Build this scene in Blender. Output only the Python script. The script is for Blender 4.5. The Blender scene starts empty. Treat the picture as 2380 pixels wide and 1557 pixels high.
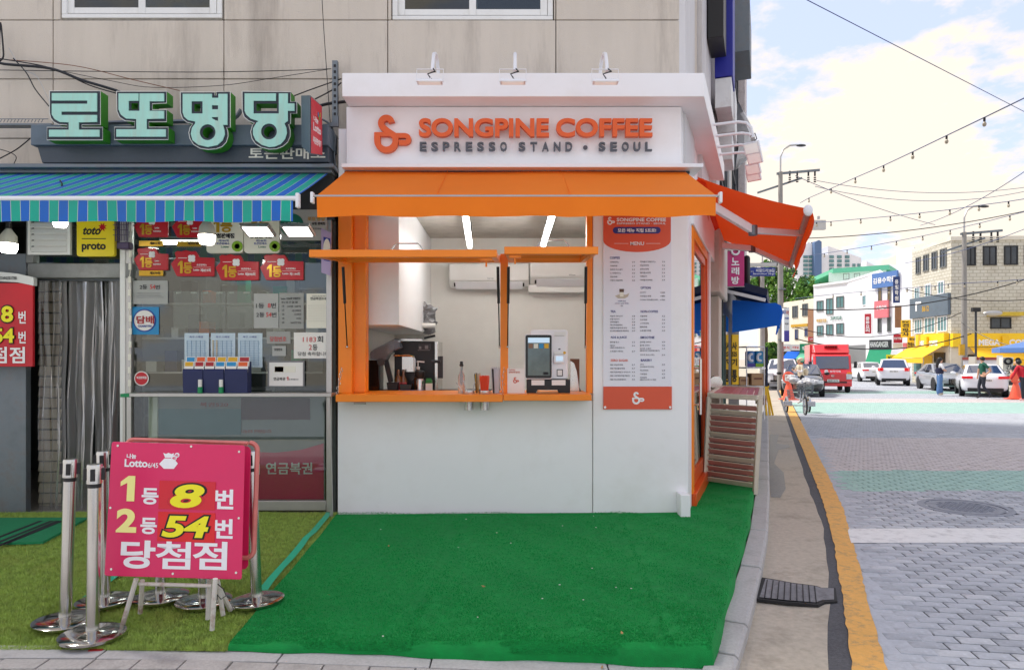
import bpy, bmesh, math, random
from mathutils import Vector as V, Matrix
random.seed(7)
R = math.radians
sc = bpy.context.scene
col = sc.collection
# ---------------------------------------------------------------- camera
F, U0, V0, H = 1600.0, 1190.0, 834.0, 1.5          # measured lens: focal length, vanishing point, eye height
cd = bpy.data.cameras.new('camera'); cam = bpy.data.objects.new('camera', cd); col.objects.link(cam)
cd.sensor_width = 36; cd.lens = F/2380*36; cd.shift_y = (V0-778.5)/2380
cd.clip_start = .05; cd.clip_end = 3000
cam.location = (0, 0, H); cam.rotation_euler = (R(90), 0, 0)
sc.camera = cam
# ---------------------------------------------------------------- sky, sun, exposure
SUN_DIR = V((-.86, .46, 1.42)).normalized()         # towards the sun: high, left of the street and behind the shop block
wd = bpy.data.worlds.new('World'); sc.world = wd; wd.use_nodes = True
nt = wd.node_tree; N = nt.nodes; L = nt.links
for n in list(N): N.remove(n)
out = N.new('ShaderNodeOutputWorld'); bg = N.new('ShaderNodeBackground'); L.new(bg.outputs[0], out.inputs[0])
sky = N.new('ShaderNodeTexSky'); sky.sky_type = 'NISHITA'; sky.sun_disc = False
sky.sun_elevation = math.asin(SUN_DIR.z); sky.sun_rotation = math.atan2(SUN_DIR.x, SUN_DIR.y)
sky.air_density = 1.0; sky.dust_density = .6; sky.ozone_density = 1.2
tc = N.new('ShaderNodeTexCoord'); sep = N.new('ShaderNodeSeparateXYZ'); L.new(tc.outputs['Generated'], sep.inputs[0])
zc = N.new('ShaderNodeMath'); zc.operation = 'MAXIMUM'; zc.inputs[1].default_value = .0; L.new(sep.outputs[2], zc.inputs[0])
za = N.new('ShaderNodeMath'); za.operation = 'ADD'; za.inputs[1].default_value = .22; L.new(zc.outputs[0], za.inputs[0])
dv = N.new('ShaderNodeVectorMath'); dv.operation = 'DIVIDE'; L.new(tc.outputs['Generated'], dv.inputs[0])
cb = N.new('ShaderNodeCombineXYZ'); [L.new(za.outputs[0], cb.inputs[i]) for i in range(3)]
L.new(cb.outputs[0], dv.inputs[1])
mp = N.new('ShaderNodeMapping'); mp.inputs['Location'].default_value = (8.1, 5.5, 3); mp.inputs['Scale'].default_value = (1, 1, 1.3)
L.new(dv.outputs[0], mp.inputs[0])
n1 = N.new('ShaderNodeTexNoise'); n1.inputs['Scale'].default_value = 1.25; n1.inputs['Detail'].default_value = 9; n1.inputs['Roughness'].default_value = .6
L.new(mp.outputs[0], n1.inputs[0])
cr = N.new('ShaderNodeValToRGB'); cr.color_ramp.elements[0].position = .475; cr.color_ramp.elements[1].position = .52
L.new(n1.outputs['Fac'], cr.inputs[0])
haz = N.new('ShaderNodeMix'); haz.data_type = 'RGBA'; haz.inputs[0].default_value = .78
skm = N.new('ShaderNodeVectorMath'); skm.operation = 'SCALE'; skm.inputs['Scale'].default_value = 1.0; L.new(sky.outputs[0], skm.inputs[0])
L.new(skm.outputs[0], haz.inputs[6]); haz.inputs[7].default_value = (2.45, 2.68, 3.6, 1)      # thin summer veil
mx = N.new('ShaderNodeMix'); mx.data_type = 'RGBA'; L.new(cr.outputs[0], mx.inputs[0])
L.new(haz.outputs[2], mx.inputs[6]); mx.inputs[7].default_value = (3.55, 3.2, 2.8, 1)        # warm sunlit cloud
L.new(mx.outputs[2], bg.inputs[0]); bg.inputs[1].default_value = .08
sd = bpy.data.lights.new('sun', 'SUN'); sun = bpy.data.objects.new('sun', sd); col.objects.link(sun)
sd.energy = 1.1; sd.angle = R(10); sd.color = (1, .95, .87)
sun.rotation_euler = SUN_DIR.to_track_quat('Z', 'Y').to_euler()
vs = sc.view_settings; vs.view_transform = 'Standard'; vs.look = 'None'; vs.exposure = 1.98; vs.gamma = 1; vs.use_curve_mapping = False
sc.render.film_transparent = False
try:
    sc.cycles.max_bounces = 8; sc.cycles.transparent_max_bounces = 16; sc.cycles.use_denoising = True
    sc.cycles.sample_clamp_indirect = 6
except Exception: pass
# ---------------------------------------------------------------- measuring: picture position at a known distance -> place
def fx(u, Y): return (u-U0)/F*Y
def fz(v, Y): return H-(v-V0)/F*Y
def P(u, v, Y): return V((fx(u, Y), Y, fz(v, Y)))
def G(u, v, z=-.18):
    Y = F*(H-z)/(v-V0); return V((fx(u, Y), Y, z))
def src(x, y): return x/1.2773, y/1.2773
# ---------------------------------------------------------------- materials
def S(r, g, b):
    f = lambda c: (c/255/12.92 if c <= 10 else ((c/255+.055)/1.055)**2.4)
    return (f(r), f(g), f(b))
MAT = {}
def mat(name, c, rough=.5, metal=0, var=.08, vs=6, bump=0, bs=80, spec=.5, coat=0, em=None, ems=0, dirt=None, dirt_s=2.0, dirt_a=.5, zs=1.0, alpha=1, trans=0, sheen=0):
    if name in MAT: return MAT[name]
    m = bpy.data.materials.new(name); m.use_nodes = True; MAT[name] = m
    n = m.node_tree.nodes; l = m.node_tree.links; b = n['Principled BSDF']
    b.inputs['Roughness'].default_value = rough; b.inputs['Metallic'].default_value = metal
    b.inputs['Specular IOR Level'].default_value = spec; b.inputs['Coat Weight'].default_value = coat
    b.inputs['Transmission Weight'].default_value = trans; b.inputs['Alpha'].default_value = alpha
    if sheen: b.inputs['Sheen Weight'].default_value = sheen
    co = n.new('ShaderNodeTexCoord'); mpn = n.new('ShaderNodeMapping'); mpn.inputs['Scale'].default_value = (1, 1, zs)
    l.new(co.outputs['Object'], mpn.inputs[0])
    cur = None
    if var or dirt:
        nz = n.new('ShaderNodeTexNoise'); nz.inputs['Scale'].default_value = vs; nz.inputs['Detail'].default_value = 5; nz.inputs['Roughness'].default_value = .6
        l.new(mpn.outputs[0], nz.inputs[0])
        mxx = n.new('ShaderNodeMix'); mxx.data_type = 'RGBA'
        rp = n.new('ShaderNodeMapRange'); rp.inputs[1].default_value = .3; rp.inputs[2].default_value = .7
        l.new(nz.outputs['Fac'], rp.inputs[0]); l.new(rp.outputs[0], mxx.inputs[0])
        mxx.inputs[6].default_value = (*[max(0, x*(1-var)) for x in c], 1); mxx.inputs[7].default_value = (*[min(1, x*(1+var)) for x in c], 1)
        cur = mxx.outputs[2]
        if dirt:
            nd = n.new('ShaderNodeTexNoise'); nd.inputs['Scale'].default_value = dirt_s; nd.inputs['Detail'].default_value = 8; nd.inputs['Roughness'].default_value = .7
            l.new(mpn.outputs[0], nd.inputs[0])
            rd = n.new('ShaderNodeMapRange'); rd.inputs[1].default_value = .5; rd.inputs[2].default_value = .72; rd.inputs[4].default_value = dirt_a
            l.new(nd.outputs['Fac'], rd.inputs[0])
            m2 = n.new('ShaderNodeMix'); m2.data_type = 'RGBA'; l.new(rd.outputs[0], m2.inputs[0]); l.new(cur, m2.inputs[6]); m2.inputs[7].default_value = (*dirt, 1)
            cur = m2.outputs[2]
        l.new(cur, b.inputs['Base Color'])
    else: b.inputs['Base Color'].default_value = (*c, 1)
    if bump:
        nb = n.new('ShaderNodeTexNoise'); nb.inputs['Scale'].default_value = bs; nb.inputs['Detail'].default_value = 4
        l.new(co.outputs['Object'], nb.inputs[0]); bp = n.new('ShaderNodeBump'); bp.inputs['Strength'].default_value = bump; bp.inputs['Distance'].default_value = .01
        l.new(nb.outputs['Fac'], bp.inputs['Height']); l.new(bp.outputs[0], b.inputs['Normal'])
    if em: b.inputs['Emission Color'].default_value = (*em, 1); b.inputs['Emission Strength'].default_value = ems
    return m
def glassmat(name, tint=(.9, .95, .93), refl=1.0, rough=.02):
    if name in MAT: return MAT[name]
    m = bpy.data.materials.new(name); m.use_nodes = True; MAT[name] = m
    n = m.node_tree.nodes; l = m.node_tree.links
    n.remove(n['Principled BSDF']); o = n['Material Output']
    t = n.new('ShaderNodeBsdfTransparent'); t.inputs[0].default_value = (*tint, 1)
    g = n.new('ShaderNodeBsdfGlossy'); g.inputs['Roughness'].default_value = rough
    fr = n.new('ShaderNodeFresnel'); fr.inputs[0].default_value = 1.5
    mu = n.new('ShaderNodeMath'); mu.operation = 'MULTIPLY'; mu.inputs[1].default_value = 1.7*refl; mu.use_clamp = True; l.new(fr.outputs[0], mu.inputs[0])
    mm = n.new('ShaderNodeMixShader'); l.new(mu.outputs[0], mm.inputs[0]); l.new(t.outputs[0], mm.inputs[1]); l.new(g.outputs[0], mm.inputs[2]); l.new(mm.outputs[0], o.inputs[0])
    return m
def fabric(name, c, tr=.35, var=.05):
    m = mat(name, c, .75, var=var, vs=2, bump=.12, bs=300); n = m.node_tree.nodes; l = m.node_tree.links
    t = n.new('ShaderNodeBsdfTranslucent'); t.inputs[0].default_value = (*c, 1); x = n.new('ShaderNodeMixShader'); x.inputs[0].default_value = tr
    l.new(n['Principled BSDF'].outputs[0], x.inputs[1]); l.new(t.outputs[0], x.inputs[2]); l.new(x.outputs[0], n['Material Output'].inputs[0]); return m
def filmmat(name):
    m = glassmat(name, (.95,.95,.95), 1.5, .1); n = m.node_tree.nodes; l = m.node_tree.links
    d = n.new('ShaderNodeBsdfDiffuse'); d.inputs[0].default_value = (.62,.61,.59,1); t = n.new('ShaderNodeBsdfTranslucent'); t.inputs[0].default_value = (.6,.6,.58,1)
    a = n.new('ShaderNodeMixShader'); l.new(d.outputs[0], a.inputs[1]); l.new(t.outputs[0], a.inputs[2])
    b = n.new('ShaderNodeMixShader'); b.inputs[0].default_value = .22
    o = n['Material Output']; old = o.inputs[0].links[0].from_socket; l.new(old, b.inputs[1]); l.new(a.outputs[0], b.inputs[2]); l.new(b.outputs[0], o.inputs[0]); return m
# ---------------------------------------------------------------- mesh collector
ORG = {}
class MB:
    def __init__(s): s.v = []; s.f = []; s.m = []; s.k = 0
    def add(s, vs, fs, k=None):
        b = len(s.v); s.v += [tuple(p) for p in vs]; s.f += [tuple(b+i for i in f) for f in fs]; s.m += [s.k if k is None else k]*len(fs); return s
    def box(s, x0, x1, y0, y1, z0, z1, k=None):
        x0, x1 = sorted((x0, x1)); y0, y1 = sorted((y0, y1)); z0, z1 = sorted((z0, z1))
        return s.add([(x0,y0,z0),(x1,y0,z0),(x1,y1,z0),(x0,y1,z0),(x0,y0,z1),(x1,y0,z1),(x1,y1,z1),(x0,y1,z1)],
            [(0,3,2,1),(4,5,6,7),(0,1,5,4),(1,2,6,5),(2,3,7,6),(3,0,4,7)], k)
    def fb(s, u0, v0, u1, v1, Y, Yb, k=None):          # box whose front fills a facade rectangle at distance Y, running back to Yb
        return s.box(fx(u0, Y), fx(u1, Y), Y, Yb, fz(v1, Y), fz(v0, Y), k)
    def ob(s, c, a, b, d, k=None):                     # oriented box: centre and three half axes
        c, a, b, d = V(c), V(a), V(b), V(d)
        p = [c-a-b-d, c+a-b-d, c+a+b-d, c-a+b-d, c-a-b+d, c+a-b+d, c+a+b+d, c-a+b+d]
        return s.add(p, [(0,3,2,1),(4,5,6,7),(0,1,5,4),(1,2,6,5),(2,3,7,6),(3,0,4,7)], k)
    def bar(s, p, q, w, h, up=(0,0,1), k=None):        # square bar from p to q
        p, q = V(p), V(q); d = (q-p); a = d.normalized(); u = V(up)
        if abs(a.dot(u)) > .98: u = V((0,1,0))
        x = a.cross(u).normalized(); y = x.cross(a)
        return s.ob((p+q)/2, x*w/2, y*h/2, d/2, k)
    def cyl(s, p, q, r, r2=None, n=12, cap=True, k=None):
        p, q = V(p), V(q); r2 = r if r2 is None else r2; a = (q-p).normalized(); u = V((0,0,1)) if abs(a.z) < .9 else V((1,0,0))
        x = a.cross(u).normalized(); y = a.cross(x)
        vs = [p+(x*math.cos(t)+y*math.sin(t))*r for t in [2*math.pi*i/n for i in range(n)]]+[q+(x*math.cos(t)+y*math.sin(t))*r2 for t in [2*math.pi*i/n for i in range(n)]]
        fs = [(i, n+i, n+(i+1)%n, (i+1)%n) for i in range(n)]
        if cap: fs += [tuple(range(n)), tuple(range(2*n-1, n-1, -1))]
        return s.add(vs, fs, k)
    def tube(s, pts, r, n=6, k=None, closed=False):
        pts = [V(p) for p in pts]; m = len(pts); rs = r if isinstance(r, (list, tuple)) else [r]*m; vs = []; prev = None
        for i, p in enumerate(pts):
            a = (pts[min(i+1, m-1)]-pts[max(i-1, 0)]).normalized()
            if prev is None: u = V((0,0,1)) if abs(a.z) < .9 else V((1,0,0)); x = a.cross(u).normalized()
            else:
                x = (prev-a*prev.dot(a)); x = x.normalized() if x.length > 1e-6 else a.cross(V((0,0,1))).normalized()
            prev = x; y = a.cross(x)
            vs += [p+(x*math.cos(2*math.pi*j/n)+y*math.sin(2*math.pi*j/n))*rs[i] for j in range(n)]
        fs = [(i*n+j, i*n+n+j, i*n+n+(j+1)%n, i*n+(j+1)%n) for i in range(m-1) for j in range(n)]
        fs += [tuple(range(n)), tuple(range(m*n-1, m*n-n-1, -1))]
        return s.add(vs, fs, k)
    def lathe(s, prof, c=(0,0,0), n=20, k=None, ax=2):   # profile of (radius, height)
        c = V(c); vs = []; m = len(prof)
        for r, h in prof:
            for j in range(n):
                t = 2*math.pi*j/n; p = (r*math.cos(t), r*math.sin(t), h)
                if ax == 1: p = (p[0], p[2], p[1])
                if ax == 0: p = (p[2], p[0], p[1])
                vs.append(c+V(p))
        fs = [(i*n+j, i*n+(j+1)%n, i*n+n+(j+1)%n, i*n+n+j) for i in range(m-1) for j in range(n)]
        fs += [tuple(range(n-1, -1, -1)), tuple(range((m-1)*n, m*n))]
        return s.add(vs, fs, k)
    def ell(s, c, rx, ry, rz, n=12, m=8, k=None):
        pr = [(math.sin(math.pi*i/m), -math.cos(math.pi*i/m)) for i in range(m+1)]; vs = []
        for r, h in pr:
            for j in range(n): t = 2*math.pi*j/n; vs.append((c[0]+rx*max(r,.001)*math.cos(t), c[1]+ry*max(r,.001)*math.sin(t), c[2]+rz*h))
        fs = [(i*n+j, i*n+(j+1)%n, i*n+n+(j+1)%n, i*n+n+j) for i in range(m) for j in range(n)]
        return s.add(vs, fs, k)
    def prism(s, poly, O, A, B, d, k=None):            # outline in the plane O + a*A + b*B, thickened along d
        O, A, B, d = V(O), V(A), V(B), V(d); n = len(poly)
        vs = [O+A*a+B*b for a, b in poly]; vs += [p+d for p in vs]
        return s.add(vs, [tuple(range(n)), tuple(range(2*n-1, n-1, -1))]+[(i, i+n, (i+1)%n+n, (i+1)%n) for i in range(n)], k)
    def sheet(s, P1, P2, n=1, k=None):                 # ruled strip between two polylines
        m = len(P1); vs = []
        for a, b in zip(P1, P2): vs += [V(a)+(V(b)-V(a))*j/n for j in range(n+1)]
        return s.add(vs, [(i*(n+1)+j, i*(n+1)+j+1, (i+1)*(n+1)+j+1, (i+1)*(n+1)+j) for i in range(m-1) for j in range(n)], k)
    def shape(s, loops, O, A, B, d, k=None):           # filled outline with holes, thickened
        c = bpy.data.curves.new('outline', 'CURVE'); c.dimensions = '2D'; c.fill_mode = 'BOTH'; c.extrude = .5 if V(d).length > 0 else 0
        for lp in loops:
            sp = c.splines.new('POLY'); sp.points.add(len(lp)-1)
            for q, (a, b) in zip(sp.points, lp): q.co = (a, b, 0, 1)
            sp.use_cyclic_u = True
        vs, fs = curve_data(c); O, A, B, d = V(O), V(A), V(B), V(d)
        return s.add([O+A*x+B*y+d*(z+.5) for x, y, z in vs], fs, k)
    def text(s, t, O, A, B, w, h, bold=0, d=0, k=None, res=3, shear=0, sp=1.0):   # lettering fitted to a w x h rectangle from corner O
        O, A, B = V(O), V(A).normalized(), V(B).normalized(); Nn = A.cross(B); d = d or .0012
        vs, fs = glyphs(t, bold, res, shear, sp)
        xs = [v[0] for v in vs]; ys = [v[1] for v in vs]; x0, y0 = min(xs), min(ys); W_, H_ = max(xs)-x0, max(ys)-y0
        if w is None: w = W_*h/H_
        if h is None: h = H_*w/W_
        return s.add([O+A*(x-x0)*w/W_+B*(y-y0)*h/H_+Nn*(z+.5)*d for x, y, z in vs], fs, k)
    def ft(s, t, u0, v0, u1, v1, Y, bold=0, d=0, k=None, res=3, shear=0, sp=1.0):  # lettering on the facade
        return s.text(t, (fx(u0, Y), Y, fz(v1, Y)), (1,0,0), (0,0,1), fx(u1, Y)-fx(u0, Y), fz(v0, Y)-fz(v1, Y), bold, d, k, res, shear, sp)
    def build(s, name, m, par=None, bev=0, ang=35, kind=None, lab=None, seg=2, flat=False):
        me = bpy.data.meshes.new(name); off = V((0,0,0))
        if par is not None: off = ORG.get(par, V((0,0,0)))
        me.from_pydata([(x-off.x, y-off.y, z-off.z) for x, y, z in s.v], [], s.f)
        for q in (m if isinstance(m, (list, tuple)) else [m]): me.materials.append(q)
        if isinstance(m, (list, tuple)): me.polygons.foreach_set('material_index', s.m)
        if not flat:
            me.polygons.foreach_set('use_smooth', [True]*len(me.polygons))
            me.set_sharp_from_angle(angle=R(ang))
        me.update()
        o = bpy.data.objects.new(name, me); col.objects.link(o); ORG[o] = off
        if par is not None: o.parent = par
        if bev:
            b = o.modifiers.new('Bevel', 'BEVEL'); b.width = bev; b.segments = seg; b.limit_method = 'ANGLE'; b.angle_limit = R(40)
        if kind: o['kind'] = kind
        if lab: o['label'] = lab
        return o
def curve_data(c):
    o = bpy.data.objects.new('outline', c)
    me = o.to_mesh(); vs = [tuple(v.co) for v in me.vertices]; fs = [tuple(p.vertices) for p in me.polygons]
    o.to_mesh_clear(); bpy.data.objects.remove(o)
    if c is not FONTC[0]: bpy.data.curves.remove(c)
    return vs, fs
FONTC = [None]
GC = {}
def glyphs(t, bold, res, shear, sp):
    key = (t, bold, res, shear, sp)
    if t == '1' and key not in GC:
        pl = [(.10,.76),(.40,1),(.66,1),(.66,0),(.36,0),(.36,.72),(.10,.58)]; n = len(pl); GC[key] = ([(a*.75,b,z) for z in (.5,-.5) for a, b in pl], [tuple(range(n-1,-1,-1)), tuple(range(n,2*n))]+[(i,(i+1)%n,(i+1)%n+n,i+n) for i in range(n)])
    if key not in GC:
        c = FONTC[0] = FONTC[0] or bpy.data.curves.new('lettering', 'FONT'); c.body = t; c.offset = bold; c.extrude = .5; c.resolution_u = res; c.shear = shear; c.space_character = sp; c.space_line = .9
        vs, fs = curve_data(c); GC[key] = (vs, fs)
    return GC[key]
def thing(name, label, cat, loc=(0,0,0), group=None):
    o = bpy.data.objects.new(name, None); col.objects.link(o); o.empty_display_size = .1; o.location = loc; ORG[o] = V(loc)
    o['label'] = label; o['category'] = cat
    if group: o['group'] = group
    return o
def tag(o, label, cat, group=None):
    o['label'] = label; o['category'] = cat
    if group: o['group'] = group
    return o
def copy_tree(o, parent=None):
    kids = [c for c in KIDS.get(o, o.children)]
    c = o.copy(); col.objects.link(c)
    if parent is not None: c.parent = parent
    KIDS[c] = [copy_tree(k, c) for k in kids]
    return c
KIDS = {}
def lerp(a, b, t): return a+(b-a)*t
def sag(p, q, d, n=14):
    p, q = V(p), V(q); return [p+(q-p)*i/n-V((0,0,d*4*(i/n)*(1-i/n))) for i in range(n+1)]
# ---------------------------------------------------------------- palette
import numpy as np
def M(n): return MAT[n]
mat('stucco', S(208,198,184), .9, var=.07, vs=3, bump=.55, bs=120, dirt=S(126,114,104), dirt_s=2.2, dirt_a=.6, zs=.14)
mat('joint', S(136,128,120), .9)
mat('white_panel', S(242,242,243), .38, var=.015, vs=2, spec=.4, dirt=S(222,220,214), dirt_s=1.4, dirt_a=.35)
mat('white_metal', S(236,236,238), .35, var=.02)
mat('orange_paint', S(248,136,16), .38, var=.04, vs=4)
fabric('orange_fabric', S(255,134,20), .25)
mat('orange_letter', S(226,96,34), .45, var=.04)
mat('grey_letter', S(82,86,94), .45, var=.05)
fabric('red_orange_fabric', S(252,84,26), .45)
mat('steel', S(205,203,198), .22, 1, var=.04, vs=12)
mat('steel_worn', S(190,188,184), .12, 1, var=.12, vs=9, bump=.06, bs=10, dirt=S(90,88,84), dirt_s=7, dirt_a=.5)
mat('aluminium', S(188,186,182), .4, .85, var=.06)
mat('zinc', S(120,128,134), .5, .7, var=.12, dirt=S(110,80,60), dirt_s=6, dirt_a=.4)
mat('black_plastic', S(24,24,26), .45, var=.1)
mat('black_gloss', S(16,16,18), .15, var=.05)
mat('rubber', S(34,34,36), .8, var=.15, bump=.2, bs=60)
mat('dark_grey', S(58,60,64), .6)
mat('grey', S(128,130,132), .6)
mat('asphalt', S(72,72,76), .92, var=.22, vs=40, bump=.5, bs=160)
mat('asphalt_patch', S(88,88,92), .92, var=.25, vs=60, bump=.6, bs=200, dirt=S(60,60,64), dirt_s=3, dirt_a=.6)
mat('concrete', S(184,174,158), .9, var=.12, vs=22, bump=.4, bs=150, dirt=S(112,100,86), dirt_s=1.7, dirt_a=.6)
mat('granite', S(176,174,172), .8, var=.12, vs=60, bump=.25, bs=200, dirt=S(120,116,110), dirt_s=3, dirt_a=.45)
mat('paver_stone', S(168,164,160), .85, var=.16, vs=70, bump=.3, bs=220, dirt=S(118,112,106), dirt_s=5, dirt_a=.5)
mat('yellow_line', S(228,172,90), .75, var=.07, vs=25, bump=.3, bs=160, dirt=S(150,128,100), dirt_s=14, dirt_a=.85)
mat('brick_blue', S(184,188,195), .8, var=.1, vs=30, bump=.35, bs=150, dirt=S(120,124,130), dirt_s=5, dirt_a=.55)
mat('brick_blue_dark', S(172,176,183), .8, var=.1, vs=30, bump=.35, bs=150, dirt=S(104,106,110), dirt_s=5, dirt_a=.6); mat('brick_blue_pale', S(196,199,204), .8, var=.1, vs=30, bump=.35, bs=150, dirt=S(130,132,136), dirt_s=5, dirt_a=.5)
mat('brick_pink', S(206,197,195), .8, var=.09, vs=30, bump=.35, bs=150, dirt=S(128,116,114), dirt_s=5, dirt_a=.55)
mat('brick_mint', S(166,200,189), .8, var=.08, vs=30, bump=.35, bs=150, dirt=S(106,136,128), dirt_s=5, dirt_a=.55)
mat('white_road_paint', S(232,232,230), .7, var=.05, vs=20, bump=.3, bs=150, dirt=S(150,150,150), dirt_s=8, dirt_a=.6)
mat('water', S(92,90,88), .32, spec=.5, var=.3, vs=14, bump=.25, bs=60)
mat('carpet', S(0,138,60), .95, var=.16, vs=14, bump=.6, bs=260, dirt=S(0,108,54), dirt_s=1.1, dirt_a=.45)
mat('carpet_tuft', S(10,150,68), .9, var=.22, vs=60)
mat('turf_base', S(122,144,60), .95, var=.2, vs=20)
mat('turf_blade', S(158,182,84), .7, var=.35, vs=18, dirt=S(174,168,92), dirt_s=1.3, dirt_a=.6)
mat('green_tape', S(30,176,132), .45, var=.08)
mat('navy', S(30,40,88), .5)
mat('paper', S(236,234,228), .7, var=.02)
mat('ink', S(30,30,34), .7, var=0)
mat('lamp_white', (1,1,1), .5, var=0, em=(1,.97,.9), ems=5)
mat('tube_light', (1,1,1), .5, var=0, em=(1,.98,.95), ems=8)
mat('panel_glow', (1,1,1), .5, var=0, em=(1,.98,.95), ems=1.2)
mat('lens_dim', S(236,236,232), .3, var=0, em=(1,.97,.92), ems=.05)
glassmat('glass'); glassmat('glass_dark', (.5,.56,.56)); filmmat('plastic_film')
TAN = .37
D = V((TAN, 1, 0)).normalized(); NR = V((D.y, -D.x, 0))           # along the side street, and away from the shops
ZR = -.18                                                        # road level
KP = [(-3.2,.25),(-1.6,.75),(-.2,1.55),(.6,2.5),(1.03,3.3),(1.227,3.72),(1.421,4.14),(1.899,5.23),(2.35,6.32),(3.07,8.2),(4.27,11.44),(8.26,22.2),(24,64.7)]
def kx(Y):
    for a, b in zip(KP, KP[1:]):
        if a[1] <= Y <= b[1]: return lerp(a[0], b[0], (Y-a[1])/(b[1]-a[1]))
    return KP[0][0] if Y < KP[0][1] else KP[-1][0]
def offs(pts, d):                                                # polyline moved sideways (positive = to the street)
    out = []
    for i, p in enumerate(pts):
        a = V(pts[max(i-1, 0)]); b = V(pts[min(i+1, len(pts)-1)]); t = (V((b.x-a.x, b.y-a.y))).normalized()
        out.append((p[0]+t.y*d, p[1]-t.x*d))
    return out
def resample(pts, step):
    out = [pts[0]]
    for a, b in zip(pts, pts[1:]):
        n = max(1, round((V(b)-V(a)).length/step)); out += [(lerp(a[0], b[0], i/n), lerp(a[1], b[1], i/n)) for i in range(1, n+1)]
    return out
# ---------------------------------------------------------------- ground, road, kerb, pavement
MB().add([(-900,-500,ZR-.06),(900,-500,ZR-.06),(900,1500,ZR-.06),(-900,1500,ZR-.06)], [(0,1,2,3)]).build('ground', M('concrete'), kind='structure')
mb = MB(); kp = resample(KP, 1.0)
far = [(p[0]+46, p[1]-17) for p in kp]
mb.sheet([(x, y, ZR) for x, y in kp], [(x, y, ZR) for x, y in far], 4)
road = mb.build('road', M('asphalt'), kind='structure')
def c5(cx, cy): return G(*src(2100+cx/1.855, 1150+cy/1.855), ZR)
def line(pts): 
    q = [c5(*p) for p in pts]; q = [(p.x, p.y) for p in q]
    e = q[-1]; s0 = q[0]; d0 = (s0[0]-q[1][0], s0[1]-q[1][1]); l0 = math.hypot(*d0)
    for k in (1.2, 3): q.insert(0, (s0[0]+d0[0]/l0*k-.05*k*k, s0[1]+d0[1]/l0*k))
    return q+[(e[0]+TAN*k, e[1]+k) for k in (8, 20, 40)]
def ay(q, Y):
    for a, b in zip(q, q[1:]):
        if a[1] <= Y <= b[1]: return lerp(a[0], b[0], (Y-a[1])/(b[1]-a[1]))
    return q[-1][0]
gut = line([(665,1557),(668,1300),(665,1040),(640,780),(560,560),(500,380),(440,190)])
yl0 = line([(800,1557),(750,1200),(700,880),(640,640),(560,430),(450,160)])
yl1 = line([(985,1557),(900,1240),(815,900),(745,660),(640,430),(500,160)])
Ys = [1.2+.35*i for i in range(26)]+[10.5+2*i for i in range(14)]
rnd = random.Random(3)
kb = [(kx(y), y) for y in Ys]
gr = MB().sheet([(kx(y)+.0, y, ZR+.004) for y in Ys], [(ay(gut, y)+rnd.uniform(-.012,.012), y, ZR+.004) for y in Ys], 3).build('gutter', M('concrete'), kind='structure')
Yj = [1.2+.09*i for i in range(105)]+[10.7+2*i for i in range(14)]
MB().sheet([(ay(gut, y)-.02, y, ZR+.002) for y in Yj], [(ay(yl0, y)+.02, y, ZR+.002) for y in Yj], 1).build('asphalt_strip', M('asphalt_patch'), kind='structure')
MB().sheet([(ay(yl0, y)+rnd.uniform(-.008,.008), y, ZR+.0085) for y in Yj], [(ay(yl1, y)+rnd.uniform(-.008,.008), y, ZR+.0085) for y in Yj], 1).build('yellow_line', M('yellow_line'), kind='structure')
# kerb stones, one by one
kerb = MB().sheet([(x, y, ZR-.03) for x, y in offs(kp, -.15)], [(x, y, ZR-.03) for x, y in offs(kp, -.01)], 1).build('kerb', M('granite'), kind='structure')
ks = resample(KP, .9)
for i, (a, b) in enumerate(zip(ks, ks[1:])):
    if a[1] > 26: break
    a0, b0 = V((*a, 0)), V((*b, 0)); t = (b0-a0).normalized(); nn = V((t.y, -t.x, 0)); a0 += t*.004; b0 -= t*.004
    zt = -.075 if a[1] > 5 else lerp(-.105, -.075, max(0, (a[1]-3.4)/1.6)); w = .155
    zt += rnd.uniform(-.004, .004)
    q = MB(); vs = []
    for p in (a0, b0):
        for o_, z in ((-w, ZR-.05), (-w, zt), (-.02, zt), (0, zt-.02), (0, ZR-.05)): vs.append(p+nn*o_+V((0,0,z)))
    q.add(vs, [(0,1,6,5),(1,2,7,6),(2,3,8,7),(3,4,9,8),(4,3,2,1,0),(5,6,7,8,9)]).build('kerb_stone', M('granite'), kerb, bev=.004, seg=1)
def zs_(X): return lerp(-.02, -.125, min(1, max(0, (X+1.7)/2.8)))
# pavement: bed, border stones along the turf, small pavers towards the viewer
mb = MB(); Yp = [.3,1,1.8,2.6,3.3,3.6,4,5,6,7,8,10,14,20,30,60]
mb.sheet([(-14, y, -.06) for y in Yp], [(kx(y)-.15, y, min(-.05, zs_(kx(y)))-.03) for y in Yp], 10)
mb.sheet([(-40, -1.2, -.06), (-40, .3, -.06), (-40, 60, -.06)], [(-14, -1.2, -.06), (-14, .3, -.06), (-14, 60, -.06)])
pav = mb.build('pavement', M('granite'), kind='structure')
def stone(x0, x1, y0, y1, name, m, dz=0):
    g = .004; q = MB(); a = [(x0+g, y0+g), (x1-g, y0+g), (x1-g, y1-g), (x0+g, y1-g)]
    q.add([(x, y, zs_(x)-.06) for x, y in a]+[(x, y, zs_(x)+dz) for x, y in a], [(4,5,6,7),(0,1,5,4),(1,2,6,5),(2,3,7,6),(3,0,4,7)])
    return q.build(name, m, pav, bev=.003, seg=1)
x = -4.6
while x < .98:
    w = rnd.choice([.78,.85,.92]); stone(x, min(x+w, 1.0), 3.50, 3.66, 'border_stone', M('granite'), rnd.uniform(-.002,.002)); x += w
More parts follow.
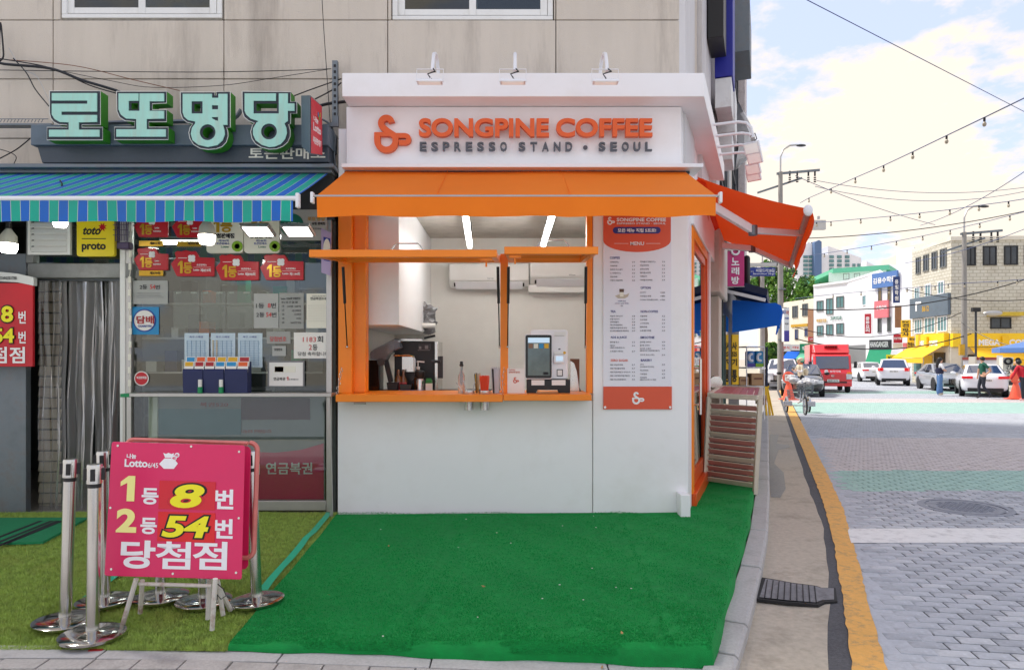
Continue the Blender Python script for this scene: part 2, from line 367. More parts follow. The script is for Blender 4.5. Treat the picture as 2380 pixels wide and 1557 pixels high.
for r in range(6):
    y1 = 3.495-.118*r; x = -4.2-(r % 2)*.115
    while x < min(kx(y1-.118)-.40, 1.0):
        stone(x, x+.232, y1-.118, y1, 'paving_stone', M('paver_stone'), rnd.uniform(-.003,.002)); x += .232
# stamped brick road: bands of colour set out along the street
def band(Y):
    for lim, k in ((6.24,0),(6.80,0),(8.75,0),(10.33,2),(14.6,1),(21.2,0),(26.4,2),(29,1),(33,0),(36,2),(200,0)):
        if Y < lim: return k
bm_ = [M('brick_blue'), M('brick_pink'), M('brick_mint'), M('white_road_paint'), M('brick_blue_dark'), M('brick_blue_pale')]
ang = R(-9); ca, sa = math.cos(ang), math.sin(ang)
def bc(i, j): 
    a = i*.205+(j % 2)*.1025; b = j*.104; return V((3+a*ca-b*sa, 3+a*sa+b*ca, 0))
cells = []
for j in range(-60, 145):
    for i in range(-50, 110):
        c = bc(i, j)
        if 1.9 < c.y < 15.5 and abs(c.x) < c.y*.80+.6 and c.x-.06 > ay(yl1, c.y)+.05: cells.append((c.y**2+(c.x-1.5)**2*.3, c))
cells.sort(key=lambda t: t[0])
vis = [t for t in cells if t[1].y > 3.5 and t[1].x < .77*t[1].y]
near = set(id(t[1]) for t in vis[:300])
hx, hy = V((ca, sa, 0))*.0968, V((-sa, ca, 0))*.0466
meshes = {}
for k in range(6):
    q = MB(); g = .004
    lo = [-hx-hy, hx-hy, hx+hy, -hx+hy]; hi = [p*.965 for p in lo]
    q.add([p+V((0,0,-.012)) for p in lo]+[p+V((0,0,-.002)) for p in lo]+[p for p in hi], [(8,9,10,11)]+[(i, (i+1)%4, (i+1)%4+4, i+4) for i in range(4)]+[(i+4, (i+1)%4+4, (i+1)%4+8, i+8) for i in range(4)])
    o = q.build('paver', bm_[k], road); meshes[k] = o
first = dict(meshes); rest = MB(); rp_ = 0
mh = V((5.12, 7.78, 0))
for _, c in cells:
    if (V((c.x, c.y, 0))-mh).length < .40: continue
    k = band(c.y+.02*math.sin(c.x*3)); z = ZR+.0065+rnd.uniform(-.0016,.0014); k = rnd.choice((0,0,0,4,5)) if k == 0 else k
    if id(c) in near:
        o = first.pop(k, None)
        if o is None: o = meshes[k].copy(); col.objects.link(o)
        o.location = (c.x, c.y, z)
    else:
        b = V((c.x, c.y, z)); lo = [-hx-hy, hx-hy, hx+hy, -hx+hy]
        rest.add([b+p+V((0,0,-.009)) for p in lo]+[b+p*.975 for p in lo], [(4,5,6,7),(0,1,5,4),(1,2,6,5),(2,3,7,6),(3,0,4,7)], k)
for o in first.values(): bpy.data.objects.remove(o)
rest.build('paver_field', bm_, road, kind='stuff')
# further off the pavers are too small to pick apart: bands with a brick pattern in the material
def brickmat(name, base):
    m = base.copy(); m.name = name; MAT[name] = m; n = m.node_tree.nodes; l = m.node_tree.links; b = n['Principled BSDF']
    old = b.inputs['Base Color'].links[0].from_socket
    tcx = n.new('ShaderNodeTexCoord'); mpx = n.new('ShaderNodeMapping'); mpx.inputs['Rotation'].default_value = (0,0,-ang); l.new(tcx.outputs['Object'], mpx.inputs[0])
    bt = n.new('ShaderNodeTexBrick'); bt.inputs['Scale'].default_value = 1; bt.inputs['Brick Width'].default_value = .205; bt.inputs['Row Height'].default_value = .104; bt.inputs['Mortar Size'].default_value = .006
    bt.inputs['Color1'].default_value = (1,1,1,1); bt.inputs['Color2'].default_value = (.88,.88,.88,1); bt.inputs['Mortar'].default_value = (.3,.3,.32,1)
    l.new(mpx.outputs[0], bt.inputs[0]); mm = n.new('ShaderNodeMix'); mm.data_type = 'RGBA'; mm.blend_type = 'MULTIPLY'; mm.inputs[0].default_value = 1
    l.new(old, mm.inputs[6]); l.new(bt.outputs['Color'], mm.inputs[7]); l.new(mm.outputs[2], b.inputs['Base Color']); return m
fbm = [brickmat('far_'+str(i), q) for i, q in enumerate(bm_)]
mb = MB(); lims = [15.2,18,21.2,26.4,29,33,36,39,44,50,58]
for a, b in zip(lims, lims[1:]):
    mb.sheet([(ay(yl1, a)+.03, a, ZR+.006), (ay(yl1, b)+.03, b, ZR+.006)], [(ay(yl1, a)+34, a, ZR+.006), (ay(yl1, b)+34, b, ZR+.006)], 2, band((a+b)/2))
mb.build('road_paving', fbm, kind='structure')
MB().sheet([(ay(yl1, y)-.02, y, ZR+.003) for y in Yj[:110]], [(ay(yl1, y)+.34, y, ZR+.003) for y in Yj[:110]], 1).build('road_edge_paint', M('brick_blue'), kind='structure')
MB().sheet([(-60,-30,ZR+.003),(-60,-1.3,ZR+.003)], [(60,-30,ZR+.003),(60,-1.3,ZR+.003)]).add([(-3,-1.3,ZR+.003),(34,-1.3,ZR+.003),(34,1.95,ZR+.003),(1.6,1.95,ZR+.003),(1.2,1.5,ZR+.003),(-.2,.2,ZR+.003)], [(0,1,2,3,4,5)]).build('crossing', fbm[0], kind='structure')  # unseen pale paving behind the camera, added to bounce light onto the shop fronts
MB().sheet([(ay(yl1, y)-.01+.01*math.sin(y*40), y, ZR+.0095) for y in (6.26,6.4,6.55,6.7,6.79)], [(9, y+.06, ZR+.0095) for y in (6.26,6.4,6.55,6.7,6.79)], 6).build('stop_line', M('white_road_paint'), kind='structure')
# manhole cover
t = thing('manhole_cover', 'round cast iron manhole cover set into the grey brick road', 'manhole cover', (mh.x, mh.y, ZR))
mat('cast_iron', S(132,138,152), .5, .5, var=.15, vs=20, dirt=S(80,84,92), dirt_s=9, dirt_a=.6)
MB().lathe([(.47,-.01),(.47,.010),(.40,.010),(.40,.002),(.385,.002),(.385,-.01)], (mh.x, mh.y, ZR), 40).build('frame_ring', M('cast_iron'), t)
cv = MB().lathe([(.38,-.01),(.38,.009),(.30,.009),(.30,.006),(.001,.006)], (mh.x, mh.y, ZR), 40).build('cover_plate', M('cast_iron'), t)
q = MB()
for i in range(-6, 7):
    for j in range(-6, 7):
        a, b = i*.045, j*.045
        if a*a+b*b < .28**2: 
            s_ = 1 if (i+j) % 2 else -1; q.ob((mh.x+a, mh.y+b, ZR+.0075), V((1, s_, 0))*.012, V((1, -s_, 0))*.004, (0,0,.003))
q.build('tread_pattern', M('cast_iron'), cv, kind='stuff')
# rubber floor mat lying over the gutter drain
t = thing('rubber_mat', 'worn black rubber car floor mat lying in the gutter by the kerb', 'mat', tuple(c5(480,1150)))
ol = [c5(*p) for p in [(272,1188),(300,1068),(375,1078),(470,1092),(600,1102),(628,1112),(706,1110),(716,1188),(645,1197),(612,1216),(440,1208)]]
def mz(x): return ZR+.022+.012*math.sin((x-1.5)*5)
q = MB(); n_ = len(ol); vs = [(p.x, p.y, mz(p.x)) for p in ol]+[(p.x, p.y, mz(p.x)-.018) for p in ol]
q.add(vs, [tuple(range(n_-1,-1,-1))]+[(i, (i+1)%n_, (i+1)%n_+n_, i+n_) for i in range(n_)]).build('mat_sheet', M('rubber'), t)
mat('rubber_dusty', S(122,122,126), .7, var=.25, vs=9, dirt=S(60,60,64), dirt_s=8, dirt_a=.7)
cx_ = sum(p.x for p in ol)/n_; cy_ = sum(p.y for p in ol)/n_
vs = [(cx_+(p.x-cx_)*.93, cy_+(p.y-cy_)*.86, mz(cx_+(p.x-cx_)*.93)+.003) for p in ol]
MB().add(vs, [tuple(range(n_-1,-1,-1))]).build('inner_panel', M('rubber_dusty'), t)
q = MB()
for i in range(9):
    a = c5(lerp(330,590,i/8), lerp(1085,1108,i/8)); b = c5(lerp(315,600,i/8), lerp(1185,1205,i/8)); q.bar((a.x, a.y, mz(a.x)+.004), (b.x, b.y, mz(b.x)+.004), .006, .006)
q.build('rib', M('rubber'), t)
# puddle and drain water in the gutter
q = MB(); pts = [(345,260),(395,262),(385,310),(450,318),(455,330),(390,345),(365,420),(420,470),(430,560),(400,610),(350,605),(343,500),(345,380)]
pw = [c5(a+rnd.uniform(-4,4), b) for a, b in pts]
q.add([(p.x, p.y, ZR+.0075) for p in pw], [tuple(range(len(pw)-1,-1,-1))]).build('puddle', M('water'), kind='structure')
# ---------------------------------------------------------------- green carpet and artificial turf
def blades(name, pts, h, w, m, par, lean=.5, kind='stuff'):
    n = len(pts); rg = np.random.default_rng(5); p = np.array(pts, dtype=np.float32)
    a = rg.uniform(0, 6.283, n); hh = h*rg.uniform(.6, 1.2, n); la = rg.uniform(0, 6.283, n); ll = lean*hh*rg.uniform(0, 1, n)
    d = np.stack([np.cos(a)*w/2, np.sin(a)*w/2, np.zeros(n)], 1)
    tip = p+np.stack([np.cos(la)*ll, np.sin(la)*ll, hh], 1)
    vv = np.empty((n*3, 3), np.float32); vv[0::3] = p-d; vv[1::3] = p+d; vv[2::3] = tip
    me = bpy.data.meshes.new(name); me.vertices.add(n*3); me.vertices.foreach_set('co', vv.ravel()); me.loops.add(n*3); me.loops.foreach_set('vertex_index', np.arange(n*3, dtype=np.int32))
    me.polygons.add(n); me.polygons.foreach_set('loop_start', np.arange(0, n*3, 3, dtype=np.int32)); me.update(); me.validate()
    me.materials.append(m); o = bpy.data.objects.new(name, me); col.objects.link(o); o.parent = par; o.location = -ORG[par]; o['kind'] = kind; return o
def cl(Y): return lerp(-1.49, -1.70, (Y-3.62)/3.12)                # left edge of the carpet
def crx(Y): return kx(Y)-lerp(.12, .17, min(1, max(0, (Y-3.6)/1.5)))
Yc = [3.615,3.618,3.63,3.66,3.70]+[3.75+.12*i for i in range(26)]+[6.9+.25*i for i in range(11)]
def ez(e, dr): t_ = min(1, max(0, e/.045)); return -dr*(1-math.sqrt(max(0, 1-(1-t_)**2)))
Nc = 40; mb = MB(); vs = []
for y in Yc:
    x0, x1 = (cl(y) if y < 6.74 else 1.4), crx(y); row = [x1-e for e in (0,.004,.014,.045)]
    xs = [lerp(x0, x1-.09, i/Nc) for i in range(Nc+1)]+row[::-1]
    for x in xs:
        dr = -zs_(x)+.0; fz_ = ez(y-3.615, dr) if y < 3.7 else 0; rz_ = ez(x1-x, .10)
        wob = .006*math.sin(x*5.1+y*2.3)+.004*math.sin(x*11+y*7)-.05*max(0, y-7.2)/2.2*.6+.006*math.exp(-((x-.86-.07*(y-4))/.02)**2)+.005*math.exp(-((x+.5+.05*math.sin(y*2))/.04)**2)
        yy = y+(.012*math.sin(x*6)+.006*math.sin(x*17) if y < 3.7 else 0)
        vs.append((x+(.008*math.sin(y*7) if x > x1-.05 else 0), yy, min(fz_, rz_)+wob*(0 if min(fz_, rz_) < -.02 else 1)))
nc = Nc+5; fs = [(i*nc+j, i*nc+j+1, (i+1)*nc+j+1, (i+1)*nc+j) for i in range(len(Yc)-1) for j in range(nc-1)]
carp = thing('green_carpet', 'deep green short pile carpet spread in front of the coffee kiosk', 'carpet', (0, 5, 0))
mb.add(vs, fs).build('carpet_sheet', M('carpet'), carp, ang=60)
rg = random.Random(2); pts = []
while len(pts) < 150000:
    y = 3.62+5.4*rg.random()**1.7; x = rg.uniform(-1.75, 3.2)
    if (cl(y) if y < 6.72 else 1.6) < x < crx(y)-.012:
        dr = -zs_(x); z = min(ez(y-3.615, dr), ez(crx(y)-x, .10))
        wob = .006*math.sin(x*5.1+y*2.3)+.004*math.sin(x*11+y*7)-.05*max(0, y-7.2)/2.2*.6+.006*math.exp(-((x-.86-.07*(y-4))/.02)**2)+.005*math.exp(-((x+.5+.05*math.sin(y*2))/.04)**2)
        pts.append((x, y, z+wob*(0 if z < -.02 else 1)-.001))
q = MB(); rq = random.Random(6)
for i in range(16):
    x, y = rq.uniform(-1.4,1.3), 3.7+2.9*rq.random(); q.ob((x,y,.012), (.002+.003*rq.random(),.001,0), (-.001,.002,0), (0,0,.002))
q.build('crumbs', M('paper'), carp, kind='stuff')
blades('carpet_pile', pts, .007, .006, M('carpet_tuft'), carp)
turf = thing('artificial_turf', 'olive green artificial turf in front of the lottery shop', 'turf', (-3, 5, 0))
def tz(x, y): return lerp(-.025, -.008, (y-3.62)/3.1)+.004*math.sin(x*4)*math.sin(y*3)
tgx = [-6+.15*i for i in range(30)]; Yt = [3.64+.12*i for i in range(27)]
vs = []; 
for y in Yt:
    for i in range(31): x = lerp(-6.2, cl(y)-.004, i/30); vs.append((x, y, tz(x, y)))
MB().add(vs, [(i*31+j, i*31+j+1, (i+1)*31+j+1, (i+1)*31+j) for i in range(len(Yt)-1) for j in range(30)]).build('turf_backing', M('turf_base'), turf)
pts = []
while len(pts) < 190000:
    y = 3.60+3.15*rg.random()**1.5; x = rg.uniform(-5.4, -1.45)
    if x < cl(y)-.003 and x > -.78*y-.2: pts.append((x, y, tz(x, max(y, 3.64))-.002))
blades('turf_pile', pts, .022, .005, M('turf_blade'), turf, 1.1)
# tape lines on the turf
def tape(pts, w, lab):
    q = MB(); a = [G(*p, 0) for p in pts]; z = .012
    q.sheet([(p.x-w/2+rg.uniform(-.006,.006), p.y, z) for p in a], [(p.x+w/2+rg.uniform(-.006,.006), p.y, z) for p in a])
    return tag(q.build('tape_strip', M('green_tape')), lab, 'tape', 'tape strips on the turf')
tape([(765,1193),(757,1203),(745,1218),(728,1238),(712,1252),(700,1268),(676,1298),(655,1322),(632,1348),(612,1373),(604,1386)], .055, 'mint green tape strip running along the turf beside the deep green carpet')
tape([(285,1330),(240,1362),(196,1396)], .045, 'short mint green tape strip on the turf behind the steel barrier posts')
# entrance mat
m0 = [G(*p, .0) for p in [(-150,1290),(-150,1208),(205,1207),(100,1264),(-20,1267)]]
mt = thing('door_mat', 'bright green entrance mat with black stripes before the lottery shop door', 'mat', (m0[0].x, m0[0].y, .01))
mat('mat_green', S(22,128,78), .8, var=.1, vs=30, bump=.3, bs=150)
q = MB(); z = .021; n_ = 5; vs = [(p.x, p.y, z) for p in m0]+[(p.x, p.y, z-.02) for p in m0]
q.add(vs, [(4,3,2,1,0)]+[(i, (i+1)%5, (i+1)%5+5, i+5) for i in range(5)]).build('mat_sheet', M('mat_green'), mt)
q = MB()
for a, b in (((-60,1268),(95,1208)),((-30,1268),(120,1208)),((-4,1266),(133,1208)),((10,1262),(144,1208))):
    a, b = G(*a, .03), G(*b, .03); q.ob(((a.x+b.x)/2, (a.y+b.y)/2, .0225), (b-a)/2, V(((b-a).y, -(b-a).x, 0)).normalized()*.017, (0,0,.0015))
q.build('stripe', M('rubber'), mt)
# ---------------------------------------------------------------- corner building (upper floors) and its facade panels
WY = 6.9                                                        # facade plane
HB = 12.6
def k1(cx, cy): return src(cx/2.2885, 200+cy/2.2885)
def k3(cx, cy): return src(380+cx/2.7318, 630+cy/2.7318)
def k4(cx, cy): return src(40+cx/1.973, 1200+cy/1.973)
XC = fx(1580, WY)
bld = thing('corner_building', 'beige stucco upper floors of the corner block above the lottery shop', 'building', (0, WY, 0))
def side(Y, o=0): return XC+TAN*(Y-WY)+o
MB().prism([(-11, WY+.05), (XC-.02, WY+.05), (side(21)-.02, 21), (-11, 21)], (0,0,3.36), (1,0,0), (0,1,0), (0,0,HB-3.36)).build('wall', M('joint'), bld)
cols = [-1100,-690,-280,123,520,901,1292,1580]; rows = [-1300,-900,-500,-92,47,184,322,470]
wins = [(141,518,42), (910,1287,46)]
g = 1.0
def panel(u0, u1, v0, v1): MB().fb(u0+g, v0+g, u1-g, v1-g, WY, WY+.05).build('wall_panel', M('stucco'), bld, bev=.004, seg=1)
for r in range(len(rows)-1):
    for c in range(len(cols)-1):
        u0, u1, v0, v1 = cols[c], cols[c+1], rows[r], rows[r+1]
        if v1 == 47:
            if c == 3: panel(123, 141, v0, v1); continue
            if c == 5: panel(901, 910, v0, v1); panel(1287, 1292, v0, v1); continue
        if v1 == -92 and c in (3, 5):
            panel(u0, wins[0][0] if c == 3 else wins[1][0], v0, v1); panel(wins[0][1] if c == 3 else wins[1][1], u1, v0, v1) if c == 5 else None
            for a in ((wins[0] if c == 3 else wins[1]),): panel(a[0], a[1], v0, -330)
            continue
        panel(u0, u1, v0, v1)
mat('pvc', S(232,232,228), .4, var=.04, dirt=S(170,165,155), dirt_s=3, dirt_a=.35)
mat('room_dark', S(64,70,68), .9); mat('sealant', S(150,146,136), .9, var=.2, vs=20)
for (u0, u1, vb) in wins:
    w = MB(); Yw = WY+.012
    w.fb(u0+2, vb-9, u1-2, vb, Yw, WY+.09); w.fb(u0+2, -329, u0+14, vb-9.3, Yw, WY+.09); w.fb(u1-14, -329, u1-2, vb-9.3, Yw, WY+.09)
    wo = w.build('window', M('pvc'), bld, bev=.004)
    um = lerp(u0, u1, .5)
    for a, b, yy in ((u0+15, um+12, Yw+.025), (um-8, u1-15, Yw+.006)):
        s_ = MB(); s_.fb(a, -320, a+16, vb-10, yy, yy+.03); s_.fb(b-16, -320, b, vb-10, yy, yy+.03); s_.fb(a+16.2, vb-24, b-16.2, vb-10, yy, yy+.03)
        s_.build('sash', M('pvc'), wo, bev=.003)
        MB().fb(a+16, -320, b-16, vb-24, yy+.012, yy+.018).build('pane', M('glass_dark'), wo)
    MB().fb(u0+2, vb+.4, u1-2, vb+5, Yw+.01, WY+.06).build('sill', M('sealant'), bld)
    r_ = MB(); x0, x1, z0, z1 = fx(u0, WY), fx(u1, WY), fz(vb, WY)-.2, fz(-320, WY)
    mat('window_room', S(92,120,112), .9, var=.3, vs=1.5)
    MB().box(x0, x1, WY+.052, WY+.06, z0+.22, z1).build('room_back', M('window_room'), bld)
# corner pier and side street elevation
mat('pier_paint', S(214,212,212), .8, var=.06, vs=3, bump=.3, bs=100, dirt=S(150,140,132), dirt_s=1.5, dirt_a=.5, zs=.3)
def sbox(q, Y0, Y1, z0, z1, o0, o1, k=None):                    # block along the side wall between depths Y0 and Y1, set out o0..o1 from it
    a, b = V((side(Y0), Y0, 0)), V((side(Y1), Y1, 0)); p = [a+NR*o0, b+NR*o0, b+NR*o1, a+NR*o1]
    return q.add([x+V((0,0,z0)) for x in p]+[x+V((0,0,z1)) for x in p], [(0,1,2,3),(7,6,5,4),(0,4,5,1),(1,5,6,2),(2,6,7,3),(3,7,4,0)], k)
for (a, b, o_, m) in ((6.9,7.75,.06,'pier_paint'),(7.76,8.3,.03,'stucco'),(8.31,9.6,.09,'pier_paint'),(9.61,10.5,.02,'stucco'),(10.51,11.2,.10,'pier_paint'),(15.2,15.9,.06,'stucco'),(19.2,20.95,.25,'brick_pink')):
    sbox(MB(), a, b, 3.36, HB, -.02, o_).build('pier', M(m), bld, bev=.01)
mat('dark_glass', S(70,86,104), .08, var=.25, vs=1.2, spec=.9)
for (a, b) in ((11.25,13.1),(13.2,15.1),(16,17.5),(17.6,19.1)):
    sbox(MB(), a, b, 3.7, HB-.5, -.02, .03).build('window', M('dark_glass'), bld)
    f = MB(); [sbox(f, y, y+.07, 3.7, HB-.5, .032, .08) for y in (a, b-.07)]; [sbox(f, a+.08, b-.08, z, z+.07, .032, .075) for z in (4.6, 5.9, 7.3, 8.6)]
    f.build('window_frame', M('dark_grey'), bld)
f = MB(); sbox(f, 10.9, 20.95, ZR, 3.36, -.5, -.01); f.build('lower_side_wall', M('stucco'), bld)
dp = MB(); a = side(12.2); p = V((a, 12.2, 0))+NR*.18
dp.cyl(p+V((0,0,3.4)), p+V((.05,.1,HB)), .05, n=10); dp.build('drain_pipe', M('aluminium'), bld)
# hanging cables on the side elevation
def cable(name, pts, r, m, lab, grp=None): return tag(MB().tube(pts, r, 5).build(name, m), lab, 'cable', grp)
# upper side signs
us = thing('stacked_sign_boxes', 'blue, white and black sign boxes stacked high on the side of the corner block', 'sign', (side(9.6)+.2, 9.6, 5))
mat('sign_blue', S(34,42,150), .5, var=.06); mat('sign_offwhite', S(222,224,224), .5, var=.05, dirt=S(150,140,130), dirt_s=5, dirt_a=.4)
for (y0, y1, z0, z1, o0, o1, m) in ((8.9,9.5,5.62,8.6,.10,.3,'black_plastic'),(9.6,10.2,5.4,7.2,.14,.38,'sign_blue'),(9.62,10.2,4.98,5.39,.14,.36,'sign_offwhite'),(10.3,10.9,4.85,5.5,.12,.38,'sign_offwhite'),(10.3,10.9,4.45,4.84,.12,.34,'sign_offwhite'),(9.7,10.25,4.3,4.97,.05,.13,'black_plastic')):
    sbox(MB(), y0, y1, z0, z1, o0, o1).build('sign_box', M(m), us, bev=.008)
mb = MB(); sbox(mb, 11.8, 13, 6.7, 7.6, .1, .55); ah = tag(mb.build('sign_case', M('zinc'), bev=.01), 'weathered grey metal sign case high on the side wall', 'sign')
# torn banner
q = MB(); a = V((side(12.4), 12.4, 0))+NR*.3
vs = []
for i in range(7):
    for j in range(5):
        t_ = i/6; w = [.02,.16,.26,.36,.4,.26,.02][i]*j/4; vs.append(a+NR*(w+.03*math.sin(i*2+j))+V((0, .12*math.sin(i+j*1.3), 6.05-1.15*t_)))
tag(q.add(vs, [(i*5+j, i*5+j+1, i*5+6+j, i*5+5+j) for i in range(6) for j in range(4)]).build('torn_banner', M('sign_offwhite')), 'pale torn cloth banner flapping from the side wall', 'banner')
# ---------------------------------------------------------------- lottery shop
SY = 6.74
shop = thing('lottery_shop', 'ground floor lottery ticket shop with glass front and strip curtain doorway', 'shop', (-3.5, SY, 0))
mat('shop_wall', S(78,84,82), .85, var=.2, vs=2, dirt=S(46,50,50), dirt_s=2, dirt_a=.5)
mat('shop_floor', S(112,108,100), .8, var=.15); mat('shop_ceiling', S(150,152,148), .85)
x0, x1 = -7.2, -1.80
q = MB(); q.box(x0, x1, 9.4, 9.5, -.03, 3.3); q.box(x0-.1, x0, SY, 9.5, -.03, 3.3); q.box(x1, x1+.06, SY+.05, 9.5, -.03, 3.3); q.build('wall', M('shop_wall'), shop)
MB().box(x0, x1, SY-.02, 9.4, -.06, -.012).build('floor', M('shop_floor'), shop)
MB().box(x0, x1+.06, SY+.02, 9.5, 3.3, 3.35).build('ceiling', M('shop_ceiling'), shop)
MB().box(-11, x1+.06, SY+.0, SY+.14, 2.86, 3.34).build('header', M('dark_grey'), shop)
q = MB(); q.fb(-60, 590, 60, 1195, SY+.03, SY+.10); q.box(-11, fx(-60,SY), SY, SY+.1, -.02, 2.86); q.build('side_panel', M('zinc'), shop)
mat('door_frame', S(126,128,126), .45, .4, var=.15, dirt=S(80,78,74), dirt_s=4, dirt_a=.5)
q = MB(); q.fb(64, 612, 305, 646, SY, SY+.1); q.fb(60, 500, 76, 611.5, SY, SY+.1); q.build('door_lintel', M('door_frame'), shop, bev=.006)
q = MB(); q.fb(278, 500, 291, 1192, SY-.005, SY+.08); q.build('door_post', M('pvc'), shop, bev=.006)
q = MB(); q.fb(292, 500, 305, 1188, SY+.005, SY+.06); q.fb(758, 480, 771, 1190, SY+.005, SY+.06); q.fb(305.5, 912, 757.5, 921, SY+.005, SY+.05); q.fb(305.5, 1164, 757.5, 1186, SY+.004, SY+.06); q.build('window_frame', M('aluminium'), shop, bev=.004)
MB().fb(305, 500, 758, 912, SY+.03, SY+.036).build('window_pane', M('glass'), shop)
MB().fb(305, 921, 758, 1164, SY+.03, SY+.036).build('lower_pane', M('glass'), shop)
MB().fb(76, 500, 278, 611, SY+.05, SY+.056).build('transom_pane', M('glass'), shop)
# inside, dim: cabinets, machine, tubes
def shp(q, name, m, bev=.006): return q.build(name, M(m), shop, bev=bev)
for (u, v, w, h, Y, m, nm, lab) in ((330,930,150,330,8.6,'grey','filing_cabinet','grey filing cabinet inside the lottery shop'),(520,930,120,230,8.9,'shop_ceiling','paper_shelf','pale shelf unit at the back of the lottery shop'),(680,930,90,260,8.3,'dark_grey','ticket_machine','dark ticket machine at the right end inside the lottery shop')):
    r_ = thing(nm, lab, 'cabinet', (fx(u, Y), Y, 0)); MB().box(fx(u,Y), fx(u+w,Y), Y, Y+.4, .0, fz(v-h,Y)).build('body', M(m), r_, bev=.01)
    d_ = MB(); [d_.box(fx(u+8,Y), fx(u+w-8,Y), Y-.012, Y-.001, z, z+.28) for z in (.5,.82,1.14)]; d_.build('drawer_front', M('shop_wall'), r_, bev=.004)
for (u, v, Y) in ((640,560,8.2),(430,545,8.6)):
    l_ = thing('ceiling_light', 'white strip light glowing inside the lottery shop, '+('right' if u == 640 else 'left')+' of the two', 'lamp', (fx(u,Y), Y, 2.9), 'strip lights inside the lottery shop')
    MB().box(fx(u-60,Y), fx(u+60,Y), Y, Y+.12, 2.98, 3.03).build('housing', M('white_metal'), l_); MB().box(fx(u-58,Y), fx(u+58,Y), Y+.03, Y+.09, 2.945, 2.978).build('tube', M('tube_light'), l_)
rk_ = thing('goods_rack', 'dark rack of small parcels and papers inside the lottery shop', 'rack', (fx(500,8.0), 8.0, 0)); rr_ = random.Random(31)
for z in (1.35, 1.75, 2.15): MB().box(fx(330,8), fx(750,8), 8.0, 8.3, z-.02, z).build('shelf', M('aluminium'), rk_)
for i in range(30):
    z = (1.35,1.75,2.15)[i % 3]; x = lerp(fx(335,8), fx(735,8), (i//3+rr_.random()*.5)/10); h_ = rr_.uniform(.1,.3); MB().box(x, x+rr_.uniform(.08,.2), 8.03, 8.2, z+.001, z+h_).build('parcel', M(rr_.choice(['paper','dark_grey','shop_ceiling','navy','grey','orange_letter','white_metal','green_tape'])), rk_, bev=.004)
# strip curtain in the doorway
cur = thing('strip_curtain', 'clear plastic strip curtain hanging in the lottery shop doorway', 'curtain', (fx(190,SY), SY+.12, 0))
rc = random.Random(11)
for i in range(9):
    ua = 92+i*20.5; Yb_ = SY+.13+(i % 2)*.03; q = MB(); vs = []; nz_, nx_ = 26, 9; ph = rc.uniform(0,6); sh = rc.uniform(-12,6)
    for a in range(nz_+1):
        v = lerp(646, 1186-rc.uniform(0,1), a/nz_)
        for b in range(nx_+1):
            s_ = b/nx_-.5; wv = (24+6*math.sin(ph)); u = ua+12+s_*wv+sh*(a/nz_)+2*math.sin(a*.5+ph)
            Y = Yb_+.026*math.sin(s_*7+ph+a*.05)+.010*math.sin(s_*15+a*.09+ph)
            vs.append((fx(u, SY+.13), Y, fz(v, SY+.13)))
    q.add(vs, [(a*(nx_+1)+b, a*(nx_+1)+b+1, (a+1)*(nx_+1)+b+1, (a+1)*(nx_+1)+b) for a in range(nz_) for b in range(nx_)]).build('curtain_strip', M('plastic_film'), cur, ang=80)
MB().fb(86, 640, 282, 652, SY+.10, SY+.2).build('hanging_rail', M('zinc'), cur)
# roller shutter folded at the left of the doorway
rs = thing('roller_shutter', 'cream slatted shutter standing at the left inside the shop doorway', 'shutter', (fx(110,7.1), 7.1, 0))
mat('slat', S(178,168,148), .6, var=.12, dirt=S(110,104,90), dirt_s=4, dirt_a=.5)
for i in range(22):
    v = 655+i*24.6; MB().ob((fx(116,7.12), 7.12, fz(v+11,7.12)), (.115,0,0), V((0,.012,.045)), V((0,.008,-.004))).build('slat', M('slat'), rs, bev=.004, seg=1)
sh2 = MB(); [sh2.fb(82+0*i, 522+i*13, 162, 533+i*13, SY+.10, SY+.13) for i in range(5)]
tag(MB().fb(66, 516, 162, 590, SY+.02, SY+.045).build('louvre_box', M('pvc'), bev=.004), 'cream louvred box behind the glass above the shop door', 'vent')
lv = thing('louvre_shutter', 'white louvred window vent above the strip curtain doorway', 'vent', (fx(110,SY), SY, 2.5))
for i in range(5): MB().ob((fx(112,SY), SY-.004, fz(524+i*14,SY)), (.19,0,0), (0,.010,.024), (0,.004,-.002)).build('louvre', M('pvc'), lv, bev=.002, seg=1)
q = MB(); q.fb(64, 512, 70, 592, SY-.02, SY+.01); q.fb(156, 512, 163, 592, SY-.02, SY+.01); q.fb(70.3, 586, 155.7, 592, SY-.02, SY+.01); q.build('frame', M('pvc'), lv)
# yellow sign and purple basket
def fmesh(q, name, m, par, bev=0): return q.build(name, m, par, bev=bev)
mat('yellow_sign', S(238,214,22), .4, var=.03); mat('sign_red', S(196,16,34), .35, var=.05); mat('gold', S(206,160,40), .3, .4, var=.08); mat('white_print', S(240,240,240), .5, var=0)
mat('sign_cream', S(232,230,214), .4, var=.03); mat('lime', S(130,176,30), .4); mat('dark_red_print', S(168,28,36), .5, var=0); mat('mid_red', S(205,80,80), .6, var=0); mat('teal_print', S(18,110,90), .5)
mat('cyan_sign', S(30,140,196), .4, var=.04); mat('blue_print', S(36,60,150), .5, var=0); mat('pink_red', S(222,36,96), .4, var=.03, dirt=S(190,40,90), dirt_s=3, dirt_a=.3)
mat('pale_yellow', S(250,242,150), .5, var=.02); mat('bright_yellow', S(246,236,20), .4, var=.02); mat('maroon', S(216,54,106), .4, var=.05)
ty = SY-.05
t = thing('yellow_sign', 'yellow hanging betting sign above the strip curtain doorway', 'sign', (fx(220,ty), ty, 2.5))
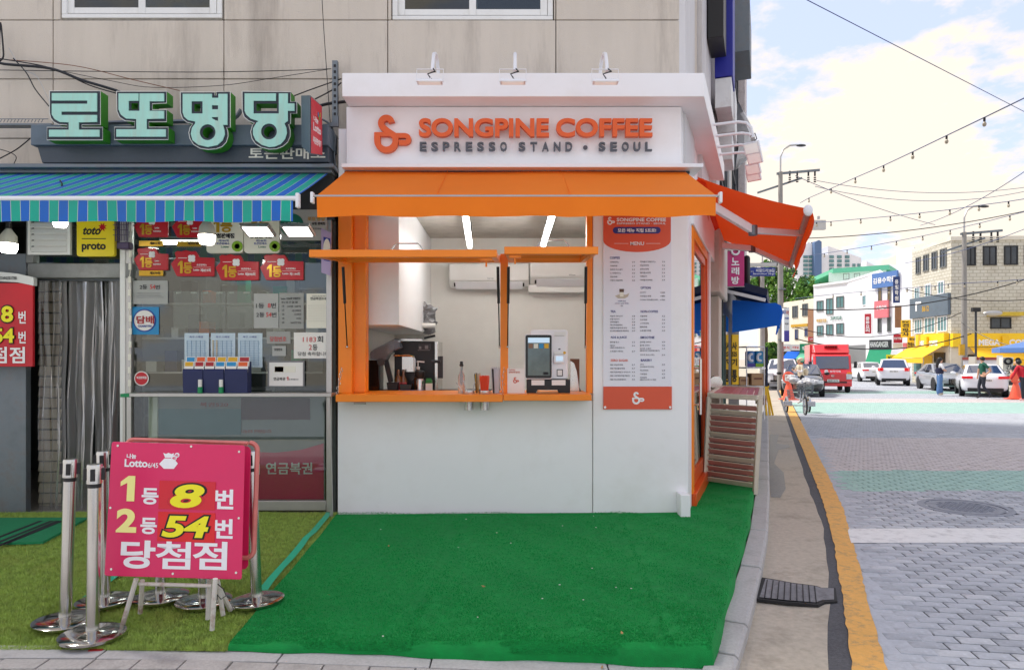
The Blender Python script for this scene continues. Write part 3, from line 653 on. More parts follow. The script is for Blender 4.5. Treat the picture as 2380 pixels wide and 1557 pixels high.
def rrect(u0, v0, u1, v1, r, n=5):
    pts = []
    for (cx, cy, a0) in ((u1-r, v0+r, -90), (u1-r, v1-r, 0), (u0+r, v1-r, 90), (u0+r, v0+r, 180)):
        pts += [(cx+r*math.cos(R(a0+90*i/n)), cy+r*math.sin(R(a0+90*i/n))) for i in range(n+1)]
    return pts
def fpoly(q, pts, Y, d, k=None):                                # facade outline with thickness d behind it
    return q.prism([(fx(u, Y), fz(v, Y)) for u, v in pts][::-1], (0, Y, 0), (1,0,0), (0,0,1), (0,d,0), k)
fpoly(MB(), rrect(178,505,266,596,6), ty, .04).build('panel', M('yellow_sign'), t, bev=.004)
q = MB(); q.ft('toto', 193, 528, 234, 546, ty-.002, .03, shear=.3); q.ft('proto', 190, 564, 246, 586, ty-.002, .035); q.fb(190, 554, 246, 556, ty-.002, ty-.0005); q.build('lettering', M('ink'), t)
st = MB(); c_ = (238, 528); pl = []
for i in range(16): rr = 11 if i % 2 else 5; pl.append((c_[0]+rr*math.cos(R(22.5*i)), c_[1]+rr*math.sin(R(22.5*i))))
fpoly(st, pl[::-1] if False else pl, ty-.004, .003).build('red_star', M('sign_red'), t)
bk = thing('plastic_basket', 'purple plastic basket hung beside the yellow betting sign', 'basket', (fx(284,ty), ty, 2.5)); mat('purple', S(78,62,96), .5)
q = MB()
for i in range(9): u = 268+i*4.0; q.bar((fx(u,ty-.02), ty-.03, fz(505,ty)), (fx(lerp(u,284,.15),ty-.02), ty-.03, fz(562,ty)), .006, .006)
for v in (512,524,536,548): q.bar((fx(267,ty), ty-.031, fz(v,ty)), (fx(302,ty), ty-.031, fz(v,ty)), .008, .004)
q.build('mesh_side', M('purple'), bk); MB().fb(271, 562, 299, 578, ty-.04, ty+.05).build('bottom', M('purple'), bk, bev=.01)
# red banner board, left edge
bn = thing('red_board', 'red number board with yellow digits beside the shop door at the left edge', 'sign', (fx(20,6.5), 6.5, 1.5)); by = 6.55
MB().fb(-120, 658, 76, 852, by, by+.03).build('panel', M('sign_red'), bn, bev=.003)
mat('steel_tape', S(206,208,206), .4, var=.03)
fpoly(MB(), [(-120,620),(40,636),(78,645),(78,664),(40,656),(-120,648)], by-.005, .05).build('wrapped_rail', M('steel_tape'), bn)
q = MB(); q.ft('8', 1, 708, 33, 752, by-.004, .05, .004); q.ft('54', -18, 760, 36, 800, by-.004, .05, .004); q.build('number_outline', M('ink'), bn)
q = MB(); q.ft('8', 3, 711, 31, 749, by-.009, .03, .004); q.ft('54', -15, 763, 33, 797, by-.009, .03, .004); q.build('number', M('bright_yellow'), bn)
for s_, r_ in (('번',(43,723,60,752)),('번',(43,770,60,798)),('점점',(-20,806,58,844))): MB().ft(s_, *r_, by-.004, .02).build('lettering', M('white_print'), bn)
MB().ft('STAINLESS STEEL', 0, 643, 40, 650, by-.008, .01).build('tape_print', M('ink'), bn)
# ---- notices on and behind the glass
gy = SY+.022                                                    # outside face of the pane, paper stuck on it
def notice(name, lab, cat, rect, base, items, Y=gy, thick=.004, rad=0, grp=None, sc3=True):
    a = k3(rect[0], rect[1]) if sc3 else rect[:2]; b = k3(rect[2], rect[3]) if sc3 else rect[2:]
    t = thing(name, lab, cat, (fx((a[0]+b[0])/2, Y), Y, fz(b[1], Y)), grp)
    if rad: fpoly(MB(), rrect(a[0], a[1], b[0], b[1], rad), Y, thick).build('sheet', base, t)
    else: MB().fb(a[0], a[1], b[0], b[1], Y, Y+thick).build('sheet', base, t)
    per = {}
    for it in items:
        s_, r_, m_ = it[:3]; bo = it[3] if len(it) > 3 else .015
        p = k3(r_[0], r_[1]) if sc3 else r_[:2]; q_ = k3(r_[2], r_[3]) if sc3 else r_[2:]
        q = per.setdefault(m_, MB())
        if s_ is None: q.fb(p[0], p[1], q_[0], q_[1], Y-.0035, Y-.0005)
        else: q.ft(s_, p[0], p[1], q_[0], q_[1], Y-.0025, bo, 0, None, 2)
    for m_, q in per.items(): q.build('print', M(m_), t)
    return t
def rows_(x0, x1, y0, y1, n, m, j=0): return [(None, (x0+(rc.uniform(0,j)), lerp(y0,y1,i/(n-1)), x1-rc.uniform(0,j*2), lerp(y0,y1,i/(n-1))+2.2), m) for i in range(n)]
mat('aged_paper', S(176,178,174), .7, var=.04); mat('grey_paper', S(160,162,158), .7, var=.05); mat('form_blue', S(196,214,224), .7, var=.04); mat('form_line', S(120,160,190), .7, var=0); mat('dark_print', S(70,72,74), .7, var=0)
notice('paper_notice', 'grey paper reading second prize 54 times under the gold date plate', 'notice', (40,555,322,745), M('aged_paper'), [('2등', (95,588,155,626), 'dark_print', .02), ('54', (178,588,222,624), 'mid_red', .02), ('번', (224,590,260,626), 'dark_print', .02)]+rows_(65,290,655,690,4,'grey',20))
notice('cigarette_sign', 'blue square sign with round tobacco emblem on the shop window', 'sign', (35,768,250,992), M('cyan_sign'), [])
t = bpy.data.objects['cigarette_sign']; a = k3(135,878)
q = MB(); q.lathe([(.112,0),(.112,.004),(.001,.004)], (0,0,0), 32, ax=1); q.v = [(fx(a[0],gy)+x, gy-y, fz(a[1],gy)+z) for x, y, z in q.v]; q.build('ring', M('blue_print'), t)
q = MB(); q.lathe([(.1,.004),(.1,.006),(.001,.006)], (0,0,0), 32, ax=1); q.v = [(fx(a[0],gy)+x, gy-y, fz(a[1],gy)+z) for x, y, z in q.v]; q.build('disc', M('paper'), t)
q = MB(); q.ft('담배', *k3(68,840), *k3(212,905), gy-.009, .03); q.build('lettering', M('dark_red_print'), t); q = MB(); q.ft('CIGARETTES', *k3(80,915), *k3(192,932), gy-.009, .02); q.build('small_lettering', M('blue_print'), t)
sk = thing('round_sticker', 'small round red and white lottery sticker low on the shop window', 'sticker', (fx(335,gy), gy, 1.2)); a = k3(110,1348)
for r_, m_, dz in ((.072,'paper',0),(.062,'sign_red',.002)):
    q = MB(); q.lathe([(r_,0),(r_,.002),(.001,.002)], (0,0,0), 28, ax=1); q.v = [(fx(a[0],gy)+x, gy-y-dz, fz(a[1],gy)+z) for x, y, z in q.v]; q.build('disc', M(m_), sk)
q = MB(); q.ft('복권판매점', *k3(70,1330), *k3(150,1352), gy-.0055, .02); q.build('lettering', M('white_print'), sk)
notice('paper_notice', 'grey sheet reading first prize 8 times and second prize 54 times', 'notice', (1020,660,1220,940), M('aged_paper'), [('1등', (1038,738,1105,780),'dark_print'),('8',(1132,738,1158,776),'mid_red',.02),('번',(1162,736,1200,778),'dark_print'),('2등',(1040,812,1106,852),'dark_print'),('54',(1120,812,1164,850),'mid_red',.02),('번',(1166,812,1204,852),'dark_print')])
notice('paper_notice', 'printed sheet of lotto winning numbers beside the first prize sheet', 'notice', (1226,655,1425,945), M('grey_paper'), [('Lotto 1226회 당첨번호',(1240,690,1400,710),'dark_print'),('4 6 13 17 26 28',(1245,722,1375,738),'dark_print'),('10명 28억',(1290,756,1402,772),'dark_print',0),('6천 2백만원',(1330,790,1402,806),'dark_print',0),('131만원',(1350,820,1402,836),'dark_print',0),('5만원',(1365,854,1402,868),'dark_print',0),('280만명 당첨',(1318,888,1402,904),'dark_print',0)]+[(f'{i+1}등',(1248,754+i*33,1268,770+i*33),'dark_print',0) for i in range(5)])
dots = [(None,(1465+c*20,755+r*21,1470+c*20,759+r*21),'dark_print' if (c*7+r*3) % 4 == 0 else 'grey') for c in range(9) for r in range(7)]
notice('paper_notice', 'cream dotted pension lottery sheet nearest the coffee kiosk', 'notice', (1448,660,1640,940), M('sign_cream'), [('연금복권318',(1478,688,1606,712),'dark_print'),('2026년 5월 4일 추첨',(1495,674,1600,684),'grey',0)]+dots)
for i, (xa, lab) in enumerate(((458,'leftmost pale blue form hung low in the shop window'),(672,'middle pale blue form with yellow marks low in the shop window'),(892,'rightmost pale blue form of the three low in the shop window'))):
    it = [('축구 스페셜',(xa+40,1003,xa+150,1018),'blue_print',0)]+rows_(xa+12,xa+185,1040,1240,15,'form_line',12)+[(None,(xa+20+12*j,1040,xa+21.5+12*j,1240),'form_line') for j in range(0,14,3)]
    if i == 1: it += [(None,(xa+12+30*j,1040+16*k,xa+24+30*j,1047+16*k),'gold') for j in range(2) for k in range(12)]
    notice('form_sheet', lab, 'notice', (xa,980,xa+198,1258), M('form_blue'), it, grp='pale blue forms low in the shop window')
notice('card_notice', 'grey card reading winning numbers above a small pinned slip', 'notice', (1125,968,1318,1065), M('grey_paper'), [('당첨번호',(1152,1008,1284,1048),'mid_red',.01)])
notice('pinned_slip', 'small white slip hanging beneath the grey winning numbers card', 'notice', (1170,1085,1280,1165), M('aged_paper'), [('당첨번호',(1185,1102,1252,1124),'ink',.01)])
notice('paper_notice', 'white handwritten sheet reading 1183 second prize beside the coffee kiosk', 'notice', (1345,975,1642,1185), M('paper'), [('1183',(1418,1012,1525,1052),'mid_red',.005),('회',(1535,1004,1582,1056),'dark_print',.02),('2',(1466,1074,1492,1116),'mid_red',.005),('등',(1498,1072,1536,1120),'dark_print',.02),('당첨 축하합니다',(1378,1132,1628,1164),'ink',.005)])
notice('framed_notice', 'white framed pension lottery congratulation card standing on the shop counter', 'notice', (1132,1205,1430,1412), M('grey'), [], Y=gy-.02, thick=.012)
notice('congratulation_card', 'white card with orange ticket picture inside the frame on the shop counter', 'notice', (1145,1218,1418,1408), M('paper'), [(None,(1185,1248,1358,1298),'sign_cream'),(None,(1190,1252,1260,1294),'orange_letter'),('연금복권',(1180,1338,1274,1364),'ink',.015),('1',(1286,1334,1302,1362),'mid_red',.02),('등 축하합니다',(1306,1348,1382,1362),'dark_print',0)], Y=gy-.026)
mat('sleeve', S(150,154,152), .3, var=.15, alpha=.35)
for i, (x0, x1) in enumerate(((368,578),(590,790),(800,1008))): notice('plastic_sleeve', ['left','middle','right'][i]+' empty clear plastic sleeve hung in the middle of the shop window', 'sleeve', (x0,642,x1,945), M('sleeve'), [(None,(x0+22,646,x0+60,660),'aged_paper'),(None,(x1-70,646,x1-24,660),'aged_paper')], Y=gy+.03, grp='clear plastic sleeves in the shop window')
# red arrow shaped winner signs
def arrow(cx, cy, s, lab, num, plate=None, wide=1):
    Y = gy-.022; t = thing('winner_sign', lab, 'sign', (fx(k3(cx,cy)[0], Y), Y, fz(k3(cx,cy)[1], Y)), 'red winner signs on the shop window')
    def K(a, b): return k3(cx+a*s, cy+b*s)
    o = [(0,110),(42,62),(30,20),(50,6),(85,10),(120,0),(160,10),(200,8),(222,42),(226,58),(352*wide-10*(wide-1),62),(352*wide,72),(352*wide,205),(345*wide,212),(52,212),(44,204)]
    fpoly(MB(), [K(*p) for p in o], Y, .02).build('panel', M('sign_red'), t, bev=.003)
    q = MB(); q.ft('1', *K(58,88), *K(98,188), Y-.003, .04, .004); q.ft('등', *K(102,100), *K(176,190), Y-.003, .03, .004); q.build('gold_figure', M('gold'), t)
    q = MB()
    for dx, dy in ((-12,-12),(12,-12),(-12,12),(12,12)):
        c_ = K(170+dx, 68+dy); q.lathe([(.021*s,0),(.021*s,.003),(.001,.003)], (0,0,0), 12, ax=1); q.v[-36:] = [(fx(c_[0],Y)+x, Y-y-.0005*(dx+dy+30)/20, fz(c_[1],Y)+z) for x, y, z in q.v[-36:]]
    q.build('clover', M('white_print'), t)
    MB().fb(*K(60,62), *K(132,66), Y-.003, Y-.0005).build('rule', M('white_print'), t)
    if wide == 1: W_ = [('토큰판매소',210,112,292,128,.02),('Lotto',184,152,232,168,.03),(num,240,150,324,176,.02)]; MB().fb(*K(182,138), *K(325,140), Y-.003, Y-.0005).build('rule', M('white_print'), t)
    else: W_ = [('Lotto',196,118,236,134,.03),('토큰판매소',182,150,254,166,.02)]
    for s_, a_, b_, c_, d_, e_ in W_: MB().ft(s_, *K(a_,b_), *K(c_,d_), Y-.003, e_).build('lettering', M('white_print'), t)
    if plate:
        p = thing('date_plate', plate[1], 'sign', (fx(K(50,250)[0], Y), Y, fz(K(50,270)[1], Y)), 'gold date plates')
        MB().fb(*K(48,216+plate[2]), *K(272,266+plate[2]), Y+.004, Y+.012).build('plate', M('gold'), p)
        q = MB(); q.ft(plate[0], *K(148,226+plate[2]), *K(246,254+plate[2]), Y+.002, .02); q.build('lettering', M('ink'), p)
arrow(47,285,.87,'red winner sign over the grey 54 times paper, second row leftmost','제379회',('제379회','gold date plate just above the grey paper notice',0),.9)
arrow(347,308,1,'red winner sign second from the left in the lower row','제859회'); arrow(708,340,1,'red winner sign third from the left in the lower row','제898회'); arrow(1070,338,1,'red winner sign in the lower row nearest the coffee kiosk','제1144회')
arrow(47,18,.87,'red winner sign half hidden by the awning at the window edge','',('제811회','gold date plate under the upper sign at the window edge',30),.9)
arrow(355,20,.87,'red winner sign half hidden by awning and big bulb','',('제707회','gold date plate left of the big bulb',30),.9)
for (xa, xb, num, lab) in ((636,934,'제586회','cream rounded winner sign reading 586 behind the big bulb'),(940,1228,'제546회','cream rounded winner sign reading 546 under the panel light')):
    Y = gy-.03; t = notice('cream_sign', lab, 'sign', (xa,20,xb,332), M('sign_cream'), [('당첨판매점',(xa+48,172,xa+226,212),'ink',.05),(num,(xa+98,222,xa+180,242),'blue_print',.01),('토큰판매소',(xa+80,246,xa+188,264),'blue_print',.02),('Lotto',(xa+118,272,xa+180,290),'teal_print',.02)], Y=Y, thick=.03, rad=8, grp='cream winner signs')
    q = MB(); q.ft('1', *k3(xa+60,60), *k3(xa+105,165), Y-.004, .05, .006); q.ft('등', *k3(xa+115,60), *k3(xa+210,165), Y-.004, .03, .006); q.build('gold_figure', M('gold'), t)
    q = MB(); c_ = k3(xa+252,278); q.lathe([(.052,0),(.052,.01),(.026,.01),(.026,0)], (0,0,0), 24, ax=1); q.v = [(fx(c_[0],Y)+x, Y-y-.001, fz(c_[1],Y)+z) for x, y, z in q.v]; q.build('green_ring', M('lime'), t)
t = notice('framed_certificate', 'framed grey certificate with green round lotto emblem by the kiosk awning', 'certificate', (1238,-20,1612,228), M('aged_paper'), [('로또명당',(1455,38,1600,72),'gold',.02),('당첨 판매점',(1492,82,1598,104),'ink',.03),('114.31',(1410,170,1470,192),'ink',.0),('인증판매점',(1480,128,1566,140),'dark_print',0)], Y=gy-.03, thick=.02)
q = MB(); c_ = k3(1338,112); q.lathe([(.115,0),(.115,.004),(.001,.004)], (0,0,0), 32, ax=1); q.v = [(fx(c_[0],gy)+x, gy-.031-y, fz(c_[1],gy)+z) for x, y, z in q.v]; q.build('emblem', M('teal_print'), t)
q = MB(); q.ft('LOTTO', *k3(1270,85), *k3(1400,122), gy-.038, .03); q.ft('645', *k3(1345,130), *k3(1400,156), gy-.038, .03); q.build('emblem_lettering', M('white_print'), t)
# window counter and what stands on it
cy0 = 6.5
ctr = thing('window_counter', 'narrow steel shelf with green end under the lottery shop window', 'counter', (fx(520,cy0), cy0, 0))
MB().fb(300, 914, 770, 922, cy0, SY+.004).build('shelf', M('aluminium'), ctr, bev=.003)
MB().fb(279, 915, 299.5, 923, cy0-.002, SY-.01).build('green_end', mat('green_end', S(14,140,84), .5), ctr, bev=.003)
for u in (288, 764): q = MB(); q.bar((fx(u,cy0+.02), cy0+.03, fz(922.5,cy0)), (fx(u-4 if u < 500 else u+4,cy0+.02), cy0+.06, 0), .025, .025); q.build('leg', M('aluminium'), ctr)
zt = fz(914, cy0)
for i, (xa, xb, lab) in enumerate(((445,608,'leftmost'),(612,778,'middle'),(783,970,'rightmost'))):
    a, b = k3(xa, 1330)[0], k3(xb, 1330)[0]; Y0 = cy0+.03; t = thing('ticket_box', 'navy blue ticket box on the shop counter, '+lab+' of three', 'box', (fx(a,Y0), Y0, zt), 'navy ticket boxes')
    xl, xr = fx(a,Y0), fx(b,Y0); q = MB(); q.prism([(Y0,0),(Y0+.10,0),(Y0+.10,.30),(Y0-.012,.215)], (xl,0,zt+.001), (0,1,0), (0,0,1), (xr-xl,0,0)); q.build('case', M('navy'), t, bev=.004)
    for k in range(4):
        w = (xr-xl)*.46; x = xl+.008+(k % 2)*(w+.01); z = zt+.22+(k//2)*.045; y = Y0+.012+(k//2)*.035
        MB().ob((x+w/2, y, z+.03), (w/2,0,0), (0,.008,.05), (0,.0015,0)).build('ticket', M('paper'), t); MB().ob((x+w/2, y-.0025+.006, z+.055), (w/2-.006,0,0), (0,.003,.02), (0,.0012,0)).build('ticket_print', M(['gold','dark_red_print','cyan_sign','orange_letter'][(k+i) % 4]), t)
for u, lab in ((k3(584,1)[0],'left'),(k3(754,1)[0],'right')):
    t = thing('marker_pen', 'green and white marker pen standing before the ticket boxes, '+lab+' one', 'pen', (fx(u,cy0), cy0+.01, zt), 'marker pens')
    MB().cyl((fx(u,cy0+.006), cy0+.008, zt+.001), (fx(u,cy0+.006), cy0+.008, zt+.06), .022, n=12).build('cap', mat('green_end', 0), t); MB().cyl((fx(u,cy0+.006), cy0+.008, zt+.061), (fx(u,cy0+.006), cy0+.008, zt+.13), .018, n=12).build('barrel', M('paper'), t)
# display panel under the counter
dp = thing('lower_display', 'maroon and grey lottery poster case under the shop counter', 'poster', (fx(600,SY), SY+.05, 0)); Y = SY+.06
mat('poster_grey', S(146,150,152), .5, var=.06); mat('poster_teal', S(70,118,128), .4, var=.06); mat('reflection_dark', S(70,26,40), .5, var=.1)
MB().fb(345, 922, 755, 1165, Y+.02, Y+.05).build('back_board', M('poster_grey'), dp)
fpoly(MB(), [(470,1030),(560,1048),(640,1052),(700,1045),(752,1030),(752,1160),(470,1160)], Y+.012, .006).build('maroon_field', M('maroon'), dp)
MB().fb(560, 924, 720, 975, Y+.006, Y+.010).build('dark_reflection_panel', M('reflection_dark'), dp); MB().fb(368, 950, 560, 1010, Y-.002, Y+.003).build('teal_panel', M('poster_teal'), dp)  # dark panel at the head: a reflection in the glass, painted as colour
q = MB(); q.ft('연금복권', 618, 1074, 726, 1102, Y+.001, .02); q.ft('회', 585, 1076, 604, 1102, Y+.001, .02); q.build('lettering', M('white_print'), dp); q = MB(); q.ft('나눔로또 판매점입니다.', 562, 998, 632, 1006, Y-.003, .01); q.ft('복권520', 465, 935, 530, 945, Y-.003, .01); q.build('small_lettering', M('dark_red_print'), dp)
MB().fb(345, 922, 366, 1030, Y-.004, Y+.015).build('cream_post', M('sign_cream'), dp)
# ---------------------------------------------------------------- lamps under the striped awning
mat('bulb_cap', S(200,196,180), .5); 
def bulb(u, v, Y, s, lab):
    t = thing('led_bulb', lab, 'lamp', (fx(u,Y), Y, fz(v,Y)), 'bulbs under the striped awning'); c = P(u, v, Y)
    MB().lathe([(.001,-.12*s),(.06*s,-.115*s),(.075*s,-.08*s),(.078*s,-.03*s)], tuple(c), 18).build('glowing_cap', M('lamp_white'), t); MB().lathe([(.078*s,-.028*s),(.07*s,.05*s),(.03*s,.11*s),(.02*s,.12*s)], tuple(c), 18).build('body', M('bulb_cap'), t)
    MB().lathe([(.024*s,.121*s),(.024*s,.19*s),(.012*s,.2*s)], tuple(c), 12).build('socket', M('black_plastic'), t); MB().tube([c+V((0,0,.2*s)), c+V((-.05,.1,.32)), c+V((-.2,.3,.4))], .006, 5).build('cord', M('black_plastic'), t)
bulb(20, 560, 6.1, .9, 'glowing white bulb hanging by the red number board'); bulb(481, 540, 6.0, .9, 'large glowing bulb hanging in front of the winner signs'); bulb(140, 505, 6.0, .75, 'glowing lamp half hidden by the awning above the louvre')
for (u, lab) in ((600,'left'),(693,'right')):
    Y = 6.2; t = thing('panel_light', 'white framed panel light under the striped awning, '+lab+' one', 'lamp', (fx(u,Y), Y, 2.65), 'panel lights under the striped awning')
    c = P(u, 535, Y); MB().ob(c, (.13,0,0), V((0,.10,-.03)), V((0,.004,.016))).build('frame', M('aluminium'), t, bev=.004); MB().ob(c-V((0,.005,.018)), (.11,0,0), V((0,.08,-.024)), V((0,.0006,.002))).build('diffuser', M('panel_glow'), t)
# LED strip beside the window
ls = thing('led_strip', 'string of small cream LED modules down the shop window edge', 'light strip', (fx(302,SY), SY, 1)); 
q = MB(); pts = [P(302+2*math.sin(i*1.3), 520+i*16, SY-.012) for i in range(26)]; q.tube(pts, .004, 5); q.build('wire', M('sign_cream'), ls)
for i in range(13): c = P(302+math.sin(i), 530+i*30, SY-.018); MB().ob(c, (.013,0,0), (0,0,.03), (0,.004,0)).build('module', M('sign_cream'), ls)
# ---------------------------------------------------------------- coffee kiosk
KY = 6.74
def k2(cx, cy): return src(950+cx/2.552, 620+cy/2.552)
def kc(cx, cy): return src(900+cx/1.7, 150+cy/1.7)
def k6(cx, cy): return src(1080+cx/5.189, 930+cy/5.189)
def k7(cx, cy): return src(1740+cx/2.5125, 620+cy/2.5125)
KX0, KX1 = fx(785, KY), fx(1600, KY)
def kside(Y, o=0): return V((KX1+TAN*(Y-KY), Y, 0))+NR*o
def kbox(q, Y0, Y1, z0, z1, o0, o1, k=None):
    p = [kside(Y0, o0), kside(Y1, o0), kside(Y1, o1), kside(Y0, o1)]
    return q.add([x+V((0,0,z0)) for x in p]+[x+V((0,0,z1)) for x in p], [(0,1,2,3),(7,6,5,4),(0,4,5,1),(1,5,6,2),(2,6,7,3),(3,7,4,0)], k)
kio = thing('coffee_kiosk', 'white and orange corner coffee kiosk with serving window', 'kiosk', (0, KY, 0))
MB().box(KX0, fx(1377,KY), KY, KY+.08, -.03, fz(931,KY)).build('front_panel', M('white_panel'), kio, bev=.004)
MB().box(fx(1378,KY), KX1-.004, KY-.014, KY+.2, -.03, 3.32).build('pillar_panel', M('white_panel'), kio, bev=.005)
q = MB(); kbox(q, KY+.0, 7.02, -.04, 3.3, -.03, .0); q.build('pillar_return', M('white_panel'), kio)
MB().box(fx(1582,6.557), fx(1605,6.557), 6.557, KY-.016, -.02, .205).build('corner_block', M('white_panel'), kio, bev=.006)
MB().fb(787, 497, 1378, 300, KY+.01, KY+.12).build('header', M('white_panel'), kio)
# orange window frame
def orange(q, n, **k): return q.build(n, M('orange_paint'), kio, bev=.004, **k)
orange(MB().fb(786, 496, 818, 914, KY-.01, KY+.10), 'jamb'); orange(MB().fb(818.4, 496, 850, 912, KY+.06, KY+.2), 'inner_jamb'); orange(MB().fb(1163, 590, 1181, 914, KY-.01, KY+.09), 'mullion'); orange(MB().fb(1364, 496, 1377.6, 914, KY-.008, KY+.1), 'jamb')
orange(MB().fb(850.4, 594, 1163, 606, KY+.0, KY+.08), 'transom'); orange(MB().fb(1181, 594, 1364, 606, KY+.0, KY+.08), 'transom')
CY = 6.48; CZ = fz(917, CY)
orange(MB().fb(780, 917, 1168.5, 934, CY, 7.35), 'counter'); orange(MB().fb(1170, 916.5, 1375, 931, CY, 7.35), 'counter')
# interior
mat('kiosk_wall', S(236,235,228), .8, var=.02); mat('kiosk_ceiling', S(200,194,184), .9, var=.1, dirt=S(150,140,128), dirt_s=2, dirt_a=.4)
BY = 9.7
q = MB(); q.box(KX0, 2.76, BY, BY+.08, -.03, 3.25); q.build('back_wall', M('kiosk_wall'), kio)
q = MB(); q.box(KX0, KX0+.05, KY+.21, BY, -.03, 3.25); q.build('left_wall', M('kiosk_wall'), kio)
q = MB(); q.add([(KX0,KY+.1,3.2),(KX1-.05,KY+.1,3.2),(kside(BY).x-.05,BY,3.2),(KX0,BY,3.2)]+[(KX0,KY+.1,3.26),(KX1-.05,KY+.1,3.26),(kside(BY).x-.05,BY,3.26),(KX0,BY,3.26)], [(0,3,2,1),(4,5,6,7),(0,1,5,4),(1,2,6,5),(2,3,7,6),(3,0,4,7)]); q.build('ceiling', M('kiosk_ceiling'), kio)
q = MB(); q.add([(KX0,KY+.08,-.015),(KX1-.05,KY+.1,-.015),(kside(BY).x-.05,BY,-.015),(KX0,BY,-.015)], [(0,1,2,3)]); q.build('floor', M('grey'), kio)
q = MB(); q.box(KX0+.05, fx(928,6.98), 6.96, BY-.002, fz(755,6.95), 3.19); cab = tag(q.build('wall_cabinet', M('white_panel'), bev=.004), 'tall white wall cabinet at the left inside the kiosk', 'cabinet')
# crumpled bags at the cabinet end
bg_ = thing('paper_bags', 'crumpled silver grey bags and a paper roll stuffed beside the cabinet', 'bags', (fx(990,9.0), 9, 1.8)); rb = random.Random(4)
mat('foil', S(150,150,152), .45, .3, var=.2)
for i in range(9):
    c = P(985+rb.uniform(-6,16), 712+i*7, 8.9); q = MB(); q.ell(tuple(c), .07, .05, .045, 8, 6); q.v = [(x+rb.uniform(-.03,.03), y, z+rb.uniform(-.025,.025)) for x, y, z in q.v]; q.build('bag', M('foil'), bg_, ang=10)
MB().cyl(P(975,757,8.8), P(1012,757,8.8), .035, n=14).build('paper_roll', M('paper'), bg_)
# side door
mat('deep_orange', S(222,84,20), .35, var=.05)
q = MB(); kbox(q, 7.02, 7.16, .0, 2.86, -.06, .015); q.build('door_jamb', M('orange_paint'), kio, bev=.004)
q = MB(); kbox(q, 8.72, 8.9, .0, 2.86, -.06, .015); q.build('door_jamb', M('deep_orange'), kio, bev=.004)
q = MB(); kbox(q, 7.16, 8.72, 2.76, 2.86, -.06, .012); q.build('door_head', M('orange_paint'), kio, bev=.004)
q = MB(); kbox(q, 6.96, 9.7, 2.862, 3.34, -.06, .03); q.build('door_header', M('white_panel'), kio, bev=.006)
q = MB(); kbox(q, 8.905, 9.05, -.02, 2.86, -.06, .03); q.build('end_post', M('white_panel'), kio, bev=.006)
q = MB(); kbox(q, 9.052, 9.78, -.05, 2.86, -.5, -.04); q.build('end_wall', M('stucco'), kio)
q = MB(); kbox(q, 7.02, 8.9, -.04, .13, -.06, .05); q.build('door_step', M('deep_orange'), kio, bev=.006)
dr = q = MB(); kbox(q, 7.165, 7.26, .14, 2.75, -.045, -.005); kbox(q, 8.62, 8.715, .14, 2.75, -.045, -.005); kbox(q, 7.263, 8.617, .14, .3, -.045, -.005); kbox(q, 7.263, 8.617, 2.66, 2.75, -.045, -.005)
door = q.build('door', M('deep_orange'), kio, bev=.004)
q = MB(); kbox(q, 7.263, 8.617, .3, 2.66, -.03, -.024); q.build('door_glass', M('glass'), door)
q = MB(); a = kside(7.21, .07); q.cyl(a+V((0,0,.92)), a+V((0,0,1.5)), .014, n=10); [q.cyl(kside(7.21,-.004)+V((0,0,z)), a+V((0,0,z)), .008, n=8) for z in (1.02, 1.4)]; q.build('door_handle', M('steel'), door)
q = MB(); kbox(q, 7.18, 7.24, 1.25, 1.42, -.004, .006); q.build('lock_plate', M('black_plastic'), door)
q = MB(); a = kside(7.5, -.0225); q.text('SONGPINE', a+V((0,0,1.42)), D, (0,0,1), .8, .1, .03); q.build('door_lettering', M('white_print'), door)
# fascia with overhanging band
fa = thing('kiosk_fascia', 'white sign fascia with overhanging top band above the kiosk awning', 'fascia', (0, 6.7, 3.3))
FY = 6.70; BYd = 6.45; zb0, zb1 = 3.955, 4.177; zl = 3.33
xl, xr = fx(805, FY), fx(1583, FY); bl, br = fx(795, BYd), fx(1637, BYd)
def along(x, y, Y): return V((x+TAN*(Y-y), Y, 0))
def pr(q, pts, z0, z1): n = len(pts); return q.add([V(p)+V((0,0,z0)) for p in pts]+[V(p)+V((0,0,z1)) for p in pts], [tuple(range(n-1,-1,-1)), tuple(range(n, 2*n))]+[(i, (i+1)%n, (i+1)%n+n, i+n) for i in range(n)])
e1, e2 = along(xr, FY, 9.55), along(br, BYd, 9.5)
pr(MB(), [(xl, FY, 0), (xr, FY, 0), e1, e1-V((.5,0,0)), (xr-.4, WY-.01, 0), (xl, WY-.01, 0)], zl, zb0-.004).build('fascia_face', M('white_panel'), fa, bev=.004)
pr(MB(), [(bl, BYd, 0), (br, BYd, 0), e2, e2-V((.75,0,0)), (br-.75, WY-.01, 0), (bl, WY-.01, 0)], zb0, zb1).build('top_band', M('white_panel'), fa, bev=.006)
q = MB(); q.fb(793, 380, 1635, 389, 6.50, FY+.12); q.build('drip_ledge', M('white_metal'), fa, bev=.004)
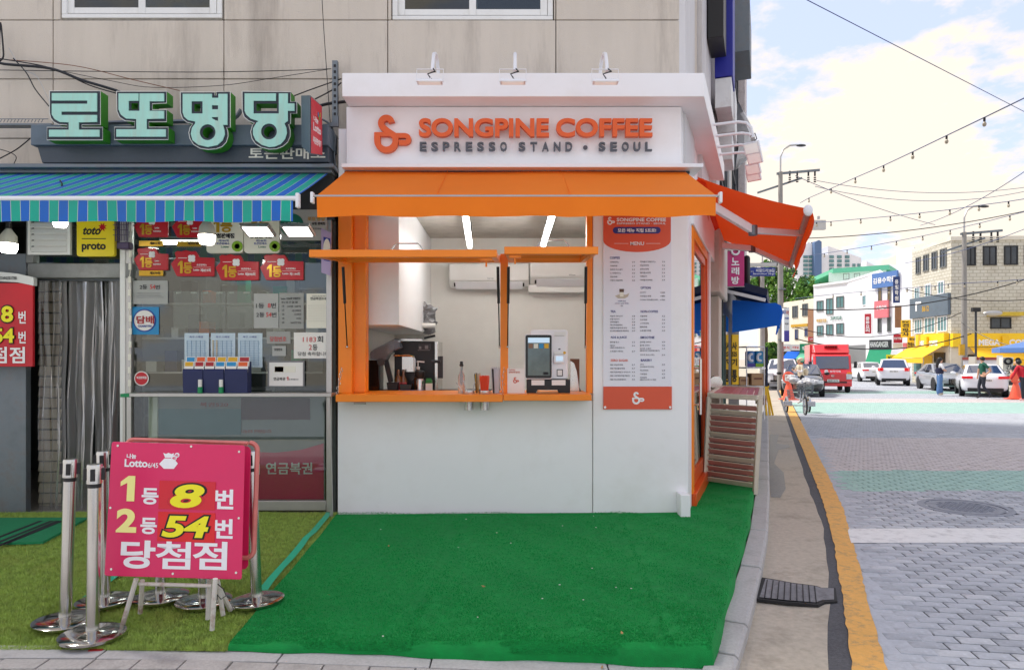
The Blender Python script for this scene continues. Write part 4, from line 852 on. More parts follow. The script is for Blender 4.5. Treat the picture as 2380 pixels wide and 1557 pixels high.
# raised lettering and emblem
sg = thing('kiosk_sign', 'raised orange SONGPINE COFFEE lettering with grey line below on white fascia', 'sign', (0, FY, 3.5))
def letters(s_, r, Y, bold, d, m, par, res=6):
    mb = MB(); mb.ft(s_, *r, Y, bold, d, None, res); n = len(mb.v); pa = list(range(n))
    def fd(i):
        while pa[i] != i: pa[i] = pa[pa[i]]; i = pa[i]
        return i
    for f in mb.f:
        for a in f[1:]: pa[fd(a)] = fd(f[0])
    gr = {}
    for fi, f in enumerate(mb.f): gr.setdefault(fd(f[0]), []).append(f)
    for fs in gr.values():
        ids = sorted({i for f in fs for i in f}); ix = {i: k for k, i in enumerate(ids)}
        MB().add([mb.v[i] for i in ids], [tuple(ix[i] for i in f) for f in fs]).build('letter', m, par, bev=.0025, seg=2)
for s_, x0, x1 in (('SONGPINE',587,1240),('COFFEE',1275,1758)): letters(s_, (*kc(x0,351), *kc(x1,444)), FY-.004-.05, .035, .05, M('orange_letter'), sg)
for s_, x0, x1 in (('ESPRESSO',590,1028),('STAND',1087,1357),('SEOUL',1490,1758)):
    n_ = len(s_); st_ = (x1-x0)/(n_-.42) 
    for i, ch in enumerate(s_): letters(ch, (*kc(x0+i*st_,467), *kc(x0+i*st_+st_*.58,512)), FY-.004-.03, .03, .03, M('grey_letter'), sg)
q = MB(); c_ = kc(1424,491); q.cyl(P(*c_,FY-.001), P(*c_,FY-.03), .022, n=14); q.build('dot', M('grey_letter'), sg)
def stroke(q, pts, w, map_, d0, d1):                              # thick flat stroke along a 2D path
    n = len(pts); L_, R_ = [], []
    for i in range(n):
        a, b = pts[max(i-1,0)], pts[min(i+1,n-1)]; dx, dy = b[0]-a[0], b[1]-a[1]; l = math.hypot(dx, dy) or 1
        L_.append((pts[i][0]-dy/l*w/2, pts[i][1]+dx/l*w/2)); R_.append((pts[i][0]+dy/l*w/2, pts[i][1]-dx/l*w/2))
    vs = [map_(p, d0) for p in L_]+[map_(p, d0) for p in R_]+[map_(p, d1) for p in L_]+[map_(p, d1) for p in R_]
    fs = []
    for i in range(n-1): fs += [(i, i+1, n+i+1, n+i), (2*n+i, 3*n+i, 3*n+i+1, 2*n+i+1), (i, 2*n+i, 2*n+i+1, i+1), (n+i, n+i+1, 3*n+i+1, 3*n+i)]
    fs += [(0, n, 3*n, 2*n), (n-1, 3*n-1, 4*n-1, 2*n-1)]
    return q.add(vs, fs)
def arc(cx, cy, r, a0, a1, n=14): return [(cx+r*math.cos(R(lerp(a0,a1,i/n))), cy+r*math.sin(R(lerp(a0,a1,i/n)))) for i in range(n+1)]
def emblem(par, mp_, m, th):
    q = MB(); s1 = arc(424,376,27,-8,-90,6)+arc(424,376,27,-100,-232,10)+[(432,417),(452,430)]+arc(424,463,46,-38,180,20)+[(378,424)]
    stroke(q, s1, 30, mp_, 0, th); q.build('emblem_swan', m, par)
    q = MB(); stroke(q, [(364,431),(442,431)], 20, mp_, 0, th*.96); q.build('emblem_rim', m, par)
    q = MB(); stroke(q, [(468,437),(516,437)]+arc(519,455,17,-80,80,8)+[(516,472),(486,472)], 24, mp_, 0, th*.92); q.build('emblem_handle', m, par)
emblem(sg, lambda p, d: P(*kc(*p), FY-.002)-V((0,d,0)), M('orange_letter'), .05)
# front floodlights
for u, lab in ((1003,'left'),(1196,'middle'),(1411,'right')):
    t = thing('flood_light', 'white gooseneck floodlight over the kiosk fascia, '+lab+' of three', 'lamp', (fx(u,6.3), 6.3, 4.2), 'floodlights over the kiosk fascia')
    c = P(u-4, 191, 6.1); x = c.x+.02
    q = MB(); q.tube([(x,6.62,4.178),(x,6.60,4.27),(x,6.5,4.32),(x,6.36,4.315),(x,6.24,4.26),(x,6.16,4.14),(x,6.13,4.06)], .017, 8); q.build('arm', M('white_metal'), t)
    h = MB().ob(c, (.112,0,0), (0,.034,-.004), V((0,.004,.012))*1.0).build('lamp_head', M('white_metal'), t, bev=.004)
    q = MB(); [q.ob(c+V((-.09+.02*i,0,.016)), (.003,0,0), (0,.03,-.004), (0,.002,.008)) for i in range(10)]; q.build('cooling_fin', M('white_metal'), h)
    MB().ob(c-V((0,.003,.0145)), (.095,0,0), (0,.026,-.003), (0,.0004,.0015)).build('lens', M('lens_dim'), t)
    q = MB(); a, b = c+V((-.118,0,.0)), c+V((.118,0,.0)); q.tube([a, a+V((0,.02,.12)), b+V((0,.02,.12)), b], .005, 5); q.build('bracket', M('white_metal'), t)
    q = MB(); q.tube([c+V((.02,.02,.02)), c+V((-.02,.0,.07)), c+V((.05,-.02,.085)), c+V((.02,.04,.14))], .007, 6); q.build('cord', M('black_plastic'), t)
# side floodlights
for i, (Y, z) in enumerate(((7.62,4.09),(8.0,4.09),(8.23,4.03),(8.53,4.03))):
    a = along(br, BYd, Y)+V((0,0,z)); t = thing('side_flood_light', 'white gooseneck floodlight on the street side of the kiosk, '+['nearest','second','third','farthest'][i]+' one', 'lamp', tuple(a), 'floodlights on the street side')
    e = .40+.02*(i == 1); dn = V((0,0,-1)); q = MB(); q.tube([a-NR*.02, a+NR*(e-.14), a+NR*(e-.06)+dn*.02, a+NR*(e-.01)+dn*.08, a+NR*(e+.01)+dn*.19], .016, 8); q.build('arm', M('white_metal'), t)
    c = a+NR*(e+.0)+dn*.30; x = (-NR*.55+dn*.45+V((0,-.75,0))).normalized(); s_ = D.cross(x).normalized() if False else V((0,0,1)).cross(x).normalized(); u_ = x.cross(s_)
    MB().ob(c, s_*.085, u_*.065, x*.02).build('lamp_head', M('white_metal'), t, bev=.005); MB().ob(c+x*.0215, s_*.07, u_*.05, x*.0015).build('lens', M('lens_dim'), t)
    q = MB(); q.ob(c-x*.03+V((0,0,.08)), s_*.02, u_*.05, x*.01); q.build('bracket', M('aluminium'), t); q = MB(); q.tube([c+V((0,0,.05)), c+V((.05,0,.1)), c+V((.03,0,.16)), c+V((-.01,0,.13))], .006, 5); q.build('cord', M('black_plastic'), t)
# ---------------------------------------------------------------- awnings
def awning_front(t, x0, x1, Yw, zw, Yf, zf, zh, mt, mv, nx=60, sagd=.02, seed=1, wv=.008):
    rr = random.Random(seed); q = MB(); ny = 10; vs = []
    for j in range(ny+1):
        for i in range(nx+1):
            t_ = j/ny; x = lerp(x0, x1, i/nx); z = lerp(zw, zf, t_)-sagd*4*t_*(1-t_)*(.6+.4*math.sin(i*.3))*.5+.0035*math.sin(x*3.1+t_*2); vs.append((x, lerp(Yw, Yf, t_), z))
    q.add(vs, [(j*(nx+1)+i, j*(nx+1)+i+1, (j+1)*(nx+1)+i+1, (j+1)*(nx+1)+i) for j in range(ny) for i in range(nx)]); q.build('canopy', mt, t, ang=60)
    q = MB(); vs = []; nz = 5
    for j in range(nz+1):
        for i in range(nx+1):
            t_ = j/nz; x = lerp(x0+.005, x1-.005, i/nx); y = Yf-.028+t_*wv*(math.sin(x*7.3)+.6*math.sin(x*15.1+1))+.004*math.sin(x*31)*t_; vs.append((x, y, lerp(zf-.02, zh, t_)+t_*.006*math.sin(x*9)))
    q.add(vs, [(j*(nx+1)+i, (j+1)*(nx+1)+i, (j+1)*(nx+1)+i+1, j*(nx+1)+i+1) for j in range(nz) for i in range(nx)]); q.build('valance', mv, t, ang=60)
aw = thing('orange_awning', 'orange fabric awning stretched out over the kiosk serving window', 'awning', (0, 6.2, 2.8))
ax0, ax1 = fx(805, 6.66), fx(1592, 6.66); AF = 5.66; az = 2.845
awning_front(aw, ax0, ax1, 6.66, fz(398,6.66), AF, az, 2.665, M('orange_fabric'), M('orange_fabric'))
for x in (-.62,.48): q = MB(); q.tube([(x, lerp(6.66,AF,j/10), lerp(fz(398,6.66),az,j/10)-.0055*4*(j/10)*(1-j/10)+.006) for j in range(11)], .0035, 4); q.build('seam', M('orange_fabric'), aw)
q = MB(); q.cyl((ax0-.03, AF-.018, az-.012), (ax1+.03, AF-.018, az-.012), .010, n=10); q.build('front_bar', M('aluminium'), aw)
for x in (ax0-.035, ax1+.035): MB().ob((x, AF-.01, az-.025), (.012,0,0), (0,.03,0), (0,0,.045)).build('end_cap', M('white_metal'), aw, bev=.006)
q = MB(); q.fb(800, 390, 1604, 404, 6.63, 6.72); q.build('roller_case', M('dark_grey'), aw, bev=.01)
for sx in (-1, 1):
    q = MB(); a = V((sx*1.2, 6.64, 3.2)); b = V((sx*.65, 6.15, 2.98)); c = V((sx*1.1, AF, az-.03)); q.bar(a, b, .05, .04); q.bar(b, c, .05, .04); q.build('folding_arm', M('white_metal'), aw)
# striped awning of the lottery shop
def stripes():
    m = mat('striped_fabric', S(20,160,140), .75, var=.06, vs=3, bump=.1, bs=250); n = m.node_tree.nodes; l = m.node_tree.links; b = n['Principled BSDF']
    co = n.new('ShaderNodeTexCoord'); sp = n.new('ShaderNodeSeparateXYZ'); l.new(co.outputs['Object'], sp.inputs[0])
    mo = n.new('ShaderNodeMath'); mo.operation = 'MULTIPLY_ADD'; mo.inputs[1].default_value = 1/.157; mo.inputs[2].default_value = 100.3; l.new(sp.outputs[0], mo.inputs[0])
    fr = n.new('ShaderNodeMath'); fr.operation = 'FRACT'; l.new(mo.outputs[0], fr.inputs[0])
    rp = n.new('ShaderNodeValToRGB'); rp.color_ramp.interpolation = 'CONSTANT'; e = rp.color_ramp.elements
    g_, bl_, li_ = (*S(14,172,146),1), (*S(24,102,196),1), (*S(196,206,196),1)
    e[0].position = 0; e[0].color = li_; e[1].position = .025; e[1].color = g_
    for p_, c_ in ((.50, li_), (.525, bl_)): x = e.new(p_); x.color = c_
    l.new(fr.outputs[0], rp.inputs[0])
    old = b.inputs['Base Color'].links[0].from_socket
    nd = n.new('ShaderNodeTexNoise'); nd.inputs['Scale'].default_value = 3; nd.inputs['Detail'].default_value = 6; l.new(co.outputs['Object'], nd.inputs[0])
    mr = n.new('ShaderNodeMapRange'); mr.inputs[1].default_value = .35; mr.inputs[2].default_value = .75; mr.inputs[3].default_value = 0; mr.inputs[4].default_value = .35; l.new(nd.outputs[0], mr.inputs[0])
    mm = n.new('ShaderNodeMix'); mm.data_type = 'RGBA'; l.new(mr.outputs[0], mm.inputs[0]); l.new(rp.outputs[0], mm.inputs[6]); mm.inputs[7].default_value = (*S(70,96,104),1); l.new(mm.outputs[2], b.inputs['Base Color']); return m
sa_ = thing('striped_awning', 'green and blue striped awning over the lottery shop front', 'awning', (-4.5, 6.2, 2.8))
sx0, sx1 = -7.6, fx(765, 6.68); SF = 5.62; sz = fz(459, SF)
awning_front(sa_, sx0, sx1, 6.68, fz(402,6.68), SF, sz, fz(517,SF), stripes(), M('striped_fabric'), nx=110, seed=2, wv=.006)
q = MB(); q.cyl((sx0, SF-.02, sz-.014), (sx1+.02, SF-.02, sz-.014), .02, n=10); q.build('front_bar', M('white_metal'), sa_)
MB().ob((sx1+.03, SF-.01, sz-.03), (.014,0,0), (0,.03,0), (0,0,.06)).build('end_cap', M('white_metal'), sa_, bev=.008)
q = MB(); q.fb(-500, 380, 775, 390, 6.55, 6.88); q.fb(-500, 390.5, 772, 402, 6.62, 6.86); q.build('roller_case', M('zinc'), sa_, bev=.008)
for x in (-2.3, -4.3):
    q = MB(); q.bar((x, 6.66, 3.15), (x-.5, 6.15, 2.95), .05, .04); q.bar((x-.5, 6.15, 2.95), (x, SF+.01, sz-.03), .05, .04); q.build('folding_arm', M('white_metal'), sa_)
# side awning
sd_ = thing('side_awning', 'red orange folding arm awning on the street side of the kiosk', 'awning', (2.6, 8.5, 3))
A0, B0 = V((2.02,7.5,3.48)), V((3.21,10.76,3.40)); A1, B1 = V((3.09,7.19,3.068)), V((4.21,10.39,2.96)); q = MB(); vs = []
for j in range(13):
    for i in range(25):
        a, b = lerp(A0, B0, i/24), lerp(A1, B1, i/24); t_ = j/12; vs.append(lerp(a, b, t_)-V((0,0,.03*4*t_*(1-t_)+.004*math.sin(i*.9))))
q.add(vs, [(j*25+i, j*25+i+1, (j+1)*25+i+1, (j+1)*25+i) for j in range(12) for i in range(24)]); q.build('canopy', M('red_orange_fabric'), sd_, ang=60)
q = MB(); vs = []
for j in range(7):
    for i in range(25):
        a = lerp(A1, B1, i/24); t_ = j/6; vs.append(a+NR*(.03-.05*t_*t_+.05*math.sin(t_*2.2)+.01*math.sin(i*.8)*t_)-V((0,0,.01+.24*t_)))
q.add(vs, [(j*25+i, j*25+i+1, (j+1)*25+i+1, (j+1)*25+i) for j in range(6) for i in range(24)]); q.build('valance', M('red_orange_fabric'), sd_, ang=60)
q = MB(); q.bar(A1-D*.05-V((0,0,.04)), B1+D*.05-V((0,0,.04)), .06, .07); q.build('front_bar', M('aluminium'), sd_, bev=.01)
q = MB(); q.ell(tuple(A1-D*.05-V((0,0,.03))), .05, .03, .06); q.build('end_cap', M('white_metal'), sd_)
E1 = lerp(A1, B1, .3)-V((0,0,.05))
for pts in ((V((2.07,7.67,3.30)), P(1750,536,7.75), E1), (P(1662,570,10.2), P(1748,578,10.2), B1-V((0,0,.06)))):
    q = MB(); q.bar(pts[0], pts[1], .075, .085); q.build('arm_link', M('white_metal'), sd_, bev=.008); q = MB(); q.bar(pts[1], pts[2], .06, .07); q.build('arm_link', M('white_metal'), sd_, bev=.008)
    q = MB(); q.cyl(pts[1]-V((0,0,.055)), pts[1]+V((0,0,.055)), .05, n=12); q.build('elbow', M('zinc'), sd_)
q = MB(); q.cyl(A0+NR*.02-V((0,0,.05))+D*.1, B0+NR*.02-V((0,0,.05)), .06, n=14); q.build('roller', M('red_orange_fabric'), sd_); q = MB(); q.bar(A0-V((0,0,.16)), B0-V((0,0,.16)), .05, .09); q.build('wall_bar', M('aluminium'), sd_)
# ---------------------------------------------------------------- kiosk flap windows, equipment, menu
def flap(u0, u1, r0, r1, vf, lab_):
    Yf, Yr = 5.73, 6.68; zf = fz(vf, Yf); zr = fz(603, Yr); a0, a1 = V((fx(u0,Yf),Yf,zf)), V((fx(u1,Yf),Yf,zf)); b0, b1 = V((fx(r0,Yr),Yr,zr)), V((fx(r1,Yr),Yr,zr))
    fr = MB().bar(a0, a1, .045, .062).build('flap_window', M('orange_paint'), kio, bev=.004, lab=lab_)
    MB().bar(b0, b1, .05, .06).build('flap_rail', M('orange_paint'), fr, bev=.004)
    for a, b in ((a0, b0), (a1, b1)): d_ = (b-a).normalized(); s_ = V((.03 if a is a0 else -.03, 0, 0)); MB().bar(a+d_*.024+s_, b-d_*.026+s_, .05, .058).build('flap_stile', M('orange_paint'), fr, bev=.004)
    MB().add([a0+V((.05,.03,.006)), a1+V((-.05,.03,.006)), b1+V((-.05,-.03,.006)), b0+V((.05,-.03,.006))], [(0,1,2,3)]).build('flap_glass', M('glass'), fr)
    c = lerp(a0, a1, .52); q = MB(); q.tube([c+V((-.13,0,.032)), c+V((-.11,0,.065)), c+V((-.09,0,.085)), c+V((.09,0,.085)), c+V((.11,0,.065)), c+V((.13,0,.032))], .006, 6); q.build('handle', M('steel'), fr)
    c = a1+V((-.09,.03,-.045)) if u0 < 1000 else a0+V((.09,.03,-.045)); q = MB(); q.ob(c, (.05,0,0), (0,.02,0), (0,0,.012)); q.cyl(c-V((0,0,.06)), c, .008, n=8); q.build('latch', M('orange_paint'), fr)
    return fr
f1 = flap(720, 1155, 793, 1163, 590, 'wide raised flap window at the left'); f2 = flap(1172, 1390, 1182, 1362, 583, 'narrower raised flap window at the right')
for (ua, va, ub, vb) in ((797,613,807,806),(1157,613,1161,806),(1182,613,1180,806),(1362,613,1360,806)):
    a, m_, b = P(ua, va, 6.42), P(lerp(ua,ub,.45), lerp(va,vb,.45)+5, 6.55), P(ub, vb, 6.70)
    s_ = MB().cyl(lerp(a,m_,.08), m_, .014, n=10).build('gas_strut', M('black_plastic'), kio); MB().cyl(m_, b, .006, n=8).build('strut_rod', M('black_gloss'), s_); MB().ell(tuple(b), .012,.012,.014).build('strut_end', M('steel'), s_)
def chain(a, b, n, par_name, lab):
    t = thing('chain', lab, 'chain', tuple(b), 'chains on the serving window')
    for i in range(n):
        p = lerp(a, b, (i+.5)/n)+V((.006*math.sin(i*2),0,0)); d_ = (b-a)/n*.62; s_ = V((1,0,0)) if i % 2 else V((0,1,0)); q = MB(); q.tube([p+d_*math.sin(R(k*45))+s_*.010*math.cos(R(k*45)) for k in range(9)], .0026, 5); q.build('link', M('steel'), t)
chain(P(*k2(165,1200), 6.6), P(*k2(130,1400), 6.5), 12, '', 'steel chain at the left end of the orange counter'); chain(P(*k2(1395,1200), 6.62), P(*k2(1378,1405), 6.5), 12, '', 'steel chain hanging beside the middle mullion')
# ceiling tubes
for (ua, ub, lab) in ((1083,1092,'left'),(1282,1262,'right')):
    a, b = P(ua, 510, 7.0), P(ub, 574.5, 8.73); t = thing('tube_light', lab+' glowing tube light hung from the kiosk ceiling', 'lamp', tuple(a), 'tube lights in the kiosk')
    MB().bar(a-V((0,.05,0)), b, .045, .03).build('tube', M('tube_light'), t); MB().bar(a+V((0,-.05,.036)), b+V((0,0,.036)), .07, .035).build('housing', M('white_metal'), t)
    q = MB(); [q.cyl(lerp(a,b,k)+V((.02,0,.05)), V((lerp(a,b,k).x+.02, lerp(a,b,k).y, 3.2)), .006, n=6) for k in (.25,.9)]; q.build('hanger_rod', M('zinc'), t)
# air conditioners
mat('ac_white', S(232,231,226), .3, var=.02)
def aircon(u0, v0, u1, v1, Y, lab, mark):
    t = thing('air_conditioner', lab, 'air conditioner', (fx((u0+u1)/2,Y), Y, fz(v1,Y)), 'air conditioners in the kiosk'); x0, x1, z0, z1 = fx(u0,Y), fx(u1,Y), fz(v1,Y), fz(v0,Y); d_ = BY-Y
    MB().prism([(0,z1),(d_,z1),(d_,z0),(d_*.45,z0),(d_*.05,lerp(z0,z1,.28)),(-.02*d_,lerp(z0,z1,.6))], (x0,Y,0), (0,1,0), (0,0,1), (x1-x0,0,0)).build('body', M('ac_white'), t, bev=.02, seg=3)
    q = MB(); q.ob(((x0+x1)/2, Y+d_*.16, lerp(z0,z1,.06)), ((x1-x0)*.42,0,0), (0,d_*.14,-.045), (0,.003,.004)); q.build('air_flap', M('white_metal'), t)
    q = MB(); q.ob(((x0+x1)/2, Y+d_*.24, lerp(z0,z1,.10)), ((x1-x0)*.44,0,0), (0,d_*.1,-.02), (0,.002,.003)); q.build('outlet_slot', M('black_plastic'), t); q = MB(); q.ft(mark, lerp(u0,u1,.48), lerp(v0,v1,.62), lerp(u0,u1,.56), lerp(v0,v1,.68), Y-.012, .01); q.build('mark', M('grey'), t)
aircon(1043, 612, 1230, 666, 9.45, 'white wall air conditioner at the centre of the kiosk back wall', 'Carrier'); aircon(1232, 600, 1420, 660, 9.40, 'larger white air conditioner at the right behind the mullion', 'Whisen')
MB().fb(1228, 662, 1420, 680, 9.5, BY-.001).build('pipe_cover', M('ac_white'), kio, bev=.01)
# worktop and equipment
WZ = fz(1231/5.189/1.2773+930/1.2773, 7.5)
wt = tag(MB().box(KX0+.06, .0, 7.36, 8.6, WZ-.06, WZ-.002).build('worktop', M('dark_grey'), bev=.004), 'dark worktop behind the orange counter inside the kiosk', 'worktop')
def kb6(q, r, Y, d, k=None): a, b = k6(r[0], r[1]), k6(r[2], r[3]); return q.fb(a[0], a[1], b[0], b[1], Y, Y+d, k)
es = thing('espresso_machine', 'large black espresso machine with steel trim inside the kiosk window', 'espresso machine', (fx(960,7.7), 7.7, WZ)); Y = 7.7
MB().box(*[fx(k6(c,0)[0],Y) for c in (470,1090)], Y, Y+.5, WZ, fz(k6(0,430)[1],Y)).build('body', M('black_plastic'), es, bev=.01)
MB().box(*[fx(k6(c,0)[0],Y) for c in (1092,1142)], Y-.01, Y+.5, WZ, fz(k6(0,432)[1],Y)).build('side_trim', M('steel'), es, bev=.004)
q = MB(); kb6(q, (840,470,1030,555), Y-.012, .011); q.build('control_panel', M('dark_grey'), es); q = MB(); kb6(q, (850,510,885,550), Y-.018, .005); kb6(q, (940,495,990,548), Y-.018, .005); kb6(q, (830,565,1020,572), Y-.018, .005); q.build('switch', M('grey'), es)
q = MB(); q.bar(P(*k6(570,410),Y-.02), P(*k6(905,412),Y-.02), .02, .02); q.build('top_rail', M('steel'), es); q = MB(); q.bar(P(*k6(930,385),Y-.03), P(*k6(1100,345),Y-.03), .03, .026); q.build('portafilter_handle', M('black_plastic'), es)
q = MB(); q.cyl(P(*k6(1045,742),Y-.02), P(*k6(1180,740),Y-.02), .018, n=10); kb6(q, (1142,660,1218,1000), Y, .02); q.build('side_holder', M('dark_grey'), es)
gd = thing('blender_hood', 'smoky clear blender sound hood standing open at the left of the machine', 'blender', (fx(880,7.45), 7.45, WZ)); Y = 7.45
mat('smoke_plastic', S(104,106,116), .12, var=.1, alpha=.62, spec=.8)
fpoly(MB(), [k6(*p) for p in [(90,620),(105,590),(160,550),(480,385),(515,388),(565,540),(540,550),(440,585),(370,640),(340,700),(300,800),(245,800),(235,720),(95,715)]], Y, .22).build('hood', M('smoke_plastic'), gd, bev=.012)
kb = MB(); kb6(kb, (62,720,240,1228), Y, .25); kb.build('base', M('black_gloss'), gd, bev=.008); q = MB(); c = P(*k6(262,750), Y-.004); q.cyl(c, c+V((0,.02,0)), .042, n=18); q.build('hinge', M('dark_grey'), gd)
q = MB(); q.bar(P(*k6(340,720),Y+.05), P(*k6(420,1060),Y+.05), .05, .05); q.build('stand', M('black_plastic'), gd)
for (r, m, nm, lab, cat) in (((355,1065,520,1225),'black_plastic','knock_box','black plastic tub between the hood and the machine','tub'),((550,1090,735,1225),'black_gloss','black_tray','low black tray in front of the espresso machine','tray')):
    q = MB(); a, b = k6(r[0],r[1]), k6(r[2],r[3]); q.prism([(fx(a[0],7.42)+.01,fz(b[1],7.42)),(fx(b[0],7.42)-.01,fz(b[1],7.42)),(fx(b[0],7.42)+.004,fz(a[1],7.42)),(fx(a[0],7.42)-.004,fz(a[1],7.42))], (0,7.42,0), (1,0,0), (0,0,1), (0,.12,0)); tag(q.build(nm, M(m), bev=.006), lab, cat)
q = MB(); kb6(q, (520,1186,920,1240), 7.37, .1); tag(q.build('blue_box', mat('blue_pack', S(96,120,190), .5, var=.15, vs=20), bev=.004), 'flat pale blue box just behind the orange counter', 'box')
t = thing('milk_carton', 'green and white milk carton behind the counter', 'carton', (fx(k6(1000,0)[0],7.42), 7.42, WZ)); q = MB(); kb6(q, (952,1080,1048,1232), 7.42, .07); q.build('body', M('paper'), t); q = MB(); kb6(q, (954,1030,1046,1079), 7.425, .06); q.build('green_top', mat('carton_green', S(30,130,50), .4), t, bev=.004); q = MB(); kb6(q, (962,1000,1040,1029), 7.45, .008); q.build('gable_fin', M('carton_green'), t)
t = thing('pitcher', 'black lidded thermal pitcher in front of the espresso machine', 'pitcher', (fx(k6(860,0)[0],7.5), 7.5, WZ)); c = P(*k6(865,1231), 7.48); q = MB(); q.lathe([(.045,0),(.047,.14),(.040,.16)], tuple(c), 16); q.build('body', M('steel'), t); q = MB(); q.lathe([(.042,.161),(.055,.19),(.055,.235),(.03,.25),(.001,.252)], tuple(c), 16); q.bar(c+V((-.05,0,.2)), c+V((-.1,0,.15)), .03, .03); q.build('lid', M('black_plastic'), t)
t = thing('pump_bottle', 'syrup bottle with a white pump top', 'bottle', (fx(k6(835,0)[0],7.6), 7.6, WZ)); c = P(*k6(835,1231),7.6); q = MB(); q.lathe([(.04,0),(.042,.2),(.02,.25),(.016,.262)], tuple(c), 14); q.build('body', mat('amber', S(120,74,34), .15, spec=.8), t); q = MB(); q.lathe([(.018,.263),(.022,.29),(.006,.3),(.006,.35)], tuple(c), 10); q.bar(c+V((-.01,0,.352)), c+V((.07,0,.345)), .02, .014); q.build('pump', M('paper'), t)
for i, (cx, s_, lab) in enumerate(((530,1.0,'amber syrup bottle with red label beside the blender hood'),(610,.85,'short amber bottle behind the black tray'))):
    c = P(*k6(cx,1060), 7.56); t = thing('syrup_bottle', lab, 'bottle', tuple(c), 'syrup bottles'); q = MB(); q.lathe([(.045*s_,-.11),(.045*s_,.03),(.016*s_,.08),(.015*s_,.14)], tuple(c), 14); q.build('body', M('amber'), t); q = MB(); q.lathe([(.0455*s_,-.08),(.0455*s_,.0)], tuple(c), 14); q.build('label', M('mid_red'), t)
q = MB(); q.tube([P(*k6(460,648),7.62), P(*k6(700,645),7.62), P(*k6(765,660),7.62), P(*k6(785,710),7.62), P(*k6(785,900),7.62)], .012, 8); kb6(q, (590,670,770,900), 7.64, .02); tag(q.build('steel_rinser', M('steel')), 'bent chrome pipe and plate in front of the espresso machine', 'tap')
t = thing('glass_bottle', 'clear glass bottle with black stopper on the orange counter', 'bottle', (fx(k6(1505,0)[0],6.75), 6.75, CZ)); c = V((fx(k6(1505,0)[0],6.72), 6.72, CZ+.001)); mat('clear_water', S(214,222,224), .05, var=0, trans=.75, spec=.6)
q = MB(); q.lathe([(.033,0),(.034,.17),(.014,.215),(.012,.26)], tuple(c), 16); q.build('body', M('clear_water'), t); q = MB(); q.lathe([(.016,.261),(.022,.275),(.016,.282),(.015,.31),(.001,.312)], tuple(c), 12); q.build('stopper', M('black_plastic'), t)
mat('straw_orange', S(236,74,30), .45, var=.1); mat('straw_clear', S(214,214,216), .3, var=.05, alpha=.75); mat('straw_wrap', S(226,226,230), .5, alpha=.85)
for cx, lab in ((1618,'steel cup sunk in the counter holding stirrers'),(1862,'steel cup sunk in the counter holding orange straws')):
    x = fx(k6(cx,0)[0], 6.62); t = thing('steel_cup', lab, 'cup', (x, 6.62, CZ-.13), 'steel cups in the counter'); q = MB(); q.lathe([(.045,-.155),(.052,-.02),(.058,.0),(.058,.032),(.054,.032),(.05,-.01)], (x,6.62,CZ+.001), 22); q.build('cup', M('steel'), t)
x = fx(k6(1862,0)[0], 6.62); t = thing('orange_straws', 'bundle of orange straws standing in the steel cup', 'straws', (x, 6.62, CZ))
for i in range(34): a = i*2.4; r_ = .006*math.sqrt(i); q = MB(); q.cyl((x+r_*math.cos(a), 6.62+r_*math.sin(a), CZ+.0), (x+1.5*r_*math.cos(a), 6.62+1.3*r_*math.sin(a), CZ+.17+.008*math.sin(i*3)), .0045, n=6); q.build('straw', M('straw_orange'), t)
x = fx(k2(1332,0)[0], 6.75); t = thing('wrapped_straws', 'tall bundle of clear wrapped straws beside the orange ones', 'straws', (x, 6.75, CZ))
for i in range(22): a = i*2.4; r_ = .0085*math.sqrt(i); q = MB(); q.cyl((x+.8*r_*math.cos(a), 6.75+r_*math.sin(a), CZ+.002), (x+1.1*r_*math.cos(a)-.006, 6.75+1.2*r_*math.sin(a), CZ+.245+.012*math.sin(i*3)), .0055, n=6); q.build('straw', M('straw_wrap' if i % 4 else 'black_plastic'), t)
x = fx(k2(1190,0)[0], 6.8); t = thing('stirrer_bundle', 'black stirrers and wooden sticks between bottle and orange straws', 'stirrers', (x, 6.8, CZ))
for i in range(16): a = i*2.4; r_ = .007*math.sqrt(i); q = MB(); q.cyl((x+.5*r_*math.cos(a), 6.8+.5*r_*math.sin(a), CZ+.002), (x+1.2*r_*math.cos(a), 6.8+1.2*r_*math.sin(a), CZ+.19+.01*math.sin(i)), .0035, n=5); q.build('stirrer', M(['black_plastic','gold','straw_wrap'][i % 3]), t)
x = fx(k6(1618,0)[0], 6.62); t = thing('clear_stirrers', 'loose clear stirrers leaning in the steel cup', 'stirrers', (x, 6.62, CZ))
for a, b in ((-.02,-.12),(.015,.06),(.0,-.05)): q = MB(); q.cyl((x+a, 6.62, CZ-.05), (x+b, 6.62, CZ+.13-abs(a)), .005, n=6); q.build('stirrer', M('straw_clear'), t)
# small card sign
Yk = 6.72; a, b = k2(1420,1208), k2(1550,1396); t = thing('counter_card', 'white greeting card with red emblem leaning by the order terminal', 'card', (fx(a[0],Yk), Yk, CZ)); mat('emblem_red', S(206,84,56), .5, var=0)
MB().fb(a[0], a[1], b[0], b[1], Yk, Yk+.006).build('card', M('paper'), t); q = MB(); q.ft('안녕하세요', *k2(1430,1214), *k2(1480,1226), Yk-.003, .01); q.ft('송파인커피 입니다', *k2(1430,1230), *k2(1515,1244), Yk-.003, .02); q.build('lettering', M('emblem_red'), t)
emblem(t, lambda p, d: P(*k2(1463+(p[0]-362)*.24, 1275+(p[1]-335)*.24), Yk-.002)-V((0,d,0)), M('emblem_red'), .002)
